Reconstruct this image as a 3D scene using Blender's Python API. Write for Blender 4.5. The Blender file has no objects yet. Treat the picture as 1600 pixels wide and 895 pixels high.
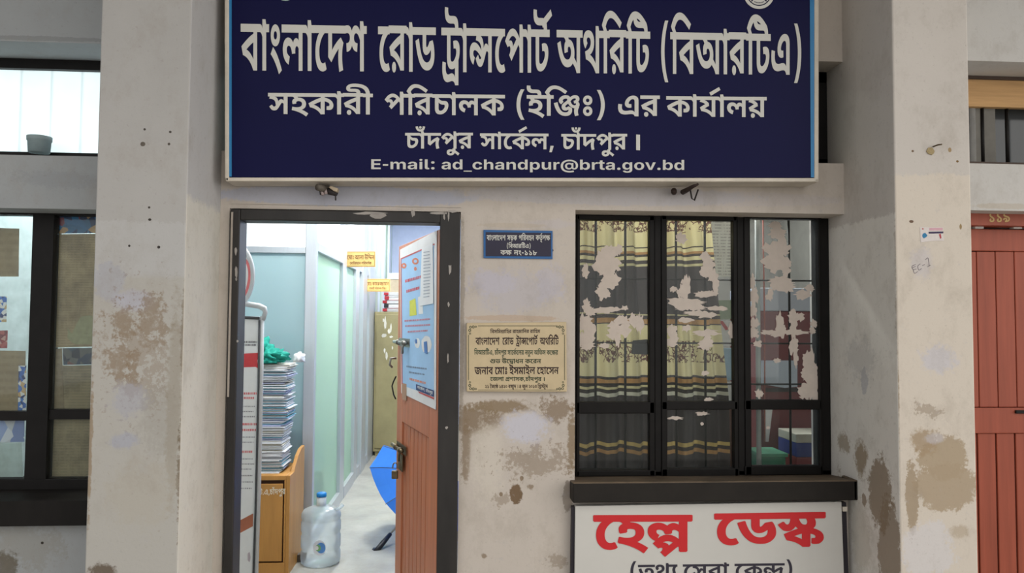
import bpy, bmesh, math, random
from mathutils import Vector, Matrix
from mathutils.geometry import tessellate_polygon, delaunay_2d_cdt
random.seed(7)
SC = bpy.context.scene
COL = SC.collection
R = math.radians

# ---------------------------------------------------------------- camera
F = 1200.0
CAM = Vector((0, 0, 1.55))
YAW, PITCH, ROLL = 3.9, 2.5, 0.37
cd = bpy.data.cameras.new('camera')
cd.sensor_width = 36.0
cd.lens = 36.0 * F / 1600.0
cd.clip_start = 0.05
cam = bpy.data.objects.new('camera', cd)
COL.objects.link(cam)
ROT = (Matrix.Rotation(R(-YAW), 3, 'Z') @ Matrix.Rotation(R(90 + PITCH), 3, 'X') @ Matrix.Rotation(R(ROLL), 3, 'Z'))
cam.matrix_world = Matrix.Translation(CAM) @ ROT.to_4x4()
SC.camera = cam

# ---------------------------------------------------------------- exposure, world, lamps
vs = SC.view_settings
vs.view_transform = 'Standard'
vs.look = 'None'
vs.exposure = 0.0
vs.gamma = 1.0
vs.use_curve_mapping = False


def lin(c):
    return tuple(((x / 255) / 12.92 if x / 255 <= 0.04045 else ((x / 255 + 0.055) / 1.055) ** 2.4) for x in c) + (1.0,)


w = bpy.data.worlds.new('daylight')
SC.world = w
w.use_nodes = True
nt = w.node_tree
nt.nodes.clear()
wo = nt.nodes.new('ShaderNodeOutputWorld')
wb = nt.nodes.new('ShaderNodeBackground')
tc = nt.nodes.new('ShaderNodeTexCoord')
sx = nt.nodes.new('ShaderNodeSeparateXYZ')
rp = nt.nodes.new('ShaderNodeValToRGB')       # overcast daylight, brighter towards the open right side
mr = nt.nodes.new('ShaderNodeMapRange')
mr.inputs['From Min'].default_value = -1
mr.inputs['From Max'].default_value = 1
rp.color_ramp.elements[0].color = (0.86, 0.88, 0.92, 1)
rp.color_ramp.elements[1].color = (2.0, 1.90, 1.78, 1)
nt.links.new(tc.outputs['Generated'], sx.inputs[0])
nt.links.new(sx.outputs['X'], mr.inputs['Value'])
nt.links.new(mr.outputs[0], rp.inputs[0])
nt.links.new(rp.outputs[0], wb.inputs['Color'])
wb.inputs['Strength'].default_value = 0.93
nt.links.new(wb.outputs[0], wo.inputs[0])


sl = bpy.data.lights.new('bright_sky_side', 'SUN')       # brighter, hazy side of the sky to the right of the veranda
sl.energy, sl.angle, sl.color = 1.0, R(70), (1, 0.985, 0.95)
so = bpy.data.objects.new('bright_sky_side', sl)
so.rotation_euler = Vector((-0.86, 0.42, -0.30)).to_track_quat('-Z', 'Y').to_euler()
COL.objects.link(so)


def area_lamp(name, loc, sx_, sy_, power, color=(1, 1, 1), rot=(0, 0, 0)):
    l = bpy.data.lights.new(name, 'AREA')
    l.shape = 'RECTANGLE'
    l.size, l.size_y, l.energy, l.color = sx_, sy_, power, color
    o = bpy.data.objects.new(name, l)
    o.location = loc
    o.rotation_euler = rot
    COL.objects.link(o)
    return o


area_lamp('tube_and_fill_lamp', (-0.75, 4.45, 3.12), 1.2, 0.12, 60, (1, 1, 0.98))
area_lamp('tube_and_fill_lamp', (-0.5, 6.9, 3.12), 0.12, 1.2, 80, (1, 1, 0.97))
area_lamp('tube_and_fill_lamp', (-0.45, 9.6, 3.12), 0.12, 1.2, 70, (1, 1, 0.97))
area_lamp('tube_and_fill_lamp', (-2.0, 6.3, 3.12), 1.2, 0.12, 110, (0.97, 1, 1))
area_lamp('tube_and_fill_lamp', (-2.5, 4.2, 3.12), 1.2, 0.12, 60, (0.94, 0.98, 1))  # added lamp for the left room, standing for daylight from outdoors
area_lamp('tube_and_fill_lamp', (1.3, 4.7, 3.12), 1.2, 0.12, 80, (1, 0.98, 0.95))  # added unseen lamp, brightens the curtain and the dim room


# ---------------------------------------------------------------- picture to place
def ray(u, v):
    return ROT @ Vector(((u - 800) / F, -(v - 447.5) / F, -1))


def P(u, v, Y):
    d = ray(u, v)
    return CAM + d * ((Y - CAM.y) / d.y)


def PX(u, v, X):
    d = ray(u, v)
    return CAM + d * ((X - CAM.x) / d.x)


def hit(u, v, pt, n):
    d = ray(u, v)
    return CAM + d * ((pt - CAM).dot(n) / d.dot(n))


# ---------------------------------------------------------------- mesh builder
WLOC = {}


class MB:
    def __init__(s):
        s.v, s.f, s.sm = [], [], []

    def add(s, vs_, fs, smooth=False):
        o = len(s.v)
        s.v += [Vector(x) for x in vs_]
        for f in fs:
            s.f.append([i + o for i in f])
            s.sm.append(smooth)
        return s

    def box(s, x0, x1, y0, y1, z0, z1):
        x0, x1 = min(x0, x1), max(x0, x1)
        y0, y1 = min(y0, y1), max(y0, y1)
        z0, z1 = min(z0, z1), max(z0, z1)
        v = [(x0, y0, z0), (x1, y0, z0), (x1, y1, z0), (x0, y1, z0), (x0, y0, z1), (x1, y0, z1), (x1, y1, z1), (x0, y1, z1)]
        return s.add(v, [(0, 3, 2, 1), (4, 5, 6, 7), (0, 1, 5, 4), (1, 2, 6, 5), (2, 3, 7, 6), (3, 0, 4, 7)])

    def prism(s, pts, off):
        """closed outline extruded by a vector"""
        pts = [Vector(p) for p in pts]
        off = Vector(off)
        n = len(pts)
        tri = tessellate_polygon([pts])
        fs = [tuple(t) for t in tri] + [tuple(i + n for i in reversed(t)) for t in tri]
        fs += [(i, (i + 1) % n, (i + 1) % n + n, i + n) for i in range(n)]
        return s.add(pts + [p + off for p in pts], fs)

    def flat(s, loops):
        loops = [[Vector(p) for p in l] for l in loops]
        tri = tessellate_polygon(loops)
        return s.add([p for l in loops for p in l], [tuple(t) for t in tri])

    def tube(s, pts, r, n=8, caps=True):
        pts = [Vector(p) for p in pts]
        rs = r if isinstance(r, (list, tuple)) else [r] * len(pts)
        vs_, fs = [], []
        prev = None
        for i, p in enumerate(pts):
            t = (pts[min(i + 1, len(pts) - 1)] - pts[max(i - 1, 0)]).normalized()
            a = prev if prev is not None else (Vector((0, 0, 1)) if abs(t.z) < 0.9 else Vector((1, 0, 0)))
            a = (a - t * a.dot(t)).normalized()
            prev = a
            b = t.cross(a)
            for k in range(n):
                an = 2 * math.pi * k / n
                vs_.append(p + (a * math.cos(an) + b * math.sin(an)) * rs[i])
        for i in range(len(pts) - 1):
            for k in range(n):
                fs.append((i * n + k, i * n + (k + 1) % n, (i + 1) * n + (k + 1) % n, (i + 1) * n + k))
        if caps:
            fs.append(tuple(reversed(range(n))))
            fs.append(tuple((len(pts) - 1) * n + k for k in range(n)))
        return s.add(vs_, fs, True)

    def lathe(s, c, prof, n=32):
        vs_, fs = [], []
        c = Vector(c)
        for r, z in prof:
            for k in range(n):
                a = 2 * math.pi * k / n
                vs_.append(c + Vector((r * math.cos(a), r * math.sin(a), z)))
        for i in range(len(prof) - 1):
            for k in range(n):
                fs.append((i * n + k, i * n + (k + 1) % n, (i + 1) * n + (k + 1) % n, (i + 1) * n + k))
        return s.add(vs_, fs, True)

    def build(s, name, m, parent=None, bevel=0, solid=0, loc=None):
        me = bpy.data.meshes.new(name)
        if parent is not None and loc is None:
            o0 = WLOC[parent]
            own = o0
        else:
            if loc is None:
                xs = [p.x for p in s.v]; ys = [p.y for p in s.v]; zs = [p.z for p in s.v]
                loc = Vector(((min(xs) + max(xs)) / 2, (min(ys) + max(ys)) / 2, min(zs)))
            own = Vector(loc)
        me.from_pydata([tuple(p - own) for p in s.v], [], s.f)
        me.validate()
        bm = bmesh.new()
        bm.from_mesh(me)
        bmesh.ops.recalc_face_normals(bm, faces=bm.faces)
        bm.to_mesh(me)
        bm.free()
        if len(me.polygons) == len(s.sm):
            me.polygons.foreach_set('use_smooth', s.sm)
        me.materials.append(m)
        o = bpy.data.objects.new(name, me)
        COL.objects.link(o)
        if parent is not None:
            o.parent = parent
            o.location = own - WLOC[parent]
        else:
            o.location = own
        WLOC[o] = own
        if bevel:
            b = o.modifiers.new('bevel', 'BEVEL')
            b.width, b.segments, b.limit_method, b.angle_limit = bevel, 2, 'ANGLE', R(40)
        if solid:
            b = o.modifiers.new('solid', 'SOLIDIFY')
            b.thickness = solid
        return o


def tag(o, label, cat, group=None, kind=None):
    o['label'], o['category'] = label, cat
    if group:
        o['group'] = group
    if kind:
        o['kind'] = kind
    return o


def empty(name, loc):
    o = bpy.data.objects.new(name, None)
    o.empty_display_size = 0.05
    COL.objects.link(o)
    o.location = loc
    WLOC[o] = Vector(loc)
    return o


def thing(name, loc, label, cat, group=None):
    return tag(empty(name, loc), label, cat, group)


def struct(o, label, cat):
    return tag(o, label, cat, None, 'structure')


# ---------------------------------------------------------------- materials
MATS = {}


class NT:
    """small helper round a node tree"""
    def __init__(s, name):
        m = bpy.data.materials.new(name)
        m.use_nodes = True
        s.m, s.t = m, m.node_tree
        s.b = s.t.nodes['Principled BSDF']
        s.pos = None

    def n(s, t, **kw):
        x = s.t.nodes.new(t)
        for k, v in kw.items():
            setattr(x, k, v)
        return x

    def l(s, a, b):
        s.t.links.new(a, b)

    def geo(s):
        if s.pos is None:
            s.pos = s.n('ShaderNodeNewGeometry')
        return s.pos

    def noise(s, scale, detail=4, rough=0.6, vec=None, stretch=None):
        x = s.n('ShaderNodeTexNoise')
        x.inputs['Scale'].default_value = scale
        x.inputs['Detail'].default_value = detail
        x.inputs['Roughness'].default_value = rough
        src = vec if vec is not None else s.geo().outputs['Position']
        if stretch:
            q = s.n('ShaderNodeVectorMath', operation='MULTIPLY')
            s.l(src, q.inputs[0])
            q.inputs[1].default_value = stretch
            src = q.outputs[0]
        s.l(src, x.inputs['Vector'])
        return x.outputs[0]

    def math(s, op, a, b=None, c=None):
        x = s.n('ShaderNodeMath', operation=op)
        for i, q in enumerate((a, b, c)):
            if q is None:
                continue
            if isinstance(q, (int, float)):
                x.inputs[i].default_value = q
            else:
                s.l(q, x.inputs[i])
        return x.outputs[0]

    def rng(s, v, a, b, c=0.0, d=1.0):
        x = s.n('ShaderNodeMapRange')
        x.inputs['From Min'].default_value = a
        x.inputs['From Max'].default_value = b
        x.inputs['To Min'].default_value = c
        x.inputs['To Max'].default_value = d
        s.l(v, x.inputs['Value'])
        return x.outputs[0]

    def mix(s, fac, a, b, op='MIX'):
        x = s.n('ShaderNodeMix', data_type='RGBA', blend_type=op)
        if isinstance(fac, (int, float)):
            x.inputs[0].default_value = fac
        else:
            s.l(fac, x.inputs[0])
        for i, q in ((6, a), (7, b)):
            if isinstance(q, tuple):
                x.inputs[i].default_value = q
            else:
                s.l(q, x.inputs[i])
        return x.outputs[2]

    def bump(s, h, strength=0.2, dist=0.01):
        x = s.n('ShaderNodeBump')
        x.inputs['Strength'].default_value = strength
        x.inputs['Distance'].default_value = dist
        s.l(h, x.inputs['Height'])
        s.l(x.outputs[0], s.b.inputs['Normal'])


def mat(name, c, rough=0.6, metal=0.0, var=0.12, scale=12, spec=0.4, stretch=None, bump=0.0, dark=None):
    """plain surface with slow tonal wear"""
    if name in MATS:
        return MATS[name]
    t = NT(name)
    b = t.b
    c = lin(c)
    d = lin(dark) if dark else tuple(x * (1 - 2 * var) for x in c[:3]) + (1,)
    nz = t.noise(scale, 5, 0.65, stretch=stretch)
    t.l(t.mix(t.rng(nz, 0.3, 0.7), d, c), b.inputs['Base Color'])
    b.inputs['Roughness'].default_value = rough
    b.inputs['Metallic'].default_value = metal
    b.inputs['Specular IOR Level'].default_value = spec
    if bump:
        t.bump(t.noise(scale * 6, 4), bump, 0.004)
    MATS[name] = t.m
    return t.m


def glass(name, tint=(1, 1, 1), haze=0.0, hazec=(200, 205, 200), rough=0.02, streak=0.0):
    """thin window glass: clear, mirror-like at its surface, with a film of dirt"""
    t = NT(name)
    t.t.nodes.remove(t.b)
    out = [x for x in t.t.nodes if x.type == 'OUTPUT_MATERIAL'][0]
    tr = t.n('ShaderNodeBsdfTransparent')
    tr.inputs[0].default_value = tuple(tint) + (1,)
    gl = t.n('ShaderNodeBsdfGlossy')
    gl.inputs['Roughness'].default_value = rough
    fr = t.n('ShaderNodeFresnel')
    fr.inputs[0].default_value = 1.36
    m1 = t.n('ShaderNodeMixShader')
    t.l(fr.outputs[0], m1.inputs[0])
    t.l(tr.outputs[0], m1.inputs[1])
    t.l(gl.outputs[0], m1.inputs[2])
    df = t.n('ShaderNodeBsdfDiffuse')
    df.inputs[0].default_value = lin(hazec)
    tl = t.n('ShaderNodeBsdfTranslucent')
    tl.inputs[0].default_value = lin(hazec)
    m3 = t.n('ShaderNodeMixShader')
    m3.inputs[0].default_value = 0.5
    t.l(df.outputs[0], m3.inputs[1])
    t.l(tl.outputs[0], m3.inputs[2])
    m2 = t.n('ShaderNodeMixShader')
    if streak:
        nz = t.noise(5, 5, 0.7, stretch=(1, 1, 0.35))
        t.l(t.rng(nz, 0.35, 0.75, haze * (1 - streak), haze * (1 + streak)), m2.inputs[0])
    else:
        m2.inputs[0].default_value = haze
    t.l(m1.outputs[0], m2.inputs[1])
    t.l(m3.outputs[0], m2.inputs[2])
    t.l(m2.outputs[0], out.inputs[0])
    MATS[name] = t.m
    return t.m


def plaster(name, base, alt, marks, zones=(), rough=0.85, blot=0.5, bscale=3.0):
    """distempered wall: base paint, slow mottling, paint zones, and scuffs/patches with a shape of their own
    marks: (point, radii, colour, edge roughness, strength, face) ; zones: (z, colour, soft, strength, face)"""
    t = NT(name)
    g = t.geo()
    pos = g.outputs['Position']
    n1 = t.noise(bscale, 6, 0.65)
    n2 = t.noise(16, 6, 0.7)
    n3 = t.noise(60, 4, 0.7)
    col = t.mix(t.math('MULTIPLY', t.rng(n1, 0.35, 0.7), blot), lin(base), lin(alt))
    sn = t.n('ShaderNodeSeparateXYZ')
    t.l(g.outputs['Normal'], sn.inputs[0])
    fm = {'front': t.math('LESS_THAN', sn.outputs[1], -0.5), 'side': t.math('GREATER_THAN', t.math('ABSOLUTE', sn.outputs[0]), 0.5), None: None}
    sp = t.n('ShaderNodeSeparateXYZ')
    t.l(pos, sp.inputs[0])
    wob = t.math('ADD', t.math('MULTIPLY', t.math('SUBTRACT', n2, 0.5), 1.0), t.math('MULTIPLY', t.math('SUBTRACT', n3, 0.5), 0.8))
    for (z, c, soft, st, face) in zones:
        d = t.math('ADD', t.math('SUBTRACT', z, sp.outputs[2]), t.math('MULTIPLY', wob, 0.05 + soft * 0.4))
        k = t.math('MULTIPLY', t.rng(d, -soft / 2, soft / 2), st)
        if fm[face]:
            k = t.math('MULTIPLY', k, fm[face])
        col = t.mix(k, col, lin(c))
    for (p, r, c, edge, st, face) in marks:
        a = t.n('ShaderNodeVectorMath', operation='SUBTRACT')
        t.l(pos, a.inputs[0])
        a.inputs[1].default_value = tuple(p)
        b = t.n('ShaderNodeVectorMath', operation='MULTIPLY')
        t.l(a.outputs[0], b.inputs[0])
        b.inputs[1].default_value = tuple((1 / x if x else 0) for x in r)
        q = t.n('ShaderNodeVectorMath', operation='LENGTH')
        t.l(b.outputs[0], q.inputs[0])
        d = t.math('ADD', q.outputs['Value'], t.math('MULTIPLY', wob, edge))
        k = t.math('MULTIPLY', t.rng(d, 1.0, 0.86 if edge < 1.3 else 0.62), st)
        if fm[face]:
            k = t.math('MULTIPLY', k, fm[face])
        col = t.mix(k, col, lin(c))
    n4 = t.noise(7, 7, 0.75, stretch=(1, 1, .7))
    col = t.mix(t.rng(n4, 0.5, 0.72, 0.0, 0.30), col, lin((140, 130, 116)))
    n5 = t.noise(22, 6, 0.8)
    col = t.mix(t.rng(n5, 0.60, 0.70, 0.0, 0.35), col, lin((168, 165, 168)))
    col = t.mix(t.rng(n3, 0.30, 0.40, 0.22, 0.0), col, lin((110, 100, 88)))
    t.l(col, t.b.inputs['Base Color'])
    t.b.inputs['Roughness'].default_value = rough
    t.b.inputs['Specular IOR Level'].default_value = 0.2
    t.bump(t.math('ADD', n2, t.math('MULTIPLY', n3, 0.4)), 0.25, 0.004)
    return t.m


def emis(name, c, strength):
    t = NT(name)
    t.b.inputs['Base Color'].default_value = lin(c)
    t.b.inputs['Emission Color'].default_value = lin(c)
    t.b.inputs['Emission Strength'].default_value = strength
    return t.m


def sheet_mat(name, paper, ink, rows=90, amount=0.35, stain=(120, 100, 70), st=0.4, through=0.4):
    """aged paper with rows of fine print and some light coming through"""
    t = NT(name)
    g = t.geo()
    sp = t.n('ShaderNodeSeparateXYZ')
    t.l(g.outputs['Position'], sp.inputs[0])
    row = t.math('FRACT', t.math('MULTIPLY', sp.outputs[2], rows))
    rowm = t.math('LESS_THAN', row, 0.45)
    nw = t.noise(130, 2, 0.5, stretch=(1, 1, 0.12))
    k = t.math('MULTIPLY', t.math('MULTIPLY', rowm, t.rng(nw, 0.42, 0.5)), amount)
    n1 = t.noise(9, 6, 0.7)
    base = t.mix(t.rng(n1, 0.45, 0.75, 0, st), lin(paper), lin(stain))
    col = t.mix(k, base, lin(ink))
    t.l(col, t.b.inputs['Base Color'])
    t.b.inputs['Roughness'].default_value = 0.8
    out = [x for x in t.t.nodes if x.type == 'OUTPUT_MATERIAL'][0]
    tl = t.n('ShaderNodeBsdfTranslucent')
    t.l(col, tl.inputs[0])
    mx = t.n('ShaderNodeMixShader')
    mx.inputs[0].default_value = through
    t.l(t.b.outputs[0], mx.inputs[1])
    t.l(tl.outputs[0], mx.inputs[2])
    t.l(mx.outputs[0], out.inputs[0])
    return t.m


GLYPHS={
'B42':'637,622 637,515 540,515 540,0 412,0 376,54q 271,138q 142,194q 67,206 18,322 110,374q 328,469q 434,497 416,464 416,515 -10,515 -10,622|412,405 433,382 366,363q 245,312q 180,280 222,272q 313,231q 400,167q 433,125 415,115 414,138q 412,184q 412,207',
'B54':'311,622 311,515 214,515 214,0 87,0 87,446 75,477q 30,515q -5,515 -10,515 -10,622 10,622 33,622q 74,597q 91,559 90,564q 87,600q 87,613 87,688 191,688 213,622',
'B6':'141,318 204,280q 313,180q 401,66q 436,5 339,-47 301,7q 223,100q 126,184q 62,222|65,475 65,519q 106,584q 175,622q 219,622 263,622q 332,584q 373,519q 373,475 373,431q 332,365q 263,327q 219,327 175,327q 106,364q 65,431q|164,475 164,450q 195,419q 219,419 243,419q 274,450q 274,475 274,499q 243,530q 219,530 195,530q 164,499q',
'B47':'783,622 783,515 686,515 686,0 558,0 558,317 583,262 567,291q 523,333q 495,333 484,333q 459,323q 441,295q 441,267 441,258q 443,243q 444,235 335,228 330,262q 301,311q 256,338q 225,338 206,338q 178,324q 162,299q 162,283 162,246q 219,205q 261,192 224,83 165,99q 78,156q 30,236q 30,288 30,337q 79,409q 160,448q 209,448 267,448q 347,409q 389,365 372,371 382,406q 439,442q 470,442 505,442q 559,414q 584,390 563,374 561,396q 558,439q 558,461 558,515 -10,515 -10,622',
'B61':'405,622 405,515 351,515 317,499q 253,450q 203,386q 173,308q 173,263 173,202q 210,133q 265,105q 292,105 310,105q 344,112q 366,123 415,27 383,8q 319,-5q 284,-5 211,-5q 102,56q 43,175q 43,260 43,330q 94,449q 186,538q 249,561 185,519 168,517q 127,515q 96,515 -10,515 -10,622',
'B37':'646,622 646,515 203,515 203,236 176,256 212,296q 308,368q 425,434q 493,461 582,386 567,360q 548,303q 539,239q 539,203 539,163q 555,67q 572,16 447,-11 429,43q 410,144q 410,203 410,240q 424,309q 448,371q 460,396 498,344 439,319q 328,247q 226,163q 181,121 76,190 76,515 -10,515 -10,622',
'B48':'721,622 721,515 625,515 625,0 497,0 497,507 501,530 499,549q 497,586q 497,604 497,688 601,688 624,622|347,629 390,629q 455,599q 507,543q 527,505 526,373 494,439q 416,522q 366,522 337,522q 295,490q 295,457 295,422q 355,386q 415,383 401,267 330,271q 244,322q 206,407q 206,459 206,518q 245,592q 310,629q|82,629 127,629q 205,591q 252,511q 252,445 252,401q 213,318q 126,267q 55,267 42,383 89,385q 139,405q 161,437q 161,456 161,489q 115,522q 77,522 56,522q 21,518q 0,512 -12,620 14,625q 60,629q',
'B46':'623,638 623,531 526,531 526,16 398,16 362,70q 257,154q 128,210q 53,222 4,338 96,390q 314,485q 420,513 402,479 402,531 -24,531 -24,638|398,420 419,398 352,378q 232,328q 166,296 208,287q 300,247q 386,183q 420,141 401,131 400,154q 398,200q 398,222|172,-12 141,-12q 99,31q 99,62 99,94q 141,136q 172,136 203,136q 243,94q 243,62 243,31q 203,-12q',
'B32':'749,622 749,515 399,515 399,382 399,366q 410,345q 426,345 440,345q 471,364q 503,400q 520,424 632,445 666,396q 700,297q 700,240 700,177q 640,78q 520,20q 432,20 366,20q 244,59q 138,151q 50,311q 17,431 138,465 172,344q 256,197q 359,131q 421,131 494,131q 574,198q 574,256 574,295q 546,346q 528,368 625,377 590,329q 517,267q 443,236q 403,236 372,236q 323,255q 306,274 289,292q 272,351q 272,399 272,515 -10,515 -10,622',
'B214':'718,622 718,515 327,515 327,237 327,202q 335,170q 343,162 357,146q 390,146 418,146q 469,170q 495,195 518,216q 542,264q 542,289 542,309q 518,334q 490,334 477,334q 455,332q 446,329 429,435 450,440q 494,446q 523,446 575,446q 638,410q 668,350q 668,312 668,274q 647,207q 609,147q 583,122 543,84q 441,39q 382,39 329,39q 270,59q 249,78 229,96q 199,165q 199,237 199,515 -10,515 -10,622|498,622 497,654q 467,681q 428,681 352,681 277,681q 184,710q 157,739 137,760q 119,817q 119,854 119,869q 122,894q 124,912 246,904 245,895q 243,881q 243,875 243,853q 252,820q 263,809 275,799q 310,789q 349,789 428,789 486,789q 555,771q 579,748 598,729q 618,669q 619,622|621,-184 495,-184 483,-154q 428,-125q 385,-125 363,-125q 310,-133q 248,-142q 212,-142 181,-142q 115,-125q 59,-82q 25,-8q 25,49 25,77q 32,126q 36,147 158,132 154,117q 150,80q 150,64 150,29q 172,-14q 211,-34q 237,-34 263,-34q 305,-25q 350,-17q 378,-17 412,-17q 473,-44q 493,-71 493,-1 493,21q 496,82q 499,101 621,224',
'B367':'940,622 940,515 843,515 843,0 715,0 715,291 740,247 719,273q 685,301q 670,301 657,301q 637,287q 609,245q 582,201 554,157q 505,101q 452,77q 417,77 387,77q 332,97q 279,148q 252,195 342,250 362,215q 391,185q 410,185 423,185q 449,197q 482,239q 506,286 531,317 557,369q 602,409q 637,409 664,409q 708,383q 735,356 719,353 718,373q 715,417q 715,433 715,515 -10,515 -10,622|507,254 471,253 463,313q 440,387q 419,404 395,425q 318,446q 258,453 294,565 364,531 419,521q 486,491q 524,447q 541,383q 545,337|195,422 258,422q 365,382q 467,309q 522,257 467,194 433,223q 350,277q 262,312q 221,312 193,312q 162,292q 162,272 162,252q 189,223q 220,212 164,105 102,131q 30,221q 30,276 30,326q 78,391q 153,422q',
'B40':'771,622 771,515 675,515 675,0 547,0 547,392 554,340 522,384q 460,451q 398,498q 334,522q 301,522 261,522q 196,492q 141,440q 113,405 110,427 130,439q 175,459q 206,459 257,459q 303,404q 303,369 303,353q 302,326q 300,321 270,330 280,342q 306,369q 336,396q 350,408 470,513 547,436 252,167 163,250 256,335 219,285 178,261 195,278q 213,314q 213,331 213,355q 187,377q 166,377 153,377q 126,368q 111,359 14,448 59,505q 145,586q 239,629q 297,629 348,629q 432,594q 514,529q 558,483 553,464 551,484q 547,536q 547,562 547,688 651,688 674,622',
'B30':'601,622 601,515 210,515 210,218 210,183q 218,151q 226,143 240,127q 273,127 301,127q 352,152q 378,177 401,198q 425,245q 425,270 425,290q 401,315q 373,315 360,315q 338,313q 329,311 312,416 333,421q 377,427q 406,427 457,427q 521,392q 551,332q 551,293 551,238q 504,141q 466,103 426,65q 323,20q 265,20 212,20q 153,40q 132,59 111,77q 82,146q 82,218 82,515 -10,515 -10,622|381,622 380,654q 350,681q 311,681 235,681 160,681q 67,710q 40,739 20,760q 2,817q 2,854 2,869q 4,894q 7,912 128,904 127,895q 126,881q 126,875 126,853q 135,820q 146,809 157,799q 193,789q 232,789 311,789 369,789q 438,771q 462,748 480,729q 501,669q 502,622',
'B131':'-298,741 47,917 98,826 -243,644',
'B8':'965,622 965,515 868,515 868,0 740,0 712,53q 612,131q 565,157 621,240 659,218q 723,167q 743,143 742,155q 741,177q 740,202q 740,215 740,515 -10,515 -10,622|396,83 315,83q 174,147q 59,299q 16,429 137,463 169,369q 240,250q 331,195q 391,195 439,195q 500,220q 530,267q 530,298 530,338q 487,383q 454,383 431,383q 407,360q 407,341 407,334q 411,314q 414,306 293,288 285,307q 277,343q 277,357 277,405q 323,461q 397,487q 438,487 506,487q 605,434q 658,342q 658,284 658,230q 604,138q 488,83q|336,431 332,464q 282,512q 235,523 306,567 352,556 408,533q 458,477q 463,434',
'B36':'722,622 722,515 626,515 626,0 498,0 452,57q 347,136q 217,189q 133,202 102,316 161,291 257,281q 380,235q 465,174q 500,142 499,165q 498,212q 498,238 498,688 602,688 625,622|226,625 301,625q 395,576q 441,497q 441,452 441,369q 313,264q 202,250 141,264 102,316 179,330q 270,367q 313,417q 313,448 313,478q 269,521q 227,521 194,521q 164,497q 164,482 164,469q 180,448q 193,439 114,358 97,370q 61,403q 37,451q 37,483 37,522q 79,586q 162,625q',
'B55':'311,622 311,515 214,515 214,0 87,0 87,515 -10,515 -10,622 87,622 71,640q 34,686q 20,705 69,784q 164,877q 272,917q 338,917 386,917q 474,900q 569,860q 684,795q 759,748 693,661 612,714q 499,779q 404,810q 352,810 304,810q 233,774q 182,719q 162,688 171,672q 196,636q 209,622',
'B520':'902,622 902,515 511,515 511,218 511,183q 519,151q 527,143 541,127q 574,127 602,127q 653,152q 679,177 702,198q 726,245q 726,270 726,290q 702,315q 674,315 661,315q 639,313q 630,311 613,416 634,421q 678,427q 707,427 759,427q 822,392q 852,332q 852,293 852,238q 805,141q 767,103 727,65q 624,20q 566,20 513,20q 454,40q 433,59 413,77q 383,146q 383,218 383,515 291,515 291,622|682,622 681,649q 651,674q 617,674 500,674 425,674q 332,702q 305,731 285,752q 267,809q 267,847 267,861q 269,891q 273,908 392,898 391,888q 390,873q 390,865 390,836q 399,802q 409,791 421,781q 464,765q 506,765 572,765 622,765q 684,764q 725,760q 746,757 777,733q 803,660q 803,622|311,622 311,515 214,515 214,0 87,0 87,515 -10,515 -10,622 87,622 71,640q 34,686q 20,705 69,784q 165,877q 278,917q 348,917 405,917q 523,887q 661,818q 746,757 677,684 620,723q 531,772q 459,802q 395,815q 361,815 309,815q 234,776q 182,719q 162,688 171,672q 196,636q 209,622',
'B593':'253,-126 182,-30q 106,208q 106,329 106,457q 182,696q 253,792 372,792 302,692q 233,452q 233,330 233,212q 302,-25q 371,-126',
'B9':'965,622 965,515 868,515 868,0 740,0 712,53q 612,131q 565,157 621,240 659,218q 723,167q 743,143 742,155q 741,177q 740,202q 740,215 740,515 -10,515 -10,622|396,83 315,83q 174,147q 59,299q 16,429 137,463 169,369q 240,250q 331,195q 391,195 439,195q 500,220q 530,267q 530,298 530,338q 487,383q 454,383 431,383q 407,360q 407,341 407,334q 411,314q 414,306 293,288 285,307q 277,343q 277,357 277,405q 323,461q 397,487q 438,487 506,487q 605,434q 658,342q 658,284 658,230q 604,138q 488,83q|336,431 332,464q 282,512q 235,523 306,567 352,556 408,533q 458,477q 463,434|1266,622 1266,515 1169,515 1169,0 1041,0 1041,447 1025,484q 989,515q 963,515 948,515 948,622 969,622 990,622q 1029,594q 1045,559 1044,564q 1041,600q 1041,613 1041,688 1145,688 1168,622',
'B16':'531,628 579,628q 639,609q 662,591 682,575q 709,519q 709,464 709,0 583,0 572,24q 545,54q 504,69q 472,69 435,69q 373,61q 310,53q 272,53 230,53q 145,68q 75,113q 32,200q 32,272 32,297q 40,355q 44,377 169,360 165,346q 159,306q 159,277 159,240q 181,195q 219,172q 266,164q 290,164 337,164q 415,179q 455,179 495,179q 551,158q 581,128 581,437 581,469q 573,498q 563,507 549,521q 520,521 492,521q 444,495q 406,457q 385,417q 385,403 385,394q 392,379q 414,370q 435,370 446,370q 463,372q 473,373 479,269 466,265q 429,259q 401,259 341,259q 259,321q 259,386 259,427q 301,512q 376,584q 475,628q',
'B594':'81,-126 151,-25q 220,214q 220,335 220,458q 150,694q 82,792 200,792 271,696q 347,459q 347,337 347,209q 271,-30q 200,-126',
'B50':'716,622 716,515 619,515 619,0 492,0 492,319 516,274 496,300q 462,329q 446,329 434,329q 414,315q 386,272q 359,229 331,185q 281,129q 229,105q 194,105 164,105q 108,125q 56,176q 29,223 118,278 139,245q 167,218q 186,218 200,218q 223,230q 255,274q 279,320 304,347 331,397q 379,437q 413,437 441,437q 484,411q 512,384 496,380 494,400q 492,441q 492,461 492,515 -10,515 -10,622|244,248 235,310q 215,384q 192,404 168,425q 87,446q 26,453 61,565 131,531 188,521q 258,493q 299,450q 317,385q 321,338',
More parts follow.
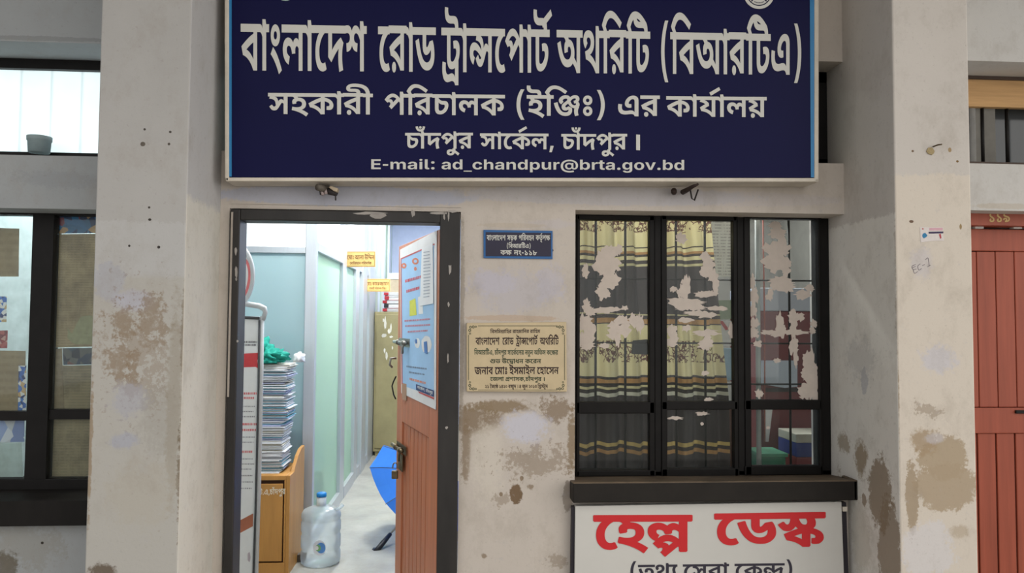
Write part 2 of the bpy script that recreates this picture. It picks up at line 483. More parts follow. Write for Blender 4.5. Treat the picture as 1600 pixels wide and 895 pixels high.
'B51':'261,486 352,486q 461,431q 508,348q 508,304 508,222q 404,134q 309,120 289,158 338,145q 436,107q 534,54q 581,21 512,-69 464,-35q 360,24q 244,71q 117,107q 46,119 67,221 102,212q 169,202q 204,202 269,202q 345,228q 379,273q 379,302 379,340q 323,385q 272,385 242,385q 207,374q 191,353q 191,338 191,332q 195,318q 197,313 77,295 71,310q 64,349q 64,366 64,402q 111,456q 200,486q|147,431 142,464q 92,512q 45,523 117,567 163,556 219,533q 269,477q 273,434|580,622 580,515 -10,515 -10,622',
'B20':'863,622 863,515 537,515 537,455 539,416 539,0 411,0 375,54q 270,138q 142,194q 67,206 18,322 110,374q 327,468q 433,497 414,467 414,515 -10,515 -10,622|411,404 432,382 388,369q 305,337q 223,301q 180,280 222,272q 313,231q 399,167q 433,125 415,115 414,133q 411,177q 411,203|820,260 820,227q 793,167q 728,129q 669,129 649,129q 614,132q 599,135 603,242 609,241q 624,240q 636,240 672,240q 695,266q 695,285 695,320q 608,374q 523,388 524,495 605,484q 740,423q 820,326q',
'B56':'311,515 214,515 214,0 87,0 87,515 -10,515 -10,622 87,622 77,675q 21,750q -71,797q -198,819q -278,819 -328,819q -395,810q -428,793q -428,781 -428,770q -405,763q -375,763 -275,763 -217,763q -148,745q -127,725 -107,707q -89,655q -89,615 -210,615 -211,633q -221,657q -231,663 -240,668q -262,674q -281,674 -356,674 -414,674q -482,686q -503,698 -528,712q -548,755q -548,779 -548,841q -406,917q -260,917 -43,917q 201,774q 217,622 311,622',
'B25':'601,622 601,515 210,515 210,490 208,395 209,383q 210,357q 210,345 210,218 210,183q 218,151q 226,143 240,127q 273,127 301,127q 352,152q 378,177 401,198q 425,245q 425,270 425,294q 397,312q 374,312 365,312 334,312q 286,324q 256,341 237,352q 206,380q 195,394 203,515 223,484q 274,443q 338,422q 375,422 395,422 446,422q 503,403q 522,382 537,367q 551,322q 551,298 551,237q 504,141q 466,103 426,65q 323,20q 265,20 212,20q 153,40q 133,58 111,77q 82,146q 82,218 82,515 -10,515 -10,622',
'B10':'354,622 353,654q 323,681q 284,681 224,681 149,681q 56,710q 29,739 10,760q -8,817q -8,854 -8,869q -6,894q -3,912 118,904 117,895q 116,881q 116,875 116,853q 125,820q 136,809 147,799q 182,789q 221,789 284,789 342,789q 411,771q 435,748 454,729q 474,669q 475,622|261,486 352,486q 461,431q 508,348q 508,304 508,222q 404,134q 309,120 289,158 338,145q 436,107q 534,54q 581,21 512,-69 464,-35q 360,24q 244,71q 117,107q 46,119 67,221 102,212q 169,202q 204,202 269,202q 345,228q 379,273q 379,302 379,340q 323,385q 272,385 242,385q 207,374q 191,353q 191,338 191,332q 195,318q 197,313 77,295 71,310q 64,349q 64,366 64,402q 111,456q 200,486q|147,431 142,464q 92,512q 45,523 117,567 163,556 219,533q 269,477q 273,434|580,622 580,515 -10,515 -10,622',
'B322':'412,626 466,626q 536,595q 571,542q 571,510 571,457q 510,384q 466,355 425,329q 396,300q 396,286 396,274q 412,257q 426,257 444,257q 473,272q 495,292 608,246 614,231q 621,191q 621,170 621,94q 511,-3q 402,-3 351,-3q 243,24q 139,103q 49,256q 17,382 137,416 162,317q 222,194q 286,129q 354,105q 388,105 425,105q 477,122q 504,154q 504,176 504,185q 497,207q 489,220 554,230 520,201q 446,159q 397,159 340,159q 273,223q 273,275 273,305q 301,353q 355,398q 393,423 424,444q 461,475q 461,491 461,498q 454,513q 434,524q 415,524 384,524q 336,503q 309,474q 309,462 309,450q 324,434q 338,427 259,350 227,368q 181,423q 181,465 181,492q 215,549q 279,597q 363,626q|719,628 787,628q 862,565q 862,518 862,495q 835,439q 761,390q 688,376 668,459 708,465q 744,489q 744,505 744,522q 721,533q 704,533 664,533q 590,477q 558,432 477,474 513,522q 583,590q 666,628q|709,230 680,230q 615,250q 550,291q 497,353q 480,394 561,459 575,413q 618,350q 670,320q 701,320 721,320q 749,336q 749,355 749,373q 719,403q 685,414 782,451 800,444q 840,415q 867,371q 867,340 867,295q 786,230q|812,143 812,117q 824,48q 834,20 714,-7 701,37q 686,113q 686,147 686,205q 721,276q 738,300 804,310 853,260 830,232q 812,175q',
'B7':'65,475 65,519q 106,584q 176,622q 219,622 263,622q 332,584q 373,519q 373,475 373,431q 332,365q 262,327q 219,327 175,327q 106,364q 65,431q|164,475 164,450q 195,419q 219,419 243,419q 274,450q 274,475 274,499q 243,530q 219,530 195,530q 164,499q|65,148 65,192q 106,257q 176,295q 219,295 263,295q 332,258q 373,192q 373,148 373,104q 332,38q 263,0q 219,0 175,0q 106,37q 65,104q|164,148 164,123q 195,92q 219,92 243,92q 274,123q 274,148 274,172q 243,203q 219,203 195,203q 164,172q',
'B45':'672,622 672,515 575,515 575,0 448,0 407,50q 300,120q 164,164q 78,175 32,286 61,304q 122,338q 188,373q 221,389 180,413q 83,450q 25,459 61,541 97,515 -10,515 -10,622|448,515 159,515 169,522 205,512q 268,479q 322,439q 344,419 356,333 327,322q 268,295q 210,266q 184,251 182,258 230,251q 341,211q 442,146q 474,102 454,95 450,120q 448,172q 448,201',
'B70':'665,624 665,517 568,517 568,2 440,2 400,52q 292,122q 157,166q 71,177 25,288 53,306q 115,340q 181,375q 214,391 172,415q 75,452q 17,461 54,543 89,517 -17,517 -17,624|440,517 152,517 162,524 198,514q 260,481q 315,441q 337,421 348,335 320,324q 260,297q 203,268q 177,253 175,260 223,253q 334,213q 434,148q 466,104 447,97 442,122q 440,174q 440,202|173,-25 142,-25q 101,17q 101,48 101,80q 142,122q 173,122 204,122q 245,80q 245,48 245,17q 204,-25q',
'B5':'55,875 50,817q 5,727q -80,676q -148,676 -216,676q -305,727q -351,817q -357,874 -253,885 -248,828q -202,764q -152,764 -105,764q -55,825q -50,886|-98,840 -98,817q -128,792q -151,792 -177,792q -205,819q -205,843 -205,861q -179,889q -153,889 -126,889q -98,864q',
'B57':'-304,-266 -338,-266q -410,-241q -460,-187q -460,-143 -460,-88q -377,-22q -299,-22 -228,-22q -104,-60q 19,-134q 91,-190 22,-271 -37,-218q -143,-146q -239,-109q -283,-109 -314,-109q -342,-130q -342,-147 -342,-165q -317,-182q -295,-182 -269,-182q -237,-157q -221,-120q -215,-78q -215,-60 -215,15 -87,15 -87,-34 -87,-66q -102,-145q -146,-218q -233,-266q',
'B597':'228,139 235,127 226,89q 198,4q 166,-80q 149,-119 45,-119 60,-56q 87,84q 94,139',
'B641':'179,0 179,622 309,622 309,0',
'L69':'64,0 64,691 524,691 524,576 202,576 202,406 499,406 499,293 202,293 202,115 525,115 525,0',
'B598':'52,356 312,356 312,238 52,238',
'L109':'60,0 60,519 186,519 193,390 183,390 194,438q 241,498q 305,526q 339,526 395,526q 464,455q 480,383 464,383 475,432q 528,496q 599,526q 639,526 686,526q 761,485q 804,407q 804,350 804,0 669,0 669,325 669,370q 620,413q 585,413 558,413q 519,390q 498,348q 498,320 498,0 367,0 367,329 367,367q 321,413q 284,413 260,413q 219,390q 196,346q 196,314 196,0',
'L97':'205,-10 156,-10q 77,25q 32,94q 32,145 32,189q 64,247q 120,282q 190,300q 228,304 273,309q 329,317q 355,334q 355,350 355,353 355,376q 335,407q 298,424q 271,424 244,424q 203,408q 177,380q 172,363 47,385 61,430q 123,493q 215,525q 272,525 312,525q 390,506q 453,464q 490,397q 490,349 490,0 361,0 361,72 357,72 345,48q 303,11q 244,-10q|243,86 276,86q 327,113q 356,158q 356,186 356,243 349,238q 324,231q 292,225q 262,220q 250,219 224,215q 185,198q 162,170q 162,149 162,128q 183,100q 219,86q',
'L105':'60,0 60,519 196,519 196,0|128,587 97,587q 53,629q 53,658 53,687q 97,728q 128,728 159,728q 203,687q 203,658 203,629q 159,587q',
'L108':'212,-3 134,-3q 60,65q 60,133 60,691 196,691 196,153 196,127q 213,104q 234,104 246,104q 258,106q 263,107 284,8 273,4q 235,-3q',
'B611':'161,392 126,392q 77,430q 77,473 77,519q 126,556q 161,556 194,556q 244,519q 244,474 244,430q 194,392q|161,-13 126,-13q 77,25q 77,69 77,114q 126,151q 161,151 194,151q 244,115q 244,69 244,25q 194,-13q',
'L100':'250,-9 190,-9q 94,53q 38,172q 38,258 38,347q 96,465q 192,525q 249,525 294,525q 353,495q 388,452q 397,432 402,432 402,691 537,691 537,0 404,0 404,83 397,83 388,62q 351,20q 293,-9q|291,100 327,100q 378,140q 405,211q 405,259 405,307q 378,377q 327,416q 291,416 254,416q 203,376q 177,305q 177,259 177,213q 203,141q 254,100q',
'B621':'-2,-90 413,-90 413,-158 -2,-158',
'L99':'291,-10 213,-10q 100,57q 38,177q 38,257 38,337q 100,458q 213,525q 291,525 336,525q 414,501q 473,457q 512,394q 520,355 394,331 389,351q 372,383q 346,406q 312,418q 292,418 254,418q 203,377q 176,305q 176,257 176,211q 203,138q 254,97q 292,97 313,97q 347,109q 373,133q 391,167q 395,188 521,164 513,123q 474,59q 414,14q 337,-10q',
'L104':'196,301 196,0 60,0 60,691 193,691 193,389 182,389 202,455q 286,525q 351,525 405,525q 485,478q 529,391q 529,330 529,0 394,0 394,307 394,356q 343,412q 298,412 268,412q 222,385q 196,336q',
'L110':'196,301 196,0 60,0 60,519 188,519 190,389 182,389 202,455q 286,525q 351,525 405,525q 485,478q 529,391q 529,330 529,0 394,0 394,307 394,356q 343,412q 298,412 268,412q 222,385q 196,336q',
'L112':'60,-194 60,519 193,519 193,432 200,432 210,452q 245,495q 304,525q 348,525 406,525q 502,465q 559,347q 559,258 559,172q 503,53q 408,-9q 347,-9 305,-9q 246,20q 210,62q 200,83 196,83 196,-194|307,100 344,100q 394,141q 420,213q 420,259 420,305q 395,376q 344,416q 307,416 270,416q 219,377q 193,307q 193,259 193,211q 219,140q 271,100q',
'L117':'239,-6 185,-6q 105,40q 60,128q 60,189 60,519 196,519 196,212 196,163q 247,107q 291,107 321,107q 367,133q 394,183q 394,218 394,519 529,519 529,0 401,0 399,129 408,129 387,63q 303,-6q',
'L114':'60,0 60,519 191,519 191,429 197,429 211,476q 279,526q 323,526 333,526q 358,523q 367,521 367,400 359,403q 323,407q 308,407 276,407q 225,379q 196,330q 196,297 196,0',
'L64':'492,-197 386,-197q 219,-139q 104,-27q 44,135q 44,240 44,340q 102,503q 215,621q 381,685q 488,685 588,685q 747,625q 859,517q 918,373q 918,289 918,231q 897,131q 852,55q 780,13q 728,13 698,13q 644,29q 607,63q 603,90 599,90 587,56q 514,12q 460,12 396,12q 308,71q 261,175q 261,244 261,312q 312,416q 403,475q 463,475 508,475q 573,442q 587,417 592,417 592,464 686,464 686,152 686,129q 707,102q 729,102 758,102q 793,140q 808,219q 808,280 808,347q 769,458q 691,538q 574,582q 496,582 413,582q 288,535q 203,448q 159,322q 159,242 159,161q 203,36q 290,-50q 418,-94q 502,-94 540,-94q 610,-82q 667,-65q 686,-58 722,-152 699,-163q 627,-184q 539,-197q|472,109 511,109q 561,140q 586,202q 586,246 586,292q 560,347q 510,372q 474,372 438,372q 389,340q 362,284q 362,247 362,208q 386,145q 435,109q',
'L98':'347,-9 305,-9q 246,20q 210,62q 200,83 193,83 193,0 60,0 60,691 196,691 196,432 200,432 210,452q 245,495q 304,525q 348,525 406,525q 502,465q 559,347q 559,258 559,172q 503,53q 408,-9q|307,100 344,100q 394,141q 420,213q 420,259 420,305q 395,376q 344,416q 307,416 270,416q 219,377q 193,307q 193,259 193,211q 219,140q 271,100q',
'L116':'314,519 314,415 9,415 9,519|81,642 217,642 217,151 217,125q 239,101q 265,101 273,101q 301,105q 309,107 328,5 306,-2q 261,-7q 240,-7 163,-7q 81,68q 81,139',
'B599':'58,69 58,114q 107,151q 142,151 177,151q 226,114q 226,69 226,25q 177,-13q 142,-13 107,-13q 58,25q',
'L103':'289,-205 225,-205q 130,-173q 69,-116q 58,-79 174,-45 181,-60q 208,-88q 254,-106q 289,-106 343,-106q 405,-56q 405,-4 405,92 394,92 385,72q 350,33q 293,7q 250,7 191,7q 95,63q 38,175q 38,260 38,347q 96,465q 192,525q 250,525 295,525q 354,495q 390,452q 400,432 405,432 405,519 539,519 539,3 539,-67q 475,-159q 362,-205q|291,111 328,111q 379,147q 405,214q 405,261 405,308q 379,377q 328,416q 291,416 254,416q 203,376q 177,306q 177,261 177,216q 203,148q 254,111q',
'L111':'291,-10 213,-10q 100,57q 38,177q 38,257 38,337q 100,458q 213,525q 291,525 369,525q 482,458q 543,337q 543,257 543,177q 482,57q 369,-10q|291,97 329,97q 380,139q 406,212q 406,257 406,304q 380,376q 329,418q 291,418 253,418q 202,376q 176,304q 176,257 176,212q 202,139q 253,97q',
'L118':'207,0 15,519 159,519 248,247 264,197q 288,94q 300,40 270,40 283,94q 306,196q 322,247 410,519 552,519 360,0',
'B68':'756,617 756,510 407,510 407,378 407,361q 417,340q 434,340 447,340q 478,359q 510,396q 527,419 640,440 674,391q 708,292q 708,236 708,173q 647,74q 527,16q 439,16 373,16q 252,54q 146,146q 57,306q 24,426 146,460 179,340q 263,193q 367,127q 429,127 501,127q 581,193q 581,251 581,291q 553,342q 535,364 633,373 597,324q 524,262q 450,232q 411,232 379,232q 330,250q 313,269 296,288q 279,347q 279,395 279,510 -3,510 -3,617|371,-175 340,-175q 298,-133q 298,-101 298,-70q 340,-27q 371,-27 402,-27q 442,-69q 442,-101 442,-133q 402,-175q',
'B39':'642,622 642,515 545,515 545,0 417,0 417,212 437,160 406,201q 333,267q 260,308q 224,308 198,308q 162,283q 162,257 162,235q 195,204q 231,190 173,82 107,108q 30,205q 30,262 30,316q 80,385q 159,417q 200,417 247,417q 329,389q 404,337q 440,300 420,290 418,314q 417,365q 417,387 417,515 -10,515 -10,622',
'B35':'428,34 335,34q 179,108q 59,282q 17,431 138,465 170,356q 245,214q 346,146q 413,146 453,146q 510,162q 548,193q 566,239q 566,268 566,302q 540,349q 499,374q 475,374 450,374q 419,349q 419,324 419,314q 423,292q 427,281 306,263 296,285q 288,325q 288,340 288,389q 337,450q 417,478q 463,478 537,478q 640,420q 694,321q 694,256 694,197q 640,95q 522,34q|740,622 740,515 -10,515 -10,622',
'B59':'-372,-69 -333,-50q -241,-9q -147,29q -104,45 -67,-45 -96,-54q -170,-79q -239,-107q -263,-119 -260,-92 -202,-94q -90,-123q 6,-165q 43,-189 -11,-271 -62,-241q -166,-202q -272,-178q -327,-171',
'B129':'975,622 975,515 663,515 663,0 535,0 535,107 540,136 537,157q 535,201q 535,234 535,366 538,390 538,515 -10,515 -10,622|935,244 935,210q 905,148q 838,107q 785,107 771,107q 739,110q 723,113 728,220 733,219q 748,218q 757,218 789,218q 807,241q 807,255 807,267q 796,287q 785,294 765,307q 704,317q 658,317 580,317 514,317q 410,353q 349,435q 349,503 349,514q 352,542q 354,556 471,538 469,530q 467,514q 467,507 467,460q 517,423q 569,423 645,423 749,423q 859,388q 890,356 914,332q 935,276q|360,253 403,253q 476,220q 540,160q 568,121 559,61 539,12 508,56q 453,116q 400,147q 373,147 360,147q 341,138q 331,121q 331,108 331,101q 337,76q 342,65 218,46 210,66q 199,105q 199,124 199,159q 225,207q 269,238q 327,253q|190,446 261,446q 352,390q 397,300q 397,247 397,229q 393,191q 391,181 269,188 271,196q 273,222q 273,242 273,264q 259,309q 228,340q 202,340 185,340q 162,322q 162,302 162,293q 167,273q 171,264 47,246 40,263q 30,301q 30,319 30,354q 57,401q 101,432q 159,446q|101,376 103,386q 105,411q 105,419 105,469q 53,538q -2,556 153,581 193,554q 232,468q 232,423 232,410q 228,375q 224,365',
'B76':'309,0 209,0q 115,83q 115,142 115,198q 179,270q 243,294 291,185 268,180q 248,162q 248,150 248,133q 278,111q 309,111 357,111q 407,154q 407,186 407,214q 380,256q 320,300q 272,328 209,367q 140,425q 113,481q 113,517 113,545q 141,605q 166,631 278,566 268,556q 253,533q 253,520 253,509q 261,492q 287,469q 340,434q 386,405 440,370q 507,305q 538,232q 538,182 538,125q 481,43q 378,0q',
'B83':'263,0 223,0q 162,17q 140,35 117,55q 91,119q 91,177 91,443 91,466q 82,492q 57,504q 30,504 44,622 97,621q 165,604q 185,586 202,570q 219,523q 219,471 219,382 241,388q 280,393q 294,393 311,393q 343,390q 358,387 376,382q 404,378q 417,378 443,378q 486,398q 504,432 613,377 595,333q 544,288q 487,273q 458,273 451,273q 433,275q 424,278 470,309 483,290q 495,243q 495,219 495,152q 432,53q 327,0q|270,107 294,107q 329,125q 352,155q 364,194q 364,215 364,243q 340,274q 303,286q 283,286 264,286q 233,280q 219,275 219,184 219,155q 226,128q 234,120 240,114q 259,107q',
'B44':'653,622 653,515 557,515 557,0 429,0 429,130 446,77 409,129q 341,203q 272,243q 233,243 209,243q 174,218q 174,193 174,166q 214,136q 249,124 212,12 152,29q 78,88q 42,159q 42,197 42,250q 92,317q 170,349q 212,349 262,349q 345,322q 417,266q 451,221 431,207 430,231q 429,280q 429,304 429,515 -10,515 -10,622|319,321 319,316q 318,298q 316,289 191,321 189,369q 159,424q 88,453q 23,459 48,558 103,542 163,535q 245,501q 296,448q 319,372q',
'B413':'801,622 801,515 704,515 704,216 577,216 577,347 597,284 573,320q 526,362q 497,362 487,362q 461,351q 441,322q 441,296 441,288q 443,273q 444,265 335,258 327,309q 270,367q 222,367 192,367q 162,341q 162,322 162,296q 202,263q 241,250 192,144 144,161q 71,210q 30,281q 30,330 30,372q 75,438q 153,477q 205,477 267,477q 347,438q 389,394 370,396 381,431q 437,471q 476,471 509,471q 565,442q 589,420 579,414 578,433q 577,468q 577,486 577,515 -10,515 -10,622|312,197 361,197q 429,163q 457,134 469,158q 504,176q 525,176 553,176q 595,147q 619,120 579,133 578,149q 577,181q 577,203 577,224 704,224 704,-43 577,-43 577,97 601,18 593,41q 558,79q 541,79 530,79q 514,62q 514,44 514,39q 516,23q 517,18 410,13 405,54q 362,97q 332,97 312,97q 293,79q 293,66 293,49q 317,26q 348,15 306,-82 243,-59q 171,19q 171,76 171,128q 247,197q',
'B41':'891,622 891,515 159,515 169,522 205,512q 268,479q 322,439q 344,419 356,333 327,322q 268,295q 210,266q 184,251 182,258 222,252q 316,219q 408,166q 441,131 440,148q 439,182q 439,200 439,487 483,487 550,487q 659,471q 749,432q 787,396 818,369q 848,298q 848,260 848,227q 821,167q 756,129q 698,129 677,129q 642,132q 627,135 632,242 637,241q 652,240q 664,240 701,240q 723,266q 723,285 723,316q 649,370q 567,377 567,0 439,0 400,50q 294,120q 160,164q 78,175 32,286 61,304q 122,338q 188,373q 221,389 180,413q 83,450q 25,459 61,541 97,515 -10,515 -10,622',
'B456':'475,629 515,629q 573,592q 595,555 641,610 738,625 776,595q 824,519q 824,465 824,412q 769,326q 675,261q 615,239 571,344 625,365q 697,417q 697,461 697,486q 669,524q 643,540 713,559 635,456 540,451 536,481q 507,522q 482,522 466,522q 446,509q 435,486q 435,472 435,440q 490,408q 543,405 530,292 462,296q 381,345q 346,424q 346,470 346,519q 380,590q 438,629q|250,629 291,629q 360,589q 402,513q 402,457 402,420q 369,343q 295,292q 234,292 222,404 274,409q 310,441q 310,466 310,494q 277,522q 246,522 227,522q 196,517q 179,512 167,620 190,625q 231,629q|537,19 424,19q 230,90q 74,253q 16,391 132,436 179,324q 298,189q 446,129q 536,129 607,129q 703,178q 703,222 703,256q 654,300q 621,312 737,362 779,335q 834,258q 834,208 834,152q 763,67q 630,19q',
'B43':'440,30 371,30q 245,68q 137,159q 49,314q 17,431 138,465 173,343q 257,202q 364,142q 431,142 479,142q 547,171q 583,226q 583,264 583,291q 571,331q 550,364q 537,375 637,458 675,407q 710,305q 710,248 710,186q 650,87q 530,30q|405,258 338,258q 259,323q 259,379 259,403q 271,447q 280,465 395,436 391,427q 386,411q 386,401 386,382q 408,365q 426,365 445,365q 477,378q 510,411q 530,440 637,458 641,396 609,352q 538,290q 456,258q|758,622 758,515 -10,515 -10,622',
'B12':'509,622 508,654q 477,681q 439,681 297,681 222,681q 129,710q 102,739 82,760q 65,817q 65,854 65,869q 67,894q 70,912 191,904 190,895q 189,881q 189,875 189,853q 198,820q 209,809 220,799q 255,789q 294,789 438,789 497,789q 565,771q 589,748 608,729q 629,669q 630,622|749,622 749,515 399,515 399,382 399,366q 410,345q 426,345 440,345q 471,364q 503,400q 520,424 632,445 666,396q 700,297q 700,240 700,177q 640,78q 520,20q 432,20 366,20q 244,59q 138,151q 50,311q 17,431 138,465 172,344q 256,197q 359,131q 421,131 494,131q 574,198q 574,256 574,295q 546,346q 528,368 625,377 590,329q 517,267q 443,236q 403,236 372,236q 323,255q 306,274 289,292q 272,351q 272,399 272,515 -10,515 -10,622',
'B262':'658,622 658,515 201,515 201,268 173,293 231,344q 392,430q 490,461 561,387 561,94 433,143 433,398 496,344 455,332q 342,277q 226,205q 178,164 73,233 73,515 -10,515 -10,622|561,223 561,-117 433,-117 397,-86q 328,-46q 250,-20q 201,-12 153,97 193,120q 287,165q 386,207q 433,223|433,117 406,110q 346,87q 283,59q 252,42 261,65 311,56q 400,19q 435,-11 434,0q 433,26q 433,36',
'B38':'637,622 637,515 540,515 540,0 412,0 376,54q 271,138q 142,194q 67,206 18,322 110,374q 328,469q 434,497 412,464 412,622|412,405 433,382 366,363q 245,312q 180,280 222,272q 313,231q 400,167q 433,125 415,115 414,138q 412,187q 412,218|237,629 253,629q 284,626q 299,624 291,525 287,526q 273,527q 263,527 237,527q 213,506q 213,491 213,466q 259,434q 305,424 229,349 187,371q 124,417q 91,473q 91,509 91,537q 118,593q 182,629q',
'B27':'437,32 366,32q 241,72q 135,162q 49,316q 17,431 138,465 173,344q 256,203q 363,145q 431,145 502,145q 564,197q 564,238 564,272q 549,316q 541,331 631,327 600,298q 538,255q 465,230q 416,230 373,230q 306,258q 267,317q 267,363 267,403q 313,481q 374,516 355,515q 322,515q 302,515 -10,515 -10,622 1001,622 1001,515 704,515 677,515q 608,518q 583,519 522,498q 438,449q 395,400q 395,377 395,357q 418,337q 433,337 461,337q 504,360q 532,381 674,339 681,319q 690,267q 690,237 690,187q 640,93q 529,32q|892,198 892,157q 909,65q 925,16 800,-11 781,44q 763,144q 763,205 763,244q 774,316q 786,346 710,357q 603,402q 530,469q 506,512 639,525 651,506q 696,472q 770,451q 824,451 835,451q 857,453q 873,454 932,357 913,322q 892,245q',
'B224':'821,622 821,515 725,515 725,152 597,152 597,392 604,340 572,384q 510,451q 447,498q 384,522q 351,522 311,522q 246,492q 191,440q 163,405 160,427 180,439q 225,459q 256,459 307,459q 353,404q 353,369 353,353q 352,326q 350,321 320,330 330,342q 356,369q 386,396q 400,408 520,513 597,436 302,167 213,250 306,335 269,285 228,261 245,278q 264,314q 264,331 264,355q 237,377q 217,377 203,377q 176,368q 161,359 64,448 109,505q 194,586q 289,629q 347,629 398,629q 482,594q 564,529q 608,483 603,464 601,484q 597,536q 597,562 597,688 701,688 724,622|725,-43 599,-43 591,-22q 560,4q 515,16q 484,16 439,16q 331,-1q 267,-1 229,-1q 148,13q 76,53q 32,132q 32,197 32,219q 39,270q 43,289 165,272 161,259q 156,224q 156,205 156,164q 189,122q 245,107q 280,107 334,107q 423,124q 475,124 512,124q 575,97q 597,70 597,200 725,200',
'B77':'117,532 117,557q 140,606q 160,631 266,584 259,575q 252,557q 252,549 252,539q 261,523q 303,510q 349,500 445,481q 520,396q 520,333 520,252q 412,165q 316,157 309,159q 292,161q 284,162 291,197 350,180q 437,144q 517,96q 566,60 496,-27 447,12q 349,71q 242,114q 122,147q 53,159 73,262 106,252q 184,242q 229,242 319,242q 390,286q 390,321 390,343q 369,372q 324,390q 286,397 215,412q 142,451q 117,502q',
'B62':'283,622 282,654q 251,681q 212,681 203,681 128,681q 35,710q 8,739 -11,760q -29,817q -29,854 -29,869q -27,894q -24,912 97,904 96,895q 95,881q 95,875 95,853q 104,820q 115,809 126,799q 161,789q 200,789 213,789 271,789q 340,771q 363,748 382,729q 403,669q 404,622|405,622 405,515 351,515 317,499q 253,450q 203,386q 173,308q 173,263 173,202q 210,133q 265,105q 292,105 310,105q 344,112q 366,123 415,27 383,8q 319,-5q 284,-5 211,-5q 102,56q 43,175q 43,260 43,330q 94,449q 186,538q 249,561 185,519 168,517q 127,515q 96,515 -10,515 -10,622',
'B202':'293,622 293,515 213,515 273,534 244,509q 210,464q 196,419q 196,391 196,358q 213,287q 230,214q 230,177 230,136q 211,67q 162,10q 72,-35q 1,-52 -27,53 29,67q 84,104q 101,151q 101,178 101,216q 84,287q 67,355q 67,391 67,422q 81,468q 110,510q 132,534 122,515 -10,515 -10,622',
'B424':'433,0 336,0q 201,78q 154,133 193,241 255,244q 329,269q 353,294 363,319 381,348q 392,414q 392,445 392,462q 385,499q 380,515 -10,515 -10,622 326,622 289,666q 254,739q 254,776 254,818q 300,886q 343,917 436,828 405,805q 382,766q 382,743 382,716q 424,660q 461,622 768,622 768,515 644,515 625,515q 597,516q 582,517 648,451q 711,314q 711,241 711,166q 649,58q 526,0q|431,111 476,111q 543,141q 579,203q 579,247 579,291q 553,375q 494,469q 441,525 468,531 477,506q 500,438q 500,398 500,359q 478,287q 421,223q 320,171q 242,154 253,227 268,188q 324,137q 395,111q|262,566 219,541q 156,483q 156,446 156,415q 185,379q 234,364q 263,364 301,364q 382,390q 403,410 397,307 351,281q 279,267q 241,267 177,267q 82,304q 30,376q 30,427 30,472q 77,538q 114,563|186,552 264,514q 406,403q 457,342 400,291 344,357q 197,470q 115,509',
'B79':'310,0 187,0q 55,95q 55,174 55,231q 137,315q 229,346 226,300 170,326q 99,373q 66,429q 66,467 66,510q 120,580q 227,622q 303,622 396,622q 506,579q 553,512q 553,476 553,431q 512,371q 443,331q 401,314 396,348 475,320q 564,245q 564,174 564,86q 435,0q|310,107 377,107q 433,149q 433,185 433,209q 398,246q 340,270q 310,276 249,261q 186,216q 186,182 186,151q 245,107q|310,379 338,386q 389,408q 421,439q 421,457 421,483q 365,515q 306,515 276,515q 226,502q 197,477q 197,457 197,430q 251,393q',
'B75':'306,82 236,82q 124,132q 60,237q 60,319 60,378q 112,484q 224,553q 313,553 399,553q 508,491q 559,383q 559,314 559,252q 503,146q 391,82q|316,446 278,446q 223,417q 192,356q 192,312 192,276q 214,220q 263,189q 303,189 342,189q 398,221q 427,281q 427,323 427,364q 402,418q 353,446q',
'B307':'219,63 168,63q 93,120q 61,175 150,229 169,199q 197,176q 214,176 230,176q 257,194q 272,212 286,227q 299,261q 299,280 299,304q 279,350q 242,379q 215,379 193,379q 170,358q 170,341 170,334q 173,317q 176,309 57,291 49,310q 44,352q 44,365 44,407q 92,458q 166,481q 204,481 266,481q 359,430q 409,343q 409,289 409,276q 406,242q 404,226 300,213 323,249q 403,319q 525,375q 613,387 689,304 668,270q 651,193q 651,159 651,127q 664,50q 678,16 551,-11 537,35q 522,123q 522,167 522,207q 540,289q 563,325 633,277 568,271q 469,236q 398,186q 374,155 351,126q 306,84q 254,63q|104,567 150,556 207,533q 257,477q 261,434 135,431 130,464q 80,512q 33,523|532,387 465,387q 351,474q 322,543 443,557 453,524q 479,489q 510,476q 524,476 548,476q 573,505q 573,525 573,542q 544,561q 521,562 668,575 678,563q 688,532q 688,513 688,470q 645,414q 575,387q|755,622 755,515 623,515 607,520 422,520 410,515 -10,515 -10,622',
'B133':'-87,72 -87,-268 -215,-268 -251,-237q -319,-197q -397,-171q -447,-163 -495,-54 -454,-31q -361,14q -261,56q -215,72|-215,-34 -242,-41q -301,-64q -364,-92q -396,-109 -386,-86 -336,-95q -247,-132q -212,-162 -213,-151q -215,-125q -215,-115',
'B78':'579,293 579,216q 538,97q 444,30q 364,30 307,30q 207,67q 124,162q 56,335q 31,472 151,501 178,362q 236,206q 309,142q 355,142 391,142q 433,180q 451,249q 451,295 451,341q 429,426q 391,481q 367,481 352,481q 333,460q 333,442 333,432q 340,404q 345,393 225,361 214,388q 203,438q 203,467 203,513q 249,565q 316,588q 348,588 428,588q 531,507q 579,372q',
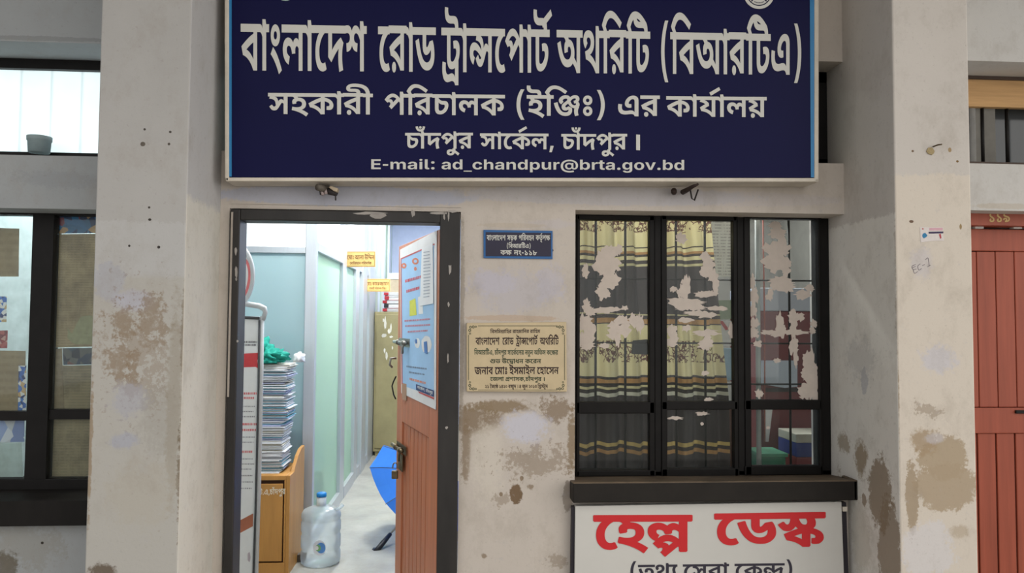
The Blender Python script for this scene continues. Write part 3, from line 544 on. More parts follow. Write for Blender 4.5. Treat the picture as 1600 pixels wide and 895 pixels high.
'B204':'755,622 755,515 658,515 658,0 530,16 495,55q 419,116q 332,161q 229,192q 166,202 134,316 192,290 289,280q 412,237q 496,181q 532,150 531,173q 530,220q 530,246 530,688 634,688 657,622|473,463 473,408q 421,319q 316,260q 234,250 154,269 134,316 207,330q 302,366q 348,416q 348,450 348,480q 310,525q 285,544 404,625 434,594q 473,510q|190,422 124,422q 44,487q 44,543 44,567q 56,610q 65,628 180,601 176,591q 171,574q 171,565 171,546q 193,530q 211,530 230,530q 262,543q 295,575q 314,605 404,625 416,586 387,535q 325,461q 245,422q|658,-117 532,-117 519,-86q 461,-58q 414,-58 387,-58q 329,-66q 265,-75q 229,-75 198,-75q 128,-62q 68,-25q 30,44q 30,102 30,118q 34,155q 38,170 162,158 159,147q 155,123q 155,109 155,65q 210,33q 250,33 293,33q 360,50q 401,50 440,50q 499,20q 530,-8 530,71 658,68',
'B434':'194,105 164,105q 108,125q 56,176q 29,223 118,278 139,245q 167,218q 186,218 200,218q 223,230q 255,274q 279,320 304,347 331,397q 379,437q 413,437 441,437q 484,411q 512,384 529,325 516,274 496,300q 462,329q 446,329 434,329q 414,315q 386,272q 359,229 331,185q 281,129q 229,105q|244,248 235,310q 215,384q 192,404 168,425q 87,446q 26,453 61,565 131,531 188,521q 258,493q 299,450q 317,385q 321,338|1010,622 1010,515 619,515 619,218 619,183q 627,151q 635,143 649,127q 681,127 711,127q 761,152q 787,177 809,198q 834,245q 834,270 834,290q 809,315q 782,315 769,315q 747,313q 738,311 720,416 742,421q 786,427q 814,427 866,427q 930,392q 960,332q 960,293 960,238q 913,141q 874,103 835,65q 732,20q 673,20 621,20q 561,40q 541,59 520,77q 491,146q 491,218 491,379 494,390 493,412q 491,461q 491,483 491,515 -10,515 -10,622|790,622 789,654q 758,681q 720,681 643,681 568,681q 475,710q 448,739 429,760q 411,817q 411,854 411,869q 413,894q 416,912 537,904 536,895q 535,881q 535,875 535,853q 544,820q 555,809 566,799q 601,789q 640,789 719,789 778,789q 846,771q 870,748 889,729q 910,669q 911,622',
'B410':'829,622 829,515 733,515 733,-43 605,-43 605,124 609,136 607,157q 605,201q 605,223 605,368 635,280 601,319q 539,363q 504,363 482,363q 450,337q 450,313 450,307q 451,297q 452,291 343,283 336,308q 303,346q 256,368q 227,368 193,368q 162,340q 162,321 162,300q 191,271q 219,259 163,157 121,175q 62,224q 30,290q 30,330 30,374q 76,441q 156,478q 208,478 256,478q 324,456q 381,413q 411,381 372,367 377,420q 442,472q 487,472 534,472q 605,429q 632,405 607,413 606,431q 605,465q 605,482 605,515 -10,515 -10,622|385,258 423,258q 489,240q 552,202q 619,145q 658,105 635,-5 604,30q 545,88q 483,132q 420,156q 385,156 335,156q 262,109q 217,64 212,78 232,91q 278,114q 311,114 341,114q 392,78q 392,39 392,29q 387,3q 385,-2 271,-52 285,-41q 305,-14q 305,2 305,19q 283,35q 265,35 251,35q 227,28q 213,20 124,99 167,150q 244,221q 331,258q|602,82 336,-134 260,-59 330,-3 361,6 370,17q 390,37q 410,55q 419,62 537,155',
'B431':'517,276 444,276q 341,337q 315,392 330,394 323,364q 287,306q 229,269q 186,269 156,269q 99,287q 46,338q 17,386 106,442 129,404q 159,382q 178,382 199,382q 230,406q 249,467q 250,523 373,523 379,492q 400,438q 432,397q 474,376q 500,376 528,376q 556,407q 556,436 556,468q 516,526q 487,547 618,564 634,549q 665,504q 686,446q 686,412 686,345q 597,276q|866,622 866,515 -10,515 -10,622|585,357 585,308 583,316 653,308q 765,261q 830,181q 830,126 830,78q 762,12q 691,12 672,12q 644,15q 630,17 635,115 640,114q 654,113q 661,113 688,113q 707,131q 707,143 707,170q 642,211q 585,219 587,275 587,-43 459,-43 417,-5q 335,45q 238,76q 173,86 127,197 218,241q 380,303q 463,324 461,301 461,353|459,265 487,229 429,216q 311,174q 255,149 247,163 311,153q 421,105q 461,71 460,88q 459,122q 459,139',
'B372':'195,458 246,458q 329,432q 413,379q 463,336 396,263 356,299q 264,348q 214,348 192,348q 162,328q 162,307 162,288q 188,260q 219,249 162,142 101,168q 30,258q 30,312 30,362q 78,426q 153,458q|965,622 965,515 522,515 522,236 493,293 553,344q 715,430q 811,461 900,386 885,357q 867,293q 858,223q 858,183 858,153q 864,84q 879,10q 890,-29 766,-59 747,21 739,62q 729,143q 729,186 729,227q 741,297q 764,362q 779,396 817,346 777,334q 663,278q 546,205q 499,164 394,233 394,354 397,364 396,388q 394,436q 394,459 394,515 -10,515 -10,622|646,109 681,109q 740,77q 761,48 766,-59 753,-28q 699,1q 658,1 627,1q 564,-7q 496,-17q 455,-17 422,-17q 347,-4q 281,31q 240,99q 240,153 240,173q 246,214q 249,230 369,214 366,203q 364,178q 364,167 364,136q 393,103q 442,91q 470,91 505,91q 559,101q 613,109q',
'B347':'873,622 873,515 199,515 199,305 161,331 188,356q 273,411q 377,463q 432,480 518,410 502,378q 487,319q 487,288 487,267q 491,231q 495,212 455,229 482,254q 567,310q 671,360q 726,378 812,308 795,276q 781,202q 781,163 781,124q 794,57q 806,16 681,-11 667,34q 652,111q 652,154 652,206q 675,283q 692,313 743,270 696,254q 598,200q 508,137q 471,107 366,176 362,194q 358,244q 358,265 358,306q 380,382q 398,414 449,372 403,355q 305,302q 214,239q 176,208 71,277 71,515 -10,515 -10,622',
'B454':'856,622 856,515 540,515 540,254 536,215 538,196q 540,153q 540,131 540,0 412,0 376,54q 271,138q 142,194q 67,206 18,322 110,374q 328,469q 434,497 416,464 416,515 -10,515 -10,622|412,405 433,382 366,363q 245,312q 180,280 222,272q 313,231q 400,167q 433,125 415,115 414,138q 412,184q 412,207|671,132 625,132q 548,172q 486,249q 460,306 530,363 541,321q 577,263q 623,235q 646,235 666,235q 693,256q 693,280 693,294q 678,321q 645,342q 616,350 652,459 704,444q 777,393q 815,320q 815,274 815,210q 739,132q|171,-12 141,-12q 99,31q 99,62 99,94q 141,136q 171,136 203,136q 243,94q 243,62 243,31q 203,-12q',
'B317':'418,60 350,60q 230,98q 128,184q 47,326q 17,431 138,465 167,363q 243,232q 345,168q 411,168 477,168q 540,216q 540,255 540,284q 525,328q 517,341 617,343 586,316q 520,271q 446,244q 400,244 355,244q 288,272q 250,326q 250,366 250,390q 267,442q 311,495q 351,516 333,515q 302,515q 281,515 -10,515 -10,622 1448,622 1448,515 701,515 683,515q 632,517q 582,520q 564,521 503,501q 419,455q 376,407q 376,382 376,365q 398,344q 415,344 442,344q 482,366q 508,387 649,344 657,325q 665,279q 665,251 665,220q 637,153q 577,95q 484,60q|1339,192 1339,158q 1356,65q 1372,16 1248,-11 1229,43q 1210,143q 1210,195 1210,221q 1217,277q 1228,329q 1236,345 1258,341 1233,335q 1190,330q 1162,330 1107,330q 995,346q 894,375q 856,392 836,387q 799,380q 769,376q 759,376 686,376q 565,413q 473,486q 445,540 493,557 577,556 592,525q 640,489q 707,475q 748,475 768,475q 807,479q 848,487q 869,494 911,476q 994,448q 1092,432q 1157,432 1198,432q 1268,436q 1310,443 1381,346 1360,313q 1339,240q|898,1 833,1q 718,39q 622,123q 582,192 663,267 691,215q 758,145q 841,109q 890,109 957,109q 1020,157q 1020,196 1020,225q 1005,268q 997,282 1096,283 1066,256q 1000,212q 926,185q 879,185 813,185q 730,247q 730,307 730,336q 758,398q 795,428 918,404 895,389q 868,362q 856,337q 856,323 856,306q 878,285q 895,285 922,285q 962,306q 988,328 1129,285 1136,266q 1145,220q 1145,192 1145,160q 1118,92q 1059,35q 965,1q',
'B84':'197,329 251,329q 332,293q 376,231q 376,191 376,149q 345,85q 318,62 319,108 387,115q 459,175q 459,227 459,257q 430,305q 350,348q 270,369 185,391q 83,433q 37,490q 37,531 37,557q 59,606q 79,631 191,588 184,578q 174,560q 174,549 174,539q 185,523q 219,509q 283,489q 335,475 419,451q 522,396q 575,335q 593,267q 593,230 593,163q 530,75q 418,23q 275,0q 196,0 180,0 158,104 210,113q 254,148q 254,173 254,197q 225,225q 198,225 173,225q 151,203q 151,187 151,179q 155,165q 158,158 40,132 33,151q 24,186q 24,205 24,245q 65,300q 143,329q',
'L67':'364,-9 273,-9q 128,74q 44,233q 44,345 44,458q 129,617q 274,700q 364,700 423,700q 524,668q 602,605q 653,514q 661,456 521,456 516,485q 489,530q 449,561q 397,578q 367,578 313,578q 230,523q 184,419q 184,345 184,270q 231,166q 313,114q 367,114 397,114q 448,130q 489,161q 516,206q 522,235 661,235 655,187q 609,99q 533,30q 429,-9q',
'B602':'249,0 249,415 249,433q 251,484q 253,539q 253,560 248,553q 215,522q 200,511 119,445 48,534 275,714 395,714 395,0',
}
WORDS={
'বাংলাদেশ':(4182,'B42:0:0 B54:627:0 B6:928:0 B47:1366:0 B54:2138:0 B61:2439:0 B37:2834:0 B48:3471:0'),
'রোড':(2061,'B61:0:0 B46:395:0 B54:1022:0 B32:1323:0'),
'ট্রান্সপোর্ট':(3987,'B214:0:0 B54:708:0 B367:1009:0 B61:1939:0 B40:2334:0 B54:3095:0 B30:3396:0 B131:3987:0'),
'অথরিটি':(3487,'B8:0:0 B36:955:0 B55:1667:0 B46:1969:0 B520:2595:0'),
'(বিআরটিএ)':(5403,'B593:0:0 B55:453:0 B42:754:0 B9:1381:0 B46:2637:0 B520:3263:0 B16:4156:0 B594:4950:0'),
'সহকারী':(3358,'B50:0:0 B51:706:0 B20:1276:0 B54:2129:0 B46:2430:0 B56:3057:0'),
'পরিচালক':(4207,'B40:0:0 B55:761:0 B46:1062:0 B25:1689:0 B54:2280:0 B47:2581:0 B20:3354:0'),
'(ইঞ্জিঃ)':(3133,'B593:0:0 B10:453:0 B55:1024:0 B322:1325:0 B7:2241:0 B594:2679:0'),
'এর':(1421,'B16:0:0 B46:794:0'),
'কার্যালয়':(3552,'B20:0:0 B54:853:0 B45:1154:0 B131:1816:0 B54:1816:0 B47:2118:0 B70:2890:0'),
'চাঁদপুর':(2916,'B25:0:0 B54:591:0 B5:796:0 B37:892:0 B40:1528:0 B57:2244:0 B46:2290:0'),
'সার্কেল,':(3329,'B50:0:0 B54:706:0 B61:1007:0 B20:1402:0 B131:1989:0 B47:2255:0 B597:3028:0'),
'।':(397,'B641:0:0'),
'E-mail:':(3224,'L69:0:0 B598:577:0 L109:941:0 L97:1805:0 L105:2355:0 L108:2611:0 B611:2902:0'),
'ad_chandpur@brta.gov.bd':(12367,'L97:0:0 L100:550:0 B621:1148:0 L99:1559:0 L104:2117:0 L97:2706:0 L110:3257:0 L100:3846:0 L112:4444:0 L117:5041:0 L114:5631:0 L64:6016:0 L98:6978:0 L114:7575:0 L116:7960:0 L97:8306:0 B599:8856:0 L103:9140:0 L111:9739:0 L118:10320:0 B599:10888:0 L98:11171:0 L100:11769:0'),
'সড়ক':(2298,'B50:0:0 B68:706:0 B20:1445:0'),
'পরিবহন':(3517,'B40:0:0 B55:761:0 B46:1062:0 B42:1689:0 B51:2315:0 B39:2885:0'),
'কর্তৃপক্ষ':(3310,'B20:0:0 B35:853:0 B131:1403:0 B59:1452:0 B40:1583:0 B129:2345:0'),
'কক্ষ':(1818,'B20:0:0 B129:853:0'),
'নং-১১৮':(3290,'B39:0:0 B6:632:0 B598:1070:0 B76:1434:0 B76:2053:0 B83:2671:0'),
'বিসমিল্লাহির':(5168,'B55:0:0 B42:301:0 B50:928:0 B55:1634:0 B44:1935:0 B413:2578:0 B54:3369:0 B55:3670:0 B51:3971:0 B46:4541:0'),
'রাহমানির':(4001,'B46:0:0 B54:627:0 B51:928:0 B44:1497:0 B54:2141:0 B55:2442:0 B39:2743:0 B46:3375:0'),
'রাহিম':(2442,'B46:0:0 B54:627:0 B55:928:0 B51:1229:0 B44:1799:0'),
'বিআরটিএ,':(4797,'B55:0:0 B42:301:0 B9:928:0 B46:2184:0 B520:2810:0 B16:3702:0 B597:4496:0'),
'সার্কেলের':(4050,'B50:0:0 B54:706:0 B61:1007:0 B20:1402:0 B131:1989:0 B61:2255:0 B47:2650:0 B46:3423:0'),
'নতুন':(1994,'B39:0:0 B35:632:0 B57:1231:0 B39:1362:0'),
'অফিস':(2844,'B8:0:0 B55:955:0 B41:1256:0 B50:2138:0'),
'কক্ষের':(2840,'B20:0:0 B61:853:0 B129:1248:0 B46:2213:0'),
'শুভ':(1630,'B456:0:0 B43:882:0'),
'উদ্বোধন':(3341,'B12:0:0 B61:739:0 B262:1134:0 B54:1781:0 B38:2082:0 B39:2709:0'),
'করেন':(2506,'B20:0:0 B61:853:0 B46:1248:0 B39:1875:0'),
'জনাব':(2550,'B27:0:0 B39:991:0 B54:1623:0 B42:1924:0'),
'মোঃ':(1777,'B61:0:0 B44:395:0 B54:1038:0 B7:1339:0'),
'ইসমাইল':(3564,'B10:0:0 B50:571:0 B44:1277:0 B54:1920:0 B10:2221:0 B47:2792:0'),
'হোসেন':(2999,'B61:0:0 B51:395:0 B54:965:0 B61:1266:0 B50:1661:0 B39:2367:0'),
'জেলা':(2460,'B61:0:0 B27:395:0 B47:1386:0 B54:2159:0'),
'প্রশাসক,চাঁদপুর':(6600,'B224:0:0 B48:811:0 B54:1523:0 B50:1824:0 B20:2530:0 B597:3383:0 B25:3684:0 B54:4275:0 B5:4480:0 B37:4576:0 B40:5212:0 B57:5928:0 B46:5974:0'),
'২১':(1238,'B77:0:0 B76:619:0'),
'জ্যৈষ্ঠ':(2426,'B62:0:0 B27:395:0 B202:1386:0 B424:1669:0'),
'১৪২০':(2475,'B76:0:0 B79:619:0 B77:1238:0 B75:1856:0'),
'বঙ্গাব্দ':(2309,'B42:0:0 B307:627:0 B54:1372:0 B133:1673:0 B37:1673:0'),
'৪':(619,'B79:0:0'),
'জুন':(1623,'B27:0:0 B57:929:0 B39:991:0'),
'২০১৩':(2475,'B77:0:0 B75:619:0 B76:1238:0 B78:1856:0'),
'খ্রিস্টাব্দ':(2983,'B55:0:0 B204:301:0 B434:1046:0 B54:2046:0 B133:2347:0 B37:2347:0'),
'হেল্প':(1784,'B61:0:0 B51:395:0 B410:965:0'),
'ডেস্ক':(1990,'B61:0:0 B32:395:0 B431:1134:0'),
'(তথ্য':(2179,'B593:0:0 B35:453:0 B36:1183:0 B202:1896:0'),
'সেবা':(2029,'B61:0:0 B50:395:0 B42:1101:0 B54:1728:0'),
'কেন্দ্র)':(2657,'B61:0:0 B20:395:0 B372:1248:0 B594:2203:0'),
'আলা':(2330,'B9:0:0 B47:1256:0 B54:2029:0'),
'উদ্দিন':(2534,'B12:0:0 B55:739:0 B347:1040:0 B39:1902:0'),
'মোটরযান':(4152,'B61:0:0 B44:395:0 B54:1038:0 B30:1339:0 B46:1930:0 B45:2557:0 B54:3219:0 B39:3520:0'),
'পরিদর্শক':(3890,'B40:0:0 B55:761:0 B46:1062:0 B37:1689:0 B48:2325:0 B131:2941:0 B20:3036:0'),
'কামরুজ্জামান':(5959,'B20:0:0 B54:853:0 B44:1154:0 B454:1798:0 B317:2644:0 B54:4082:0 B44:4383:0 B54:5026:0 B39:5327:0'),
'ট.এ,চাঁদপুর':(4886,'B30:0:0 B599:591:0 B16:875:0 B597:1669:0 B25:1970:0 B54:2561:0 B5:2766:0 B37:2862:0 B40:3498:0 B57:4214:0 B46:4259:0'),
'১১৯':(1856,'B76:0:0 B76:619:0 B84:1238:0'),
'EC-1':(2194,'L69:0:0 L67:577:0 B598:1279:0 B602:1643:0'),
}
# ---------------------------------------------------------------- lettering
def flat_contour(c):
    pts = []
    for q in c.split(' '):
        on = not q.endswith('q')
        x, y = (q if on else q[:-1]).split(',')
        pts.append((float(x), float(y), on))
    full = []
    n = len(pts)
    for i in range(n):
        a, b = pts[i], pts[(i + 1) % n]
        full.append(a)
        if not a[2] and not b[2]:
            full.append(((a[0] + b[0]) / 2, (a[1] + b[1]) / 2, True))
    k = next((i for i, p in enumerate(full) if p[2]), 0)
    full = full[k:] + full[:k]
    out, i, n = [], 0, len(full)
    while i < n:
        p = full[i]
        if p[2]:
            out.append((p[0], p[1]))
            i += 1
        else:
            a, b = full[i - 1], full[(i + 1) % n]
            for t in (0.25, 0.5, 0.75):
                out.append(((1 - t) ** 2 * a[0] + 2 * t * (1 - t) * p[0] + t * t * b[0], (1 - t) ** 2 * a[1] + 2 * t * (1 - t) * p[1] + t * t * b[1]))
            i += 1
    res = []
    for p in out:
        if not res or abs(p[0] - res[-1][0]) + abs(p[1] - res[-1][1]) > 0.5:
            res.append(p)
    return res


def winding(p, ls):
    w_ = 0
    for l in ls:
        for i in range(len(l)):
            (x0, y0), (x1, y1) = l[i - 1], l[i]
            if y0 <= p[1] < y1 or y1 <= p[1] < y0:
                if p[0] < (x1 - x0) * (p[1] - y0) / (y1 - y0) + x0:
                    w_ += 1 if y1 > y0 else -1
    return w_


GC = {}


def glyph(k):
    """filled letter shape: its points and triangles"""
    if k not in GC:
        ls = [flat_contour(c) for c in GLYPHS[k].split('|') if c]
        ls = [l for l in ls if len(l) > 2]
        pts, eds = [], []
        for l in ls:
            o = len(pts)
            pts += [Vector(p) for p in l]
            eds += [(o + i, o + (i + 1) % len(l)) for i in range(len(l))]
        v, e, f, *_ = delaunay_2d_cdt(pts, eds, [], 0, 0.01)
        tri = []
        for t in f:
            c = sum((v[i] for i in t), Vector((0, 0))) / len(t)
            if winding(c, ls):
                tri.append(tuple(t))
        GC[k] = (v, tri)
    return GC[k]


def layout(text):
    x, out = 0, []
    for wd in text.split(' '):
        adv, gs = WORDS[wd]
        for q in gs.split(' '):
            k, gx, gy = q.rsplit(':', 2)
            out.append((k, x + int(gx), int(gy)))
        x += adv + 260
    return out


def write(mb, text, u0, u1, m0, b0, m1, b1, place, top=622.0):
    """set a run of text between two picture columns: head line m0->m1, foot line b0->b1; place(u, v) gives the surface"""
    gs = layout(text)
    xs = [p[0] + gx for k, gx, gy in gs for p in glyph(k)[0]]
    xa, xb = min(xs), max(xs)
    for n_, (k, gx, gy) in enumerate(gs):
        vv, tri = glyph(k)
        out = []
        for (x, y) in vv:
            s = (x + gx - xa) / (xb - xa)
            h = (y + gy) / top
            vb, vm = b0 + (b1 - b0) * s, m0 + (m1 - m0) * s
            p = place(u0 + (u1 - u0) * s, vb + (vm - vb) * h)
            out.append(p + (CAM - p).normalized() * (.00012 * (n_ % 3)))
        mb.add(out, tri)
    return mb


def jag(pts, amp, n=3):
    """rough torn outline in picture units"""
    out = []
    for i in range(len(pts)):
        a, b = pts[i], pts[(i + 1) % len(pts)]
        for k in range(n):
            t = k / n
            out.append((a[0] + (b[0] - a[0]) * t + random.uniform(-amp, amp), a[1] + (b[1] - a[1]) * t + random.uniform(-amp, amp)))
    return out


def blob(u, v, ru, rv, n=14, amp=0.25):
    return [(u + ru * math.cos(2 * math.pi * k / n) * (1 + random.uniform(-amp, amp)), v + rv * math.sin(2 * math.pi * k / n) * (1 + random.uniform(-amp, amp))) for k in range(n)]

# ================================================================ the setting
YF, YP, YW = 3.30, 2.90, 3.445        # bay walls, pillar faces, window frames
PLX0, PLX1 = P(145.5, 447, YP).x, P(288.5, 447, YP).x
PRX0, PRX1 = P(1400.5, 447, YP).x, P(1520, 447, YP).x
ZT = 3.75


def mk(u, v, Y, ru, rv, c, edge=0.9, st=1.0, face='front'):
    return (P(u, v, Y), (ru * Y / F, 0, rv * Y / F), c, edge, st, face)


def mks(u, v, X, ry, rz, c, edge=0.9, st=1.0):
    return (PX(u, v, X), (0, ry, rz), c, edge, st, 'side')


WALL = (196, 187, 177)
TAN, BROWN, LILAC = (154, 140, 120), (134, 116, 95), (188, 184, 194)

# veranda floor and slab
gm = plaster('concrete_paving', (150, 146, 138), (125, 121, 114), [], bscale=1.2)
struct(MB().box(-9, 9, -14, YF + 0.3, -0.12, 0).build('floor', gm), 'grey concrete veranda floor in front of the offices', 'floor')
struct(MB().box(-6, 6, 1.3, YF + 0.3, ZT, ZT + 0.2).build('ceiling', mat('slab_paint', (190, 190, 186), 0.9)), 'pale painted slab over the veranda', 'ceiling')

# pillars
ml = plaster('pillar_paint_shaded', (171, 169, 166), (158, 156, 153),  # greyer than the right pillar: its weaker light is put into the colour
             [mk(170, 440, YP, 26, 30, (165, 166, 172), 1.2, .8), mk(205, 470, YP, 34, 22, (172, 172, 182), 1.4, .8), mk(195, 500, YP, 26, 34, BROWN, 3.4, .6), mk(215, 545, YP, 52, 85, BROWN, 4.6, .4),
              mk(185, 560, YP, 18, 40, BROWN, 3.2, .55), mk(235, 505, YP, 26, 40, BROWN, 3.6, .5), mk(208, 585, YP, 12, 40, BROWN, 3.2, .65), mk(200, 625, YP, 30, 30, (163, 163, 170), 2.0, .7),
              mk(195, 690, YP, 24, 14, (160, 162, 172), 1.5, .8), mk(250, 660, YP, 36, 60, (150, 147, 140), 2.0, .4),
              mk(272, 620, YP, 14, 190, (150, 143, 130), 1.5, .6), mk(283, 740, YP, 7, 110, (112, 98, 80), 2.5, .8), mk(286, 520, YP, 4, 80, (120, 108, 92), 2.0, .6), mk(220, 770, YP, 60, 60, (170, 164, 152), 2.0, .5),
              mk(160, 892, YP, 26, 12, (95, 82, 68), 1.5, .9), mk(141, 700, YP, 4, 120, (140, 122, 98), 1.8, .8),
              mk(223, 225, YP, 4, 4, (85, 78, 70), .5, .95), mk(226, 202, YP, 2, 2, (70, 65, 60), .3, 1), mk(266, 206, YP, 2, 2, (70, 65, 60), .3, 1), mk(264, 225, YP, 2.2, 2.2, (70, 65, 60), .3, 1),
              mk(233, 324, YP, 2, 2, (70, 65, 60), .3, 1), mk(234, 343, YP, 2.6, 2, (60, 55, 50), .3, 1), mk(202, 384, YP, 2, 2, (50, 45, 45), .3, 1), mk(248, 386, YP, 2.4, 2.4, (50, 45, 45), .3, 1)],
             [(P(200, 346, YP).z, (180, 180, 179), 0.006, .75, 'front'), (P(200, 432, YP).z, (170, 166, 156), 0.02, .8, 'front'), (P(200, 222, YP).z, (172, 170, 167), 0.01, .35, 'front'), (9, (188, 187, 188), 0.03, .8, 'side'), (PX(300, 310, PLX1).z, (208, 204, 194), 0.03, .9, 'side')])  # side face coloured lighter for the light it catches; lower part is cream paint
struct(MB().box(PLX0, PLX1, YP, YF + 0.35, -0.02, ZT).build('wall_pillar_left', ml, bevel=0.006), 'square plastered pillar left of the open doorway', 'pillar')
mr_ = plaster('pillar_paint_light', (196, 190, 183), (186, 180, 173),
              [mk(1520 - 45, 715, YP, 44, 40, (165, 148, 124), 1.2, .9), mk(1445, 690, YP, 26, 26, (160, 140, 114), 1.6, .85), mk(1480, 760, YP, 60, 40, (166, 149, 126), .9, .9), mk(1425, 780, YP, 12, 60, (158, 141, 118), 1.2, .9),
               mk(1450, 860, YP, 46, 50, (204, 202, 205), 1.2, .6), mk(1500, 830, YP, 20, 14, (168, 152, 130), 1.4, .6), mk(1465, 560, YP, 36, 26, (192, 190, 197), 1.8, .7), mk(1460, 685, YP, 22, 10, (192, 190, 197), 1.5, .5),
               mk(1455, 640, YP, 24, 12, BROWN, 4.0, .5), mk(1440, 410, YP, 22, 34, (188, 184, 190), 1.4, .5),
               mk(1455, 235, YP, 6, 7, (165, 148, 110), .8, .9), mk(1426, 236, YP, 2, 2, (110, 90, 70), .3, 1), mk(1484, 234, YP, 3, 4, (150, 125, 85), .5, .9), mk(1496, 252, YP, 2.4, 2, (120, 95, 60), .3, 1),
               mk(1424, 346, YP, 4, 2.4, (110, 90, 75), .5, 1), mk(1501, 354, YP, 2.4, 5, (140, 115, 70), .7, .9), mk(1394, 340, YP, 4, 6, (100, 80, 70), .8, .9), mk(1402, 620, YP, 4, 90, (150, 130, 105), 2.0, .7),
               mks(1318, 690, PRX0, .07, .05, TAN, 2.2, .8), mks(1345, 715, PRX0, .06, .09, (140, 122, 98), 1.4, .85), mks(1375, 770, PRX0, .09, .16, (135, 118, 97), 1.0, .85),
               mks(1390, 860, PRX0, .09, .22, (135, 118, 97), 1.0, .8), mks(1312, 850, PRX0, .025, .30, TAN, 3.0, .6), mks(1350, 595, PRX0, .03, .06, (165, 166, 172), 1.2, .6),
               mks(1345, 560, PRX0, .12, .10, (172, 170, 168), 2.0, .4), mks(1403, 450, PRX0, .02, .5, (150, 135, 118), 1.8, .5), mks(1345, 840, PRX0, .10, .20, (190, 184, 172), 1.4, .7), mks(1350, 780, PRX0, .02, .03, BROWN, 1.2, .8)],
              [(P(1450, 272, YP).z, (206, 196, 182), 0.012, .8, 'front'), (PX(1350, 345, PRX0).z, (216, 212, 204), 0.01, .95, 'side')])
struct(MB().box(PRX0, PRX1, YP, YF + 0.35, -0.02, ZT).build('wall_pillar_right', mr_, bevel=0.006), 'square cream plastered pillar right of the window', 'pillar')

# centre bay: beam, lintel, pier and the wall below the window as one wall
DZ = P(530, 328, YF).z           # door head
WZ = P(1100, 331, YF).z          # window head
WB = P(1100, 752, YF).z          # window sill
VZ0, VZ1 = P(1295, 255, YF).z, P(1295, 96, YF).z
DX0, DX1 = P(355, 500, YF).x, P(718.5, 500, YF).x
WX0 = P(898.5, 540, YF).x
mc = plaster('bay_paint', WALL, (186, 178, 170),
             [mk(805, 455, YF, 75, 40, (186, 181, 184), 1.6, .8), mk(770, 440, YF, 40, 24, LILAC, 1.8, .7), mk(860, 440, YF, 24, 34, LILAC, 2.0, .6), mk(800, 497, YF, 80, 5, (186, 165, 145), 1.2, .7),
              mk(745, 655, YF, 46, 26, BROWN, 1.6, .9), mk(785, 636, YF, 60, 12, (138, 120, 96), 1.6, .9), mk(870, 640, YF, 34, 20, BROWN, 3.0, .8), mk(728, 700, YF, 8, 60, BROWN, 1.8, .8), mk(893, 690, YF, 8, 60, (138, 118, 92), 2.0, .85),
              mk(820, 668, YF, 42, 30, (196, 195, 205), 1.6, .85), mk(762, 720, YF, 30, 70, (204, 196, 184), 1.5, .7), mk(840, 720, YF, 60, 24, BROWN, 4.2, .55),
              mk(806, 772, YF, 10, 16, (112, 90, 66), 1.0, .95), mk(783, 772, YF, 3, 4, BROWN, .6, .9), mk(815, 747, YF, 3, 4, BROWN, .6, .9), mk(830, 760, YF, 6, 5, BROWN, 2.5, .8), mk(785, 780, YF, 14, 10, BROWN, 4.0, .5),
              mk(757, 868, YF, 5, 4, BROWN, 1.5, .8), mk(870, 875, YF, 16, 16, BROWN, 3.2, .5), mk(888, 775, YF, 9, 26, (128, 116, 104), 1.2, .7), mk(722, 520, YF, 4, 200, (150, 140, 128), 2.0, .6), mk(860, 350, YF, 50, 8, LILAC, 1.6, .3),
              mk(1130, 310, YF, 210, 13, (190, 184, 184), .8, .5), mk(540, 306, YF, 220, 17, (176, 178, 190), .5, .95), mk(950, 306, YF, 260, 16, (184, 182, 186), .6, .7), mk(800, 352, YF, 60, 4, (188, 176, 160), 1.0, .6), mk(863, 391, YF, 2, 2, (90, 75, 65), .3, 1)],
             bscale=4.0)
wall = MB()
XL, XR = PLX1 - 0.05, PRX0 + 0.05
T0, T1 = YF, YF + 0.24
wall.box(XL, XR, T0, T1, VZ1, ZT)                      # beam over the ventilator
wall.box(XL, XR, T0, T1, WZ, VZ0)                      # lintel
wall.box(XL, DX0, T0, T1, -0.02, WZ)
wall.box(DX1, WX0, T0, T1, -0.02, WZ)                  # pier
wall.box(DX0, DX1, T0, T1, DZ, WZ + 0.001) if DZ < WZ else None
wall.box(WX0, XR, T0, T1, -0.02, WB - 0.04)            # below the window
struct(wall.build('wall_front', mc), 'stained cream plaster wall of the middle bay with pier and lintel', 'wall')

# ventilator behind the signboard
black = mat('black_paint', (23, 21, 20), 0.5, 0, 0.25, 14, 0.2)
blackd = mat('black_paint_worn', (30, 27, 25), 0.6, 0, 0.3, 9, 0.2, stretch=(1, 1, .3))
wv = MB()
x0, x1 = XL + 0.03, PRX0 - 0.002
for a, b, c, d in ((x0, x1, VZ0, VZ0 + .05), (x0, x1, VZ1 - .05, VZ1), (x0, x0 + .05, VZ0, VZ1), (x1 - .05, x1, VZ0, VZ1), (-.2, -.15, VZ0, VZ1), (.7, .75, VZ0, VZ1)):
    wv.box(a, b, YW, YW + .06, c, d)
win4 = struct(wv.build('window_4', black), 'dark framed ventilator behind the signboard', 'window')
MB().box(x0 + .04, x1 - .04, YW + .025, YW + .03, VZ0 + .04, VZ1 - .04).build('glass_pane', glass('dusty_glass', (.5, .55, .52), .5, (90, 100, 96)), win4)

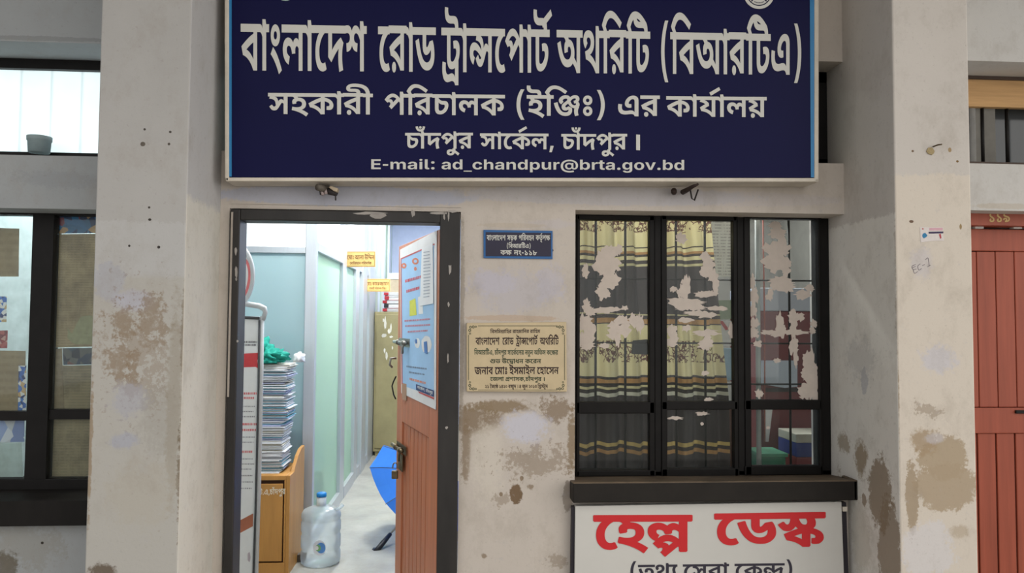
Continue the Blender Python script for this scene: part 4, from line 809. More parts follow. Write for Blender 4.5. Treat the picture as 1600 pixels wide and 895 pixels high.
# left bay
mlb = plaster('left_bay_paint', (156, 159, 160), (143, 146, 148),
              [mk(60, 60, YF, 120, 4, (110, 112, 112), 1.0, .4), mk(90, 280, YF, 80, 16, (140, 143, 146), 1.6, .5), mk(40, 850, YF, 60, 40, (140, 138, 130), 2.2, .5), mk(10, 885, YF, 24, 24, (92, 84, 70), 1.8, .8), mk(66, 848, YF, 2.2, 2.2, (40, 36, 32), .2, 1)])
LX0 = P(-260, 447, YF).x
LXR = PLX0 + 0.05
LB1 = P(75, 66, YF).z; LB0 = P(75, 243, YF).z; LW1 = P(75, 326, YF).z; LS0 = P(75, 778, YF).z
wl = MB()
wl.box(LX0, LXR, T0, T1, LB1, ZT)
wl.box(LX0, LXR, T0, T1, LW1, LB0)
wl.box(LX0, LXR, T0, T1, -0.02, LS0)
wl.box(LX0 - .3, LX0, T0, T1, -0.02, ZT)
struct(wl.build('wall_left', mlb), 'grey plastered wall of the left bay', 'wall')


def fbar(mb, u0, v0, u1, v1, Y, d):
    """frame bar given by picture corners, squared up in place"""
    vm = (v0 + v1) / 2
    um = (max(0, min(1600, u0)) + max(0, min(1600, u1))) / 2
    mb.box(P(u0, vm, Y).x, P(u1, vm, Y).x, Y, Y + d, P(um, v0, Y).z, P(um, v1, Y).z)


# left ventilator with bright ribbed sheet
YV = YF + .22
win2 = struct(empty('window_2', P(0, 240, YV)), 'bright frosted ventilator high in the left bay', 'window')
m = MB()
fbar(m, -260, 92, 170, 108, YV, .06); fbar(m, -260, 238, 170, 246, YV, .06); fbar(m, -260, 96, -250, 246, YV, .06)
m.build('frame', black, win2)
ms = NT('ribbed_frosted_sheet')
sp = ms.n('ShaderNodeSeparateXYZ'); ms.l(ms.geo().outputs['Position'], sp.inputs[0])
wv_ = ms.math('FRACT', ms.math('MULTIPLY', sp.outputs[0], 7.6))
rib = ms.math('MAXIMUM', ms.rng(wv_, 0.0, 0.09, 1, 0), ms.rng(wv_, 0.94, 1.0, 0, 1))
cl = ms.mix(ms.math('MULTIPLY', rib, .35), ms.mix(ms.rng(ms.noise(2.2, 5, .6), .4, .75), lin((226, 244, 246)), lin((200, 216, 218))), lin((120, 140, 146)))
ms.l(cl, ms.b.inputs['Base Color']); ms.l(cl, ms.b.inputs['Emission Color'])
ms.b.inputs['Emission Strength'].default_value = 0.95            # daylight standing behind the frosted sheet
MB().box(P(-255, 170, YV + .03).x, P(165, 170, YV + .03).x, YV + .03, YV + .036, P(75, 240, YV).z, P(75, 104, YV).z).build('frosted_sheet', ms.m, win2)

# left window: frame, mullion, rails, panes
win1 = struct(empty('window_1', P(60, 745, YW)), 'black framed window of the left bay pasted with papers', 'window')
m = MB()
fbar(m, -260, 322, 170, 336, YW, .07); fbar(m, -260, 748, 170, 766, YW, .07); fbar(m, 44, 334, 78, 750, YW, .07); fbar(m, -260, 330, -246, 750, YW, .07)
m.build('frame', black, win1, bevel=.004)
m = MB(); fbar(m, 74, 640, 170, 655, YW + .01, .05); m.build('transom_rail', black, win1)
m = MB(); fbar(m, -255, 643, 46, 657, YW + .01, .05); m.build('transom_rail', black, win1)
gl1 = glass('film_glass', (.95, .97, .96), .06, (190, 200, 200), .03, .7)
for a, b, c, d in ((-246, 334, 46, 645), (76, 334, 165, 643), (-246, 655, 44, 750), (75, 654, 165, 750)):
    m = MB(); fbar(m, a, b, c, d, YW + .03, .004); m.build('glass_pane', gl1, win1)
m = MB()
a = P(-260, 778, YF)
m.prism([(a.x, YF - .05, LS0), (a.x, YF - .05, LS0 - .1), (a.x, YW + .07, LS0 - .1), (a.x, YW + .07, P(75, 764, YW).z), (a.x, YW, P(75, 764, YW).z)], (PLX0 - a.x, 0, 0))
struct(m.build('trim_1', blackd, bevel=.006), 'black sill ledge under the left window', 'sill')
# bright room behind the left window
rm = mat('left_room_paint', (205, 215, 215), .9)
m = MB()
xa, xb = LX0 - .2, PLX0 - .1
m.box(xa, xb, 4.6, 4.68, 0, 3.25); m.box(xa - .1, xa, T1, 4.68, 0, 3.25); m.box(xb, xb + .05, T1 + .12, 4.68, 0, 3.25); m.box(xa, xb, T1, 4.68, 3.25, 3.35); m.box(xa, xb, T1, 4.68, -.1, 0)
struct(m.build('wall_left_room', rm), 'pale room walls behind the left window', 'wall')

# right bay
mrb = plaster('right_bay_paint', (196, 194, 190), (186, 185, 183), [mk(1570, 322, YF, 60, 5, (180, 168, 150), 1.0, .5)])
RX1 = P(1800, 447, YF).x
RXL = PRX1 - .05
RB1 = P(1560, 96, YF).z; RB0 = P(1560, 256, YF).z; RD1 = P(1560, 329, YF).z
m = MB()
m.box(RXL, RX1, T0, T1, RB1, ZT); m.box(RXL, RX1, T0, T1, RD1, RB0); m.box(RX1, RX1 + .3, T0, T1, -.02, ZT)
struct(m.build('wall_right', mrb), 'white plastered wall of the right bay', 'wall')
win5 = struct(empty('window_5', P(1560, 255, YV)), 'barred ventilator over the brown door', 'window')
m = MB(); fbar(m, 1505, 115, 1800, 124, YV - .02, .06); fbar(m, 1505, 253, 1800, 262, YV, .06); m.build('frame', mat('brown_frame', (74, 58, 48), .6), win5)
wood = mat('raw_board', (200, 160, 112), .7, 0, .14, 5, .2, stretch=(.5, 1, 9))
m = MB(); fbar(m, 1505, 123, 1800, 167, YV - .01, .03); m.build('board', wood, win5)
for i in range(4):
    u = 1534 + i * 38.5
    a, b = P(u, 164, YV + .02), P(u, 256, YV + .02)
    MB().tube([(a.x, a.y, a.z), (a.x, a.y, b.z)], .0085, 8).build('grille_bar', black, win5)
m = MB(); fbar(m, 1495, 118, 1800, 262, YV + .1, .01); m.build('glass_pane', mat('grey_glass', (82, 86, 89), .12, 0, .05, 3, .35), win5)

# brown door at the right edge
dw = mat('brown_door_wood', (164, 82, 60), .5, 0, .16, 4, .35, stretch=(6, 1, .35))
dwd = mat('door_groove', (58, 30, 24), .8)
door2 = struct(empty('door_2', (P(1600, 447, YW).x, YW, 0)), 'brown planked door with a painted room number at the right edge', 'door')
YD = YW
m = MB(); fbar(m, 1500, 331, 1800, 352, YD - .05, .1); m.build('head_rail', dw, door2)
zb = 0.01
pl = MB()
for a, b, c, d in ((1500, 1800, 358, 392),):
    fbar(pl, a, c, b, d, YD + .012, .03)
pl.build('top_rail', dw, door2, bevel=.003)
m = MB(); fbar(m, 1500, 637, 1800, 677, YD + .012, .03); m.build('lock_rail', dw, door2, bevel=.003)
pl = MB()
us = [1490, 1528, 1557.5, 1587, 1616, 1645, 1674, 1703, 1732]
for a, b in zip(us, us[1:]):
    fbar(pl, a + .6, 393, b - .6, 636, YD + .02, .02)
    xa, xb = P(a + 1.2, 560, YD).x, P(b, 560, YD).x
    pl.box(xa + .003, xb - .001, YD + .02, YD + .04, .02, P(1560, 678, YD).z)
pl.build('plank_panel', dw, door2, bevel=.003)
m = MB(); fbar(m, 1490, 356, 1800, 1000, YD + .03, .02); m.build('backing', dwd, door2)
m = MB(); fbar(m, 1588, 641, 1618, 646, YD + .002, .02); m.build('bolt', black, door2, bevel=.002)
for a, b in ((1524, 1537), (1584, 1597)):
    m = MB(); fbar(m, a, 351, b, 357, YD, .03); m.build('gap_strip', mat('steel_strip', (215, 215, 212), .4), door2)
m = MB(); write(m, '১১৯', 1546, 1578, 334, 347, 334, 347, lambda u, v: P(u, v, YD - .051)); m.build('room_number', mat('faded_yellow_paint', (208, 178, 120), .7), door2)

# centre window: sill, outer frame, three casements
sl_ = NT('sill_paint')
sn_ = sl_.n('ShaderNodeSeparateXYZ'); sl_.l(sl_.geo().outputs['Normal'], sn_.inputs[0])
dust = sl_.math('MULTIPLY', sl_.math('GREATER_THAN', sn_.outputs[2], .3), sl_.rng(sl_.noise(6, 6, .7), .3, .6, .4, 1))
sl_.l(sl_.mix(dust, sl_.mix(sl_.noise(9, 5, .7), lin((26, 24, 22)), lin((46, 42, 38))), lin((104, 90, 74))), sl_.b.inputs['Base Color'])
sl_.b.inputs['Roughness'].default_value = .6; sl_.b.inputs['Specular IOR Level'].default_value = .2
sill = sl_.m
m = MB()
a, b = P(895, 756, YF - .085), P(1333, 747, YF - .085)
zt, z0 = (a.z + b.z) / 2, (P(895, 787, YF - .085).z + P(1333, 781, YF - .085).z) / 2
zw = P(1100, 743, YW).z
m.prism([(a.x, YF - .085, zt), (a.x, YF - .085, z0), (a.x, YF + .1, z0), (a.x, YW + .1, zw - .03), (a.x, YW + .1, zw), (a.x, YW, zw)], (PRX0 - a.x + .003, 0, 0))
m.box(PRX0, b.x, YF - .085, YF + .02, z0, zt)
struct(m.build('trim_2', sill, bevel=.006), 'thick black painted sill under the three pane window', 'sill')
win3 = struct(empty('window_3', (P(1098, 743, YW).x, YW, zw)), 'black three-casement window with torn paper stuck to its glass', 'window')
xl, xr = P(898, 540, YW).x - .03, PRX0 - .001
ztop = P(1100, 331, YW).z
m = MB()
m.box(xl, xr, YW, YW + .08, ztop - .02, WZ + .03); m.box(xl, xr, YW, YW + .08, zw - .005, zw + .022); m.box(xl, P(903, 540, YW).x, YW, YW + .08, zw, WZ)
m.box(P(1281, 540, YW).x, xr, YW, YW + .08, zw, WZ); m.box(P(1023, 540, YW).x, P(1034, 540, YW).x, YW, YW + .08, zw, WZ); m.box(P(1153, 540, YW).x, P(1164, 540, YW).x, YW, YW + .08, zw, WZ)
m.build('frame', black, win3, bevel=.003)
gl3 = glass('window_glass', (.92, .95, .94), .03, (190, 200, 200), .02, .8)
torn = mat('torn_paper', (205, 193, 182), .9, 0, .05, 30)
# clear openings of the upper and lower panes (u0, v0, u1, v1) measured on the picture
CS = [((901, 336, 1023, 744), (906, 344, 1011, 628), (908, 646, 1017, 735)),
      ((1034, 336, 1153, 744), (1041, 344, 1142, 627), (1046, 640, 1150, 732)),
      ((1164, 336, 1284, 742), (1171, 342, 1275, 625), (1178, 640, 1283, 728))]
FL = [[(950, 395, 11, 9), (943, 408, 14, 13), (957, 412, 11, 10), (966, 390, 5, 6), (947, 424, 9, 7), (955, 438, 10, 10), (941, 455, 8, 9), (948, 460, 6, 5), (915, 425, 4, 9), (940, 485, 14, 4), (956, 483, 12, 3), (976, 481, 4, 3), (917, 478, 5, 8), (922, 487, 7, 5),
       (914, 505, 9, 12), (922, 520, 7, 14), (910, 530, 6, 9), (918, 540, 9, 5), (972, 503, 9, 8), (963, 512, 10, 8), (975, 515, 8, 9), (990, 500, 6, 8), (1000, 505, 5, 11), (956, 525, 6, 4), (945, 540, 7, 3), (965, 530, 4, 8)],
      [(1065, 372, 7, 6), (1101, 400, 6, 5), (1107, 415, 8, 10), (1102, 424, 7, 7), (1113, 430, 7, 8), (1118, 446, 4, 10), (1072, 448, 6, 13), (1065, 456, 5, 8), (1052, 452, 5, 3), (1062, 471, 15, 6), (1083, 473, 14, 4), (1068, 480, 12, 4), (1090, 480, 10, 4), (1098, 460, 11, 4), (1112, 458, 7, 3), (1088, 489, 13, 3), (1103, 492, 12, 4), (1120, 482, 14, 3),
       (1070, 500, 10, 3), (1049, 515, 7, 6), (1053, 525, 6, 8), (1047, 535, 6, 4), (1072, 513, 5, 4), (1102, 520, 17, 4), (1145, 516, 6, 9), (1101, 538, 9, 6), (1105, 534, 6, 9), (1102, 583, 5, 3), (1107, 624, 5, 3), (1050, 536, 6, 4)],
      [(1211, 352, 8, 5), (1213, 364, 10, 6), (1220, 362, 6, 4), (1213, 390, 15, 10), (1222, 385, 7, 14), (1207, 407, 15, 9), (1216, 412, 13, 10), (1228, 421, 5, 8), (1220, 440, 14, 6), (1228, 448, 10, 7), (1212, 446, 6, 6), (1204, 459, 3, 8), (1200, 464, 4, 3), (1176, 440, 4, 8), (1178, 462, 5, 12), (1177, 485, 5, 8), (1179, 505, 6, 6), (1178, 520, 6, 6), (1218, 505, 5, 14), (1222, 515, 6, 9),
       (1238, 495, 5, 9), (1240, 508, 4, 14), (1250, 495, 6, 5), (1238, 519, 18, 3), (1204, 519, 14, 3), (1213, 522, 7, 4), (1255, 460, 10, 6), (1265, 450, 6, 4), (1272, 505, 4, 5), (1269, 516, 4, 4), (1240, 540, 6, 10), (1243, 560, 3, 10), (1265, 570, 9, 18), (1270, 600, 9, 20), (1258, 612, 9, 9), (1260, 585, 6, 8), (1262, 560, 5, 6), (1184, 537, 5, 4), (1186, 615, 5, 5), (1214, 563, 5, 3)]]
FLOW = [[], [(1055, 653, 9, 2), (1098, 646, 8, 2.4), (1097, 662, 2, 2)], [(1200, 668, 2.4, 2), (1247, 636, 4, 1.5)]]
for i, (o, up, lo) in enumerate(CS):
    m = MB()
    Yc = YW - .008
    (u0, v0, u1, v1), (a0, b0, a1, b1), (c0, d0, c1, d1) = o, up, lo
    fbar(m, u0, v0, u1, b0, Yc, .04)                     # top rail
    fbar(m, u0, d1, u1 + 2, v1, Yc, .04)                 # bottom rail
    fbar(m, u0, b1, u1, d0, Yc, .04)                     # middle rail
    fbar(m, u0, v0, (a0 + c0) / 2 - 1, v1, Yc, .04); fbar(m, (a1 + c1) / 2 + 1, v0, u1, v1, Yc, .04)
    cas = m.build('casement', black, win3, bevel=.003)
    for (p0, q0, p1, q1), fl in ((up, FL[i]), (lo, FLOW[i])):
        m = MB(); fbar(m, p0 - 5, q0 - 4, p1 + 5, q1 + 4, YW + .016, .004); pane = m.build('glass_pane', gl3, cas)
        if fl:
            m = MB()
            for q_, (u, v, ru, rv) in enumerate(fl):
                m.prism([P(x, y, YW + .0146 - .00012 * q_) for x, y in blob(u, v, ru * 1.25, rv * 1.3, 26, .36)], (0, .0008, 0))
            m.build('torn_paper', torn, pane)
m = MB()
for u in (931, 977, 1056, 1101, 1232):
    a, b = P(u, 335, YW + .09), P(u, 745, YW + .09)
    m.tube([(a.x, a.y, a.z), (a.x, a.y, b.z)], .006, 6)
for v in (437, 536, 600):
    a, b = P(900, v, YW + .09), P(1284, v, YW + .09)
    m.tube([(a.x, a.y, (a.z + b.z) / 2), (b.x, a.y, (a.z + b.z) / 2)], .004, 6)
m.build('grille', black, win3)
m = MB(); a, b = P(1183, 335, YW + .13), P(1183, 745, YW + .13); m.tube([(a.x, a.y, a.z), (a.x, a.y, b.z)], .012, 10); m.build('pale_grille_pipe', mat('pale_pipe', (190, 195, 192), .5), win3)

# doorway: frame and open leaf
door1 = struct(empty('door_1', (P(540, 1040, YF).x, YF, 0)), 'open doorway with a peeling black frame and a brown plank leaf swung inwards', 'door')
YA, YB = YF - .025, YF + .085
fx0, fx1 = P(356.5, 500, YA).x, P(718, 500, YA).x
gx0, gx1 = P(383, 500, YB).x, P(686, 500, YA).x
fz1, gz1 = P(540, 329, YA).z, P(540, 351, YB).z
m = MB()
m.box(fx0, gx0, YA, YB, 0, fz1); m.box(gx1, fx1, YA, YB, 0, fz1); m.box(gx0, gx1, YA, YB, gz1, fz1)
m.box(gx1 - .0, gx1 + .035, YB, YB + .03, 0, gz1)
m.build('frame', mat('door_frame_paint', (44, 41, 39), .5, 0, .32, 8, .45, stretch=(1, 1, .35)), door1, bevel=.004)
m = MB()
for (u, v, ru, rv) in ((590, 337, 14, 4), (580, 333, 24, 2.4), (645, 333, 3, 5), (686, 333, 16, 2.2), (694, 338, 1.5, 6), (701, 337, 1.5, 8), (368, 392, 2, 6), (369, 425, 2, 9), (371, 533, 1.6, 2), (369, 436, 1.2, 3), (703, 420, 2, 8), (701, 475, 1.5, 4), (698, 668, 2, 2), (708, 330, 6, 2), (700, 560, 1.2, 7)):
    m.prism([P(x, y, YA - .0012) for x, y in blob(u, v, ru, rv, 10, .35)], (0, .0014, 0))
m.build('paint_drips', mat('drip_paint', (168, 162, 156), .8), door1)
m = MB(); fbar(m, 358, 331, 361, 620, YA - .001, .004); m.build('worn_edge', mat('worn_plaster', (176, 166, 156), .9), door1)

# leaf: swung about the right jamb
H = P(685.5, 500, YB + .03); H = Vector((H.x, YB + .03, 0))
FE = P(622, 500, 4.26); FE = Vector((FE.x, 4.26, 0))
LD = (FE - H); LW = LD.length; LD.normalize()
LN = Vector((-LD.y, LD.x, 0))
if (CAM - H).dot(LN) < 0:
    LN = -LN


def L3(a, z, n=0.0):
    p = H + LD * a + LN * n
    return Vector((p.x, p.y, z))


def LH(u, v, n=0.0):
    return hit(u, v, H + LN * n, LN)


def la(u):
    return (LH(u, 600) - H).dot(LD)


def lbox(mb, a0, a1, z0, z1, n0, n1):
    v = [L3(a, z, n) for z in (z0, z1) for a, n in ((a0, n0), (a1, n0), (a1, n1), (a0, n1))]
    return mb.add(v, [(0, 3, 2, 1), (4, 5, 6, 7), (0, 1, 5, 4), (1, 2, 6, 5), (2, 3, 7, 6), (3, 0, 4, 7)])


TOPZ = gz1 - .01
lf = mat('leaf_wood', (196, 122, 86), .45, 0, .16, 5, .4, stretch=(5, 5, .4))
zr0 = LH(650, 672).z
zr1 = LH(650, 640).z
a_p0, a_p1 = la(671), la(629)
m = MB()
lbox(m, 0, a_p0, .01, TOPZ, -.038, 0); lbox(m, a_p1, LW, .01, TOPZ, -.038, 0)
lbox(m, a_p0, a_p1, zr0, TOPZ, -.038, 0); lbox(m, a_p0, a_p1, .01, .2, -.038, 0)
leaf = m.build('leaf', lf, door1, bevel=.003, loc=L3(0, 0))
m = MB()
n = 7
for k in range(n):
    a0 = a_p0 + (a_p1 - a_p0) * k / n
    a1 = a_p0 + (a_p1 - a_p0) * (k + 1) / n
    lbox(m, a0 + .005, a1 - .005, .2, zr0 - .004, -.03, -.008)
m.build('plank_panel', lf, leaf, bevel=.003)
m = MB(); lbox(m, a_p0, a_p1, .2, zr0, -.034, -.03); m.build('groove_backing', dwd, leaf)
steel = mat('dull_steel', (150, 148, 142), .35, .9, .15, 30)
brass = mat('dull_brass', (120, 108, 86), .4, .8, .2, 30)


def lbolt(name, u, v, u2, met):
    """sliding bolt with its plate and two staples; round bar along the leaf"""
    m = MB()
    z = LH(u, v).z
    a0, a1 = la(u), la(u2)
    lo, hi = min(a0, a1), max(a0, a1)
    m.tube([L3(lo, z, .022), L3(hi + .05, z, .022)], .009, 10)
    for t in (.2, .75):
        aa = lo + (hi - lo) * t
        m.tube([L3(aa - .012, z, .022), L3(aa + .012, z, .022)], .015, 10)
    m.tube([L3(lo + .04, z, .022), L3(lo + .04, z - .02, .03), L3(lo + .04, z - .055, .03)], .006, 8)
    lbox(m, lo - .01, hi + .01, z - .022, z + .022, 0, .005)
    return m.build(name, met, leaf)


lbolt('sliding_bolt', 640, 536, 624, steel)
lbolt('sliding_bolt', 636, 706, 623, brass)
m = MB(); z0 = LH(632, 712).z; z1 = LH(632, 738).z; lbox(m, la(633), la(627), z1, z0, .004, .012); m.build('hasp', brass, leaf, bevel=.003)
m = MB()
pc = L3(la(627.5), LH(624, 738).z, .03)
m.box(pc.x - .017, pc.x + .017, pc.y - .01, pc.y + .01, pc.z - .026, pc.z + .018)
pad = m.build('padlock', brass, leaf, bevel=.005)
MB().tube([pc + Vector((.012 * math.cos(math.pi * k / 8), 0, .018 + .03 * math.sin(math.pi * k / 8) ** .6 + .01)) for k in range(9)], .0035, 8).build('shackle', steel, pad)
m = MB()
q = L3(LW - .02, LH(624, 560).z, .012)
m.tube([q, q + LN * .03, q + LN * .035 + Vector((0, 0, -.035)), q + LN * .02 + Vector((0, 0, -.05))], .006, 8)
m.build('hook_latch', steel, leaf)
m = MB()
z0, z1 = LH(621, 588).z, LH(621, 620).z
m.tube([L3(LW - .01, z0, .01), L3(LW + .03, z0 - .03, .015), L3(LW + .045, (z0 + z1) / 2, .02), L3(LW + .02, z1 + .01, .015), L3(LW - .01, z1 - .01, .01)], .004, 6)
m.build('wire_loop', black, leaf)

# office beyond the doorway
OX0, OX1, OY1, OZ = -3.3, P(683, 400, 11.5).x + .35, 11.5, 3.25
owm = mat('office_paint', (190, 200, 226), .9, 0, .04)
m = MB().box(OX0, OX1, OY1, OY1 + .1, 0, OZ); struct(m.build('wall_back', owm), 'pale blue end wall of the office', 'wall')
m = MB().box(OX1, OX1 + .08, T1, OY1, 0, OZ); struct(m.build('wall_office_right', owm), 'pale office wall behind the open door leaf', 'wall')
m = MB().box(OX0 - .1, OX0, 4.72, OY1, 0, OZ); struct(m.build('wall_office_left', owm), 'pale office wall at the far left', 'wall')
m = MB().box(-1.35, 2.6, T1, OY1, OZ, OZ + .1); m.box(OX0, -1.35, 4.72, OY1, OZ, OZ + .1); struct(m.build('ceiling_office', mat('office_ceiling', (225, 228, 228), .9)), 'white office ceiling', 'ceiling')
fm_ = plaster('office_floor_cement', (168, 167, 158), (132, 133, 128), [], rough=.5, blot=.8, bscale=2.5)
m = MB().box(-1.35, 2.6, YF + .3, OY1, -.1, .002); m.box(OX0, -1.35, 4.72, OY1, -.1, .002); struct(m.build('floor_office', fm_), 'smooth grey cement office floor', 'floor')
m = MB(); rx = 2.5
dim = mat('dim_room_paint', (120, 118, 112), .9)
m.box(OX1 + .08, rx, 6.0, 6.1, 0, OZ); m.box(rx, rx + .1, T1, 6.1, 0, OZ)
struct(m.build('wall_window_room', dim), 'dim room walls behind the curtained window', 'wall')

# aluminium and frosted glass partition along the corridor
PXc = -.985
YC = 5.35
alu = mat('aluminium', (200, 204, 208), .35, .55, .05, 20, stretch=(1, 1, .05))
green = None
def frosted(name, c, mixv=.55):
    t = NT(name)
    t.t.nodes.remove(t.b)
    out = [x for x in t.t.nodes if x.type == 'OUTPUT_MATERIAL'][0]
    d = t.n('ShaderNodeBsdfDiffuse'); d.inputs[0].default_value = lin(c)
    tl = t.n('ShaderNodeBsdfTranslucent'); tl.inputs[0].default_value = lin(c)
    rf = t.n('ShaderNodeBsdfRefraction'); rf.inputs[0].default_value = lin(c); rf.inputs['Roughness'].default_value = .45; rf.inputs['IOR'].default_value = 1.06
    g = t.n('ShaderNodeBsdfGlossy'); g.inputs['Roughness'].default_value = .12
    a = t.n('ShaderNodeMixShader'); a.inputs[0].default_value = .5
    t.l(d.outputs[0], a.inputs[1]); t.l(tl.outputs[0], a.inputs[2])
    b = t.n('ShaderNodeMixShader'); b.inputs[0].default_value = mixv
    t.l(a.outputs[0], b.inputs[2]); t.l(rf.outputs[0], b.inputs[1])
    c_ = t.n('ShaderNodeMixShader'); c_.inputs[0].default_value = .06
    t.l(b.outputs[0], c_.inputs[1]); t.l(g.outputs[0], c_.inputs[2])
    t.l(c_.outputs[0], out.inputs[0])
    return t.m
gpane = frosted('frosted_green_glass', (206, 226, 208), .75)
gpane2 = frosted('frosted_blue_glass', (204, 222, 224), .5)
white = mat('overlit_white_glass', (240, 244, 244), .5, 0, .02)  # glare of the lit glass is put into this white colour
zr = 2.02
part = struct(empty('wall_partition', (PXc, YC, 0)), 'aluminium partition with frosted green glass along the left of the corridor', 'partition')
m = MB().box(PXc - .075, PXc, YC, YC + .06, 0, OZ); m.build('corner_post', alu, part, bevel=.004)
m = MB().box(OX0, PXc - .075, YC + .01, YC + .05, zr - .02, zr + .025); m.build('front_rail', alu, part, bevel=.003)
m = MB().box(OX0, PXc - .075, YC + .01, YC + .05, 0, .08); m.build('front_base_rail', alu, part)
m = MB().box(OX0, PXc - .075, YC + .028, YC + .034, .08, zr - .02); m.build('front_glass', gpane2, part)
m = MB().box(OX0, PXc - .075, YC + .026, YC + .034, zr + .025, OZ); m.build('front_upper_panel', white, part)


def yu(u):
    """depth at which the corridor face of the partition crosses a picture column"""
    return PX(u, 500, PXc).y


posts = [(535, 541), (556, 561), (565, 571), (575, 584), (590, 593), (598, 601), (607, 610)]
prev = YC + .06
for i, (a, b) in enumerate(posts):
    y0, y1 = yu(a), yu(b)
    m = MB().box(PXc - .06, PXc + (.015 if i in (2, 3) else 0), y0, y1, 0, OZ); m.build('post', alu, part, bevel=.003)
    m = MB().box(PXc - .035, PXc - .028, prev, y0, .1, zr); m.build('glass_panel', gpane, part)
    m = MB().box(PXc - .035, PXc - .028, prev, y0, zr + .06, OZ); m.build('upper_panel', white if i < 3 else gpane, part)
    if i < 5:
        m = MB().box(PXc - .06, PXc, prev, y0, zr, zr + .06); m.build('rail', alu, part, bevel=.003)
    m = MB().box(PXc - .05, PXc + .004, prev, y0, 0, .1); m.build('base_rail', alu, part)
    prev = y1
m = MB().box(PXc - .035, PXc - .028, prev, OY1, .1, OZ); m.build('glass_panel', gpane, part)

# ================================================================ things on the facade
def pf(mb, pts, Y, d):
    return mb.prism([P(u, v, Y) for u, v in pts], (0, d, 0))


# big signboard
YS = 3.165
cream = mat('cream_metal', (214, 205, 190), .5, 0, .1, 8)
navy = mat('navy_print', (18, 19, 62), .35, 0, .06, 2, .08)
lett = mat('white_print', (204, 203, 196), .5, 0, .02)
cyan = mat('cyan_print', (28, 122, 178), .35, 0, .05)
sign = thing('signboard', P(815, 283, YS), 'wide navy office signboard with white lettering above the door and window', 'sign')
m = MB()
pf(m, [(357.5, -70), (1273, -70), (1273, 277.5), (357.5, 276.8)], YS + .006, .1); m.build('panel', navy, sign)
m = MB()
pf(m, [(351.5, -76), (1280, -76), (1280, 278), (1279, 284), (353, 283), (351.5, 276)], YS, .125)
for o in ():
    pass
frame_sign = MB()
pf(frame_sign, [(350.5, -78), (357.5, -78), (357.5, 283), (353, 283), (351, 276)], YS, .128)
pf(frame_sign, [(1273, -78), (1280, -78), (1279.5, 284), (1273, 284)], YS, .128)
pf(frame_sign, [(352, 277), (1279.5, 277.8), (1279.5, 284), (352, 283)], YS, .128)
pf(frame_sign, [(352, -78), (1279.5, -78), (1279.5, -70), (352, -70)], YS, .128)
frame_sign.build('frame', cream, sign, bevel=.004)
SP = lambda u, v: P(u, v, YS + .0045)
m = MB(); m.flat([[SP(357.8, -70), SP(362, -70), SP(362, 276), SP(357.8, 276)]]); m.build('border_strip', cyan, sign)
m = MB(); m.flat([[SP(1265, -70), SP(1272.8, -70), SP(1272.2, 277), SP(1267, 277)]]); m.build('border_strip', cyan, sign)
SL = lambda u, v: P(u, v, YS + .004)
ml_ = lambda u: 37 + (u - 376) * (49.5 - 37) / (1016 - 376)
bl_ = lambda u: 110 + (u - 376) * (117 - 110) / (1252 - 376)
m = MB()
for wd, a, b in (('বাংলাদেশ', 376, 573), ('রোড', 590.7, 681), ('ট্রান্সপোর্ট', 689.6, 862.6), ('অথরিটি', 869.7, 1016), ('(বিআরটিএ)', 1033, 1252)):
    write(m, wd, a, b, ml_(a), bl_(a), ml_(b), bl_(b), SL)
m.build('headline_lettering', lett, sign)
m = MB()
m2 = lambda u: 145 + (u - 420) * 6.5 / 778
b2 = lambda u: 178 + (u - 420) * 5 / 778
for wd, a, b in (('সহকারী', 418.8, 582.6), ('পরিচালক', 601, 789), ('(ইঞ্জিঃ)', 807, 945), ('এর', 965.7, 1031), ('কার্যালয়', 1041, 1198)):
    write(m, wd, a, b, m2(a), b2(a), m2(b), b2(b), SL)
m.build('second_line_lettering', lett, sign)
for wd, a, b in (('চাঁদপুর', 633, 739), ('সার্কেল,', 750, 865), ('চাঁদপুর', 877, 980), ('।', 994, 1000)):
    k = (a - 633) / 367 * 2.5
    m = MB(); write(m, wd, a, b, 207.5 + k, 232 + k, 208 + k, 232.4 + k, SL); m.build('third_line_lettering', lett, sign)
m = MB()
write(m, 'E-mail:', 580, 679, 248.8, 264.2, 249, 264.4, SL, top=690)
m.build('email_lettering', lett, sign); m = MB()
write(m, 'ad_chandpur@brta.gov.bd', 690, 1069, 249, 264.4, 249.8, 265.4, SL, top=690)
m.build('email_lettering', lett, sign)


def ring(mb, cu, cv, r0, r1, place, n=48):
    ps = [place(cu + r1 * math.cos(2 * math.pi * k / n), cv + r1 * math.sin(2 * math.pi * k / n)) for k in range(n)]
    qs = [place(cu + r0 * math.cos(2 * math.pi * k / n), cv + r0 * math.sin(2 * math.pi * k / n)) for k in range(n)]
    return mb.add(ps + qs, [(k, (k + 1) % n, (k + 1) % n + n, k + n) for k in range(n)])


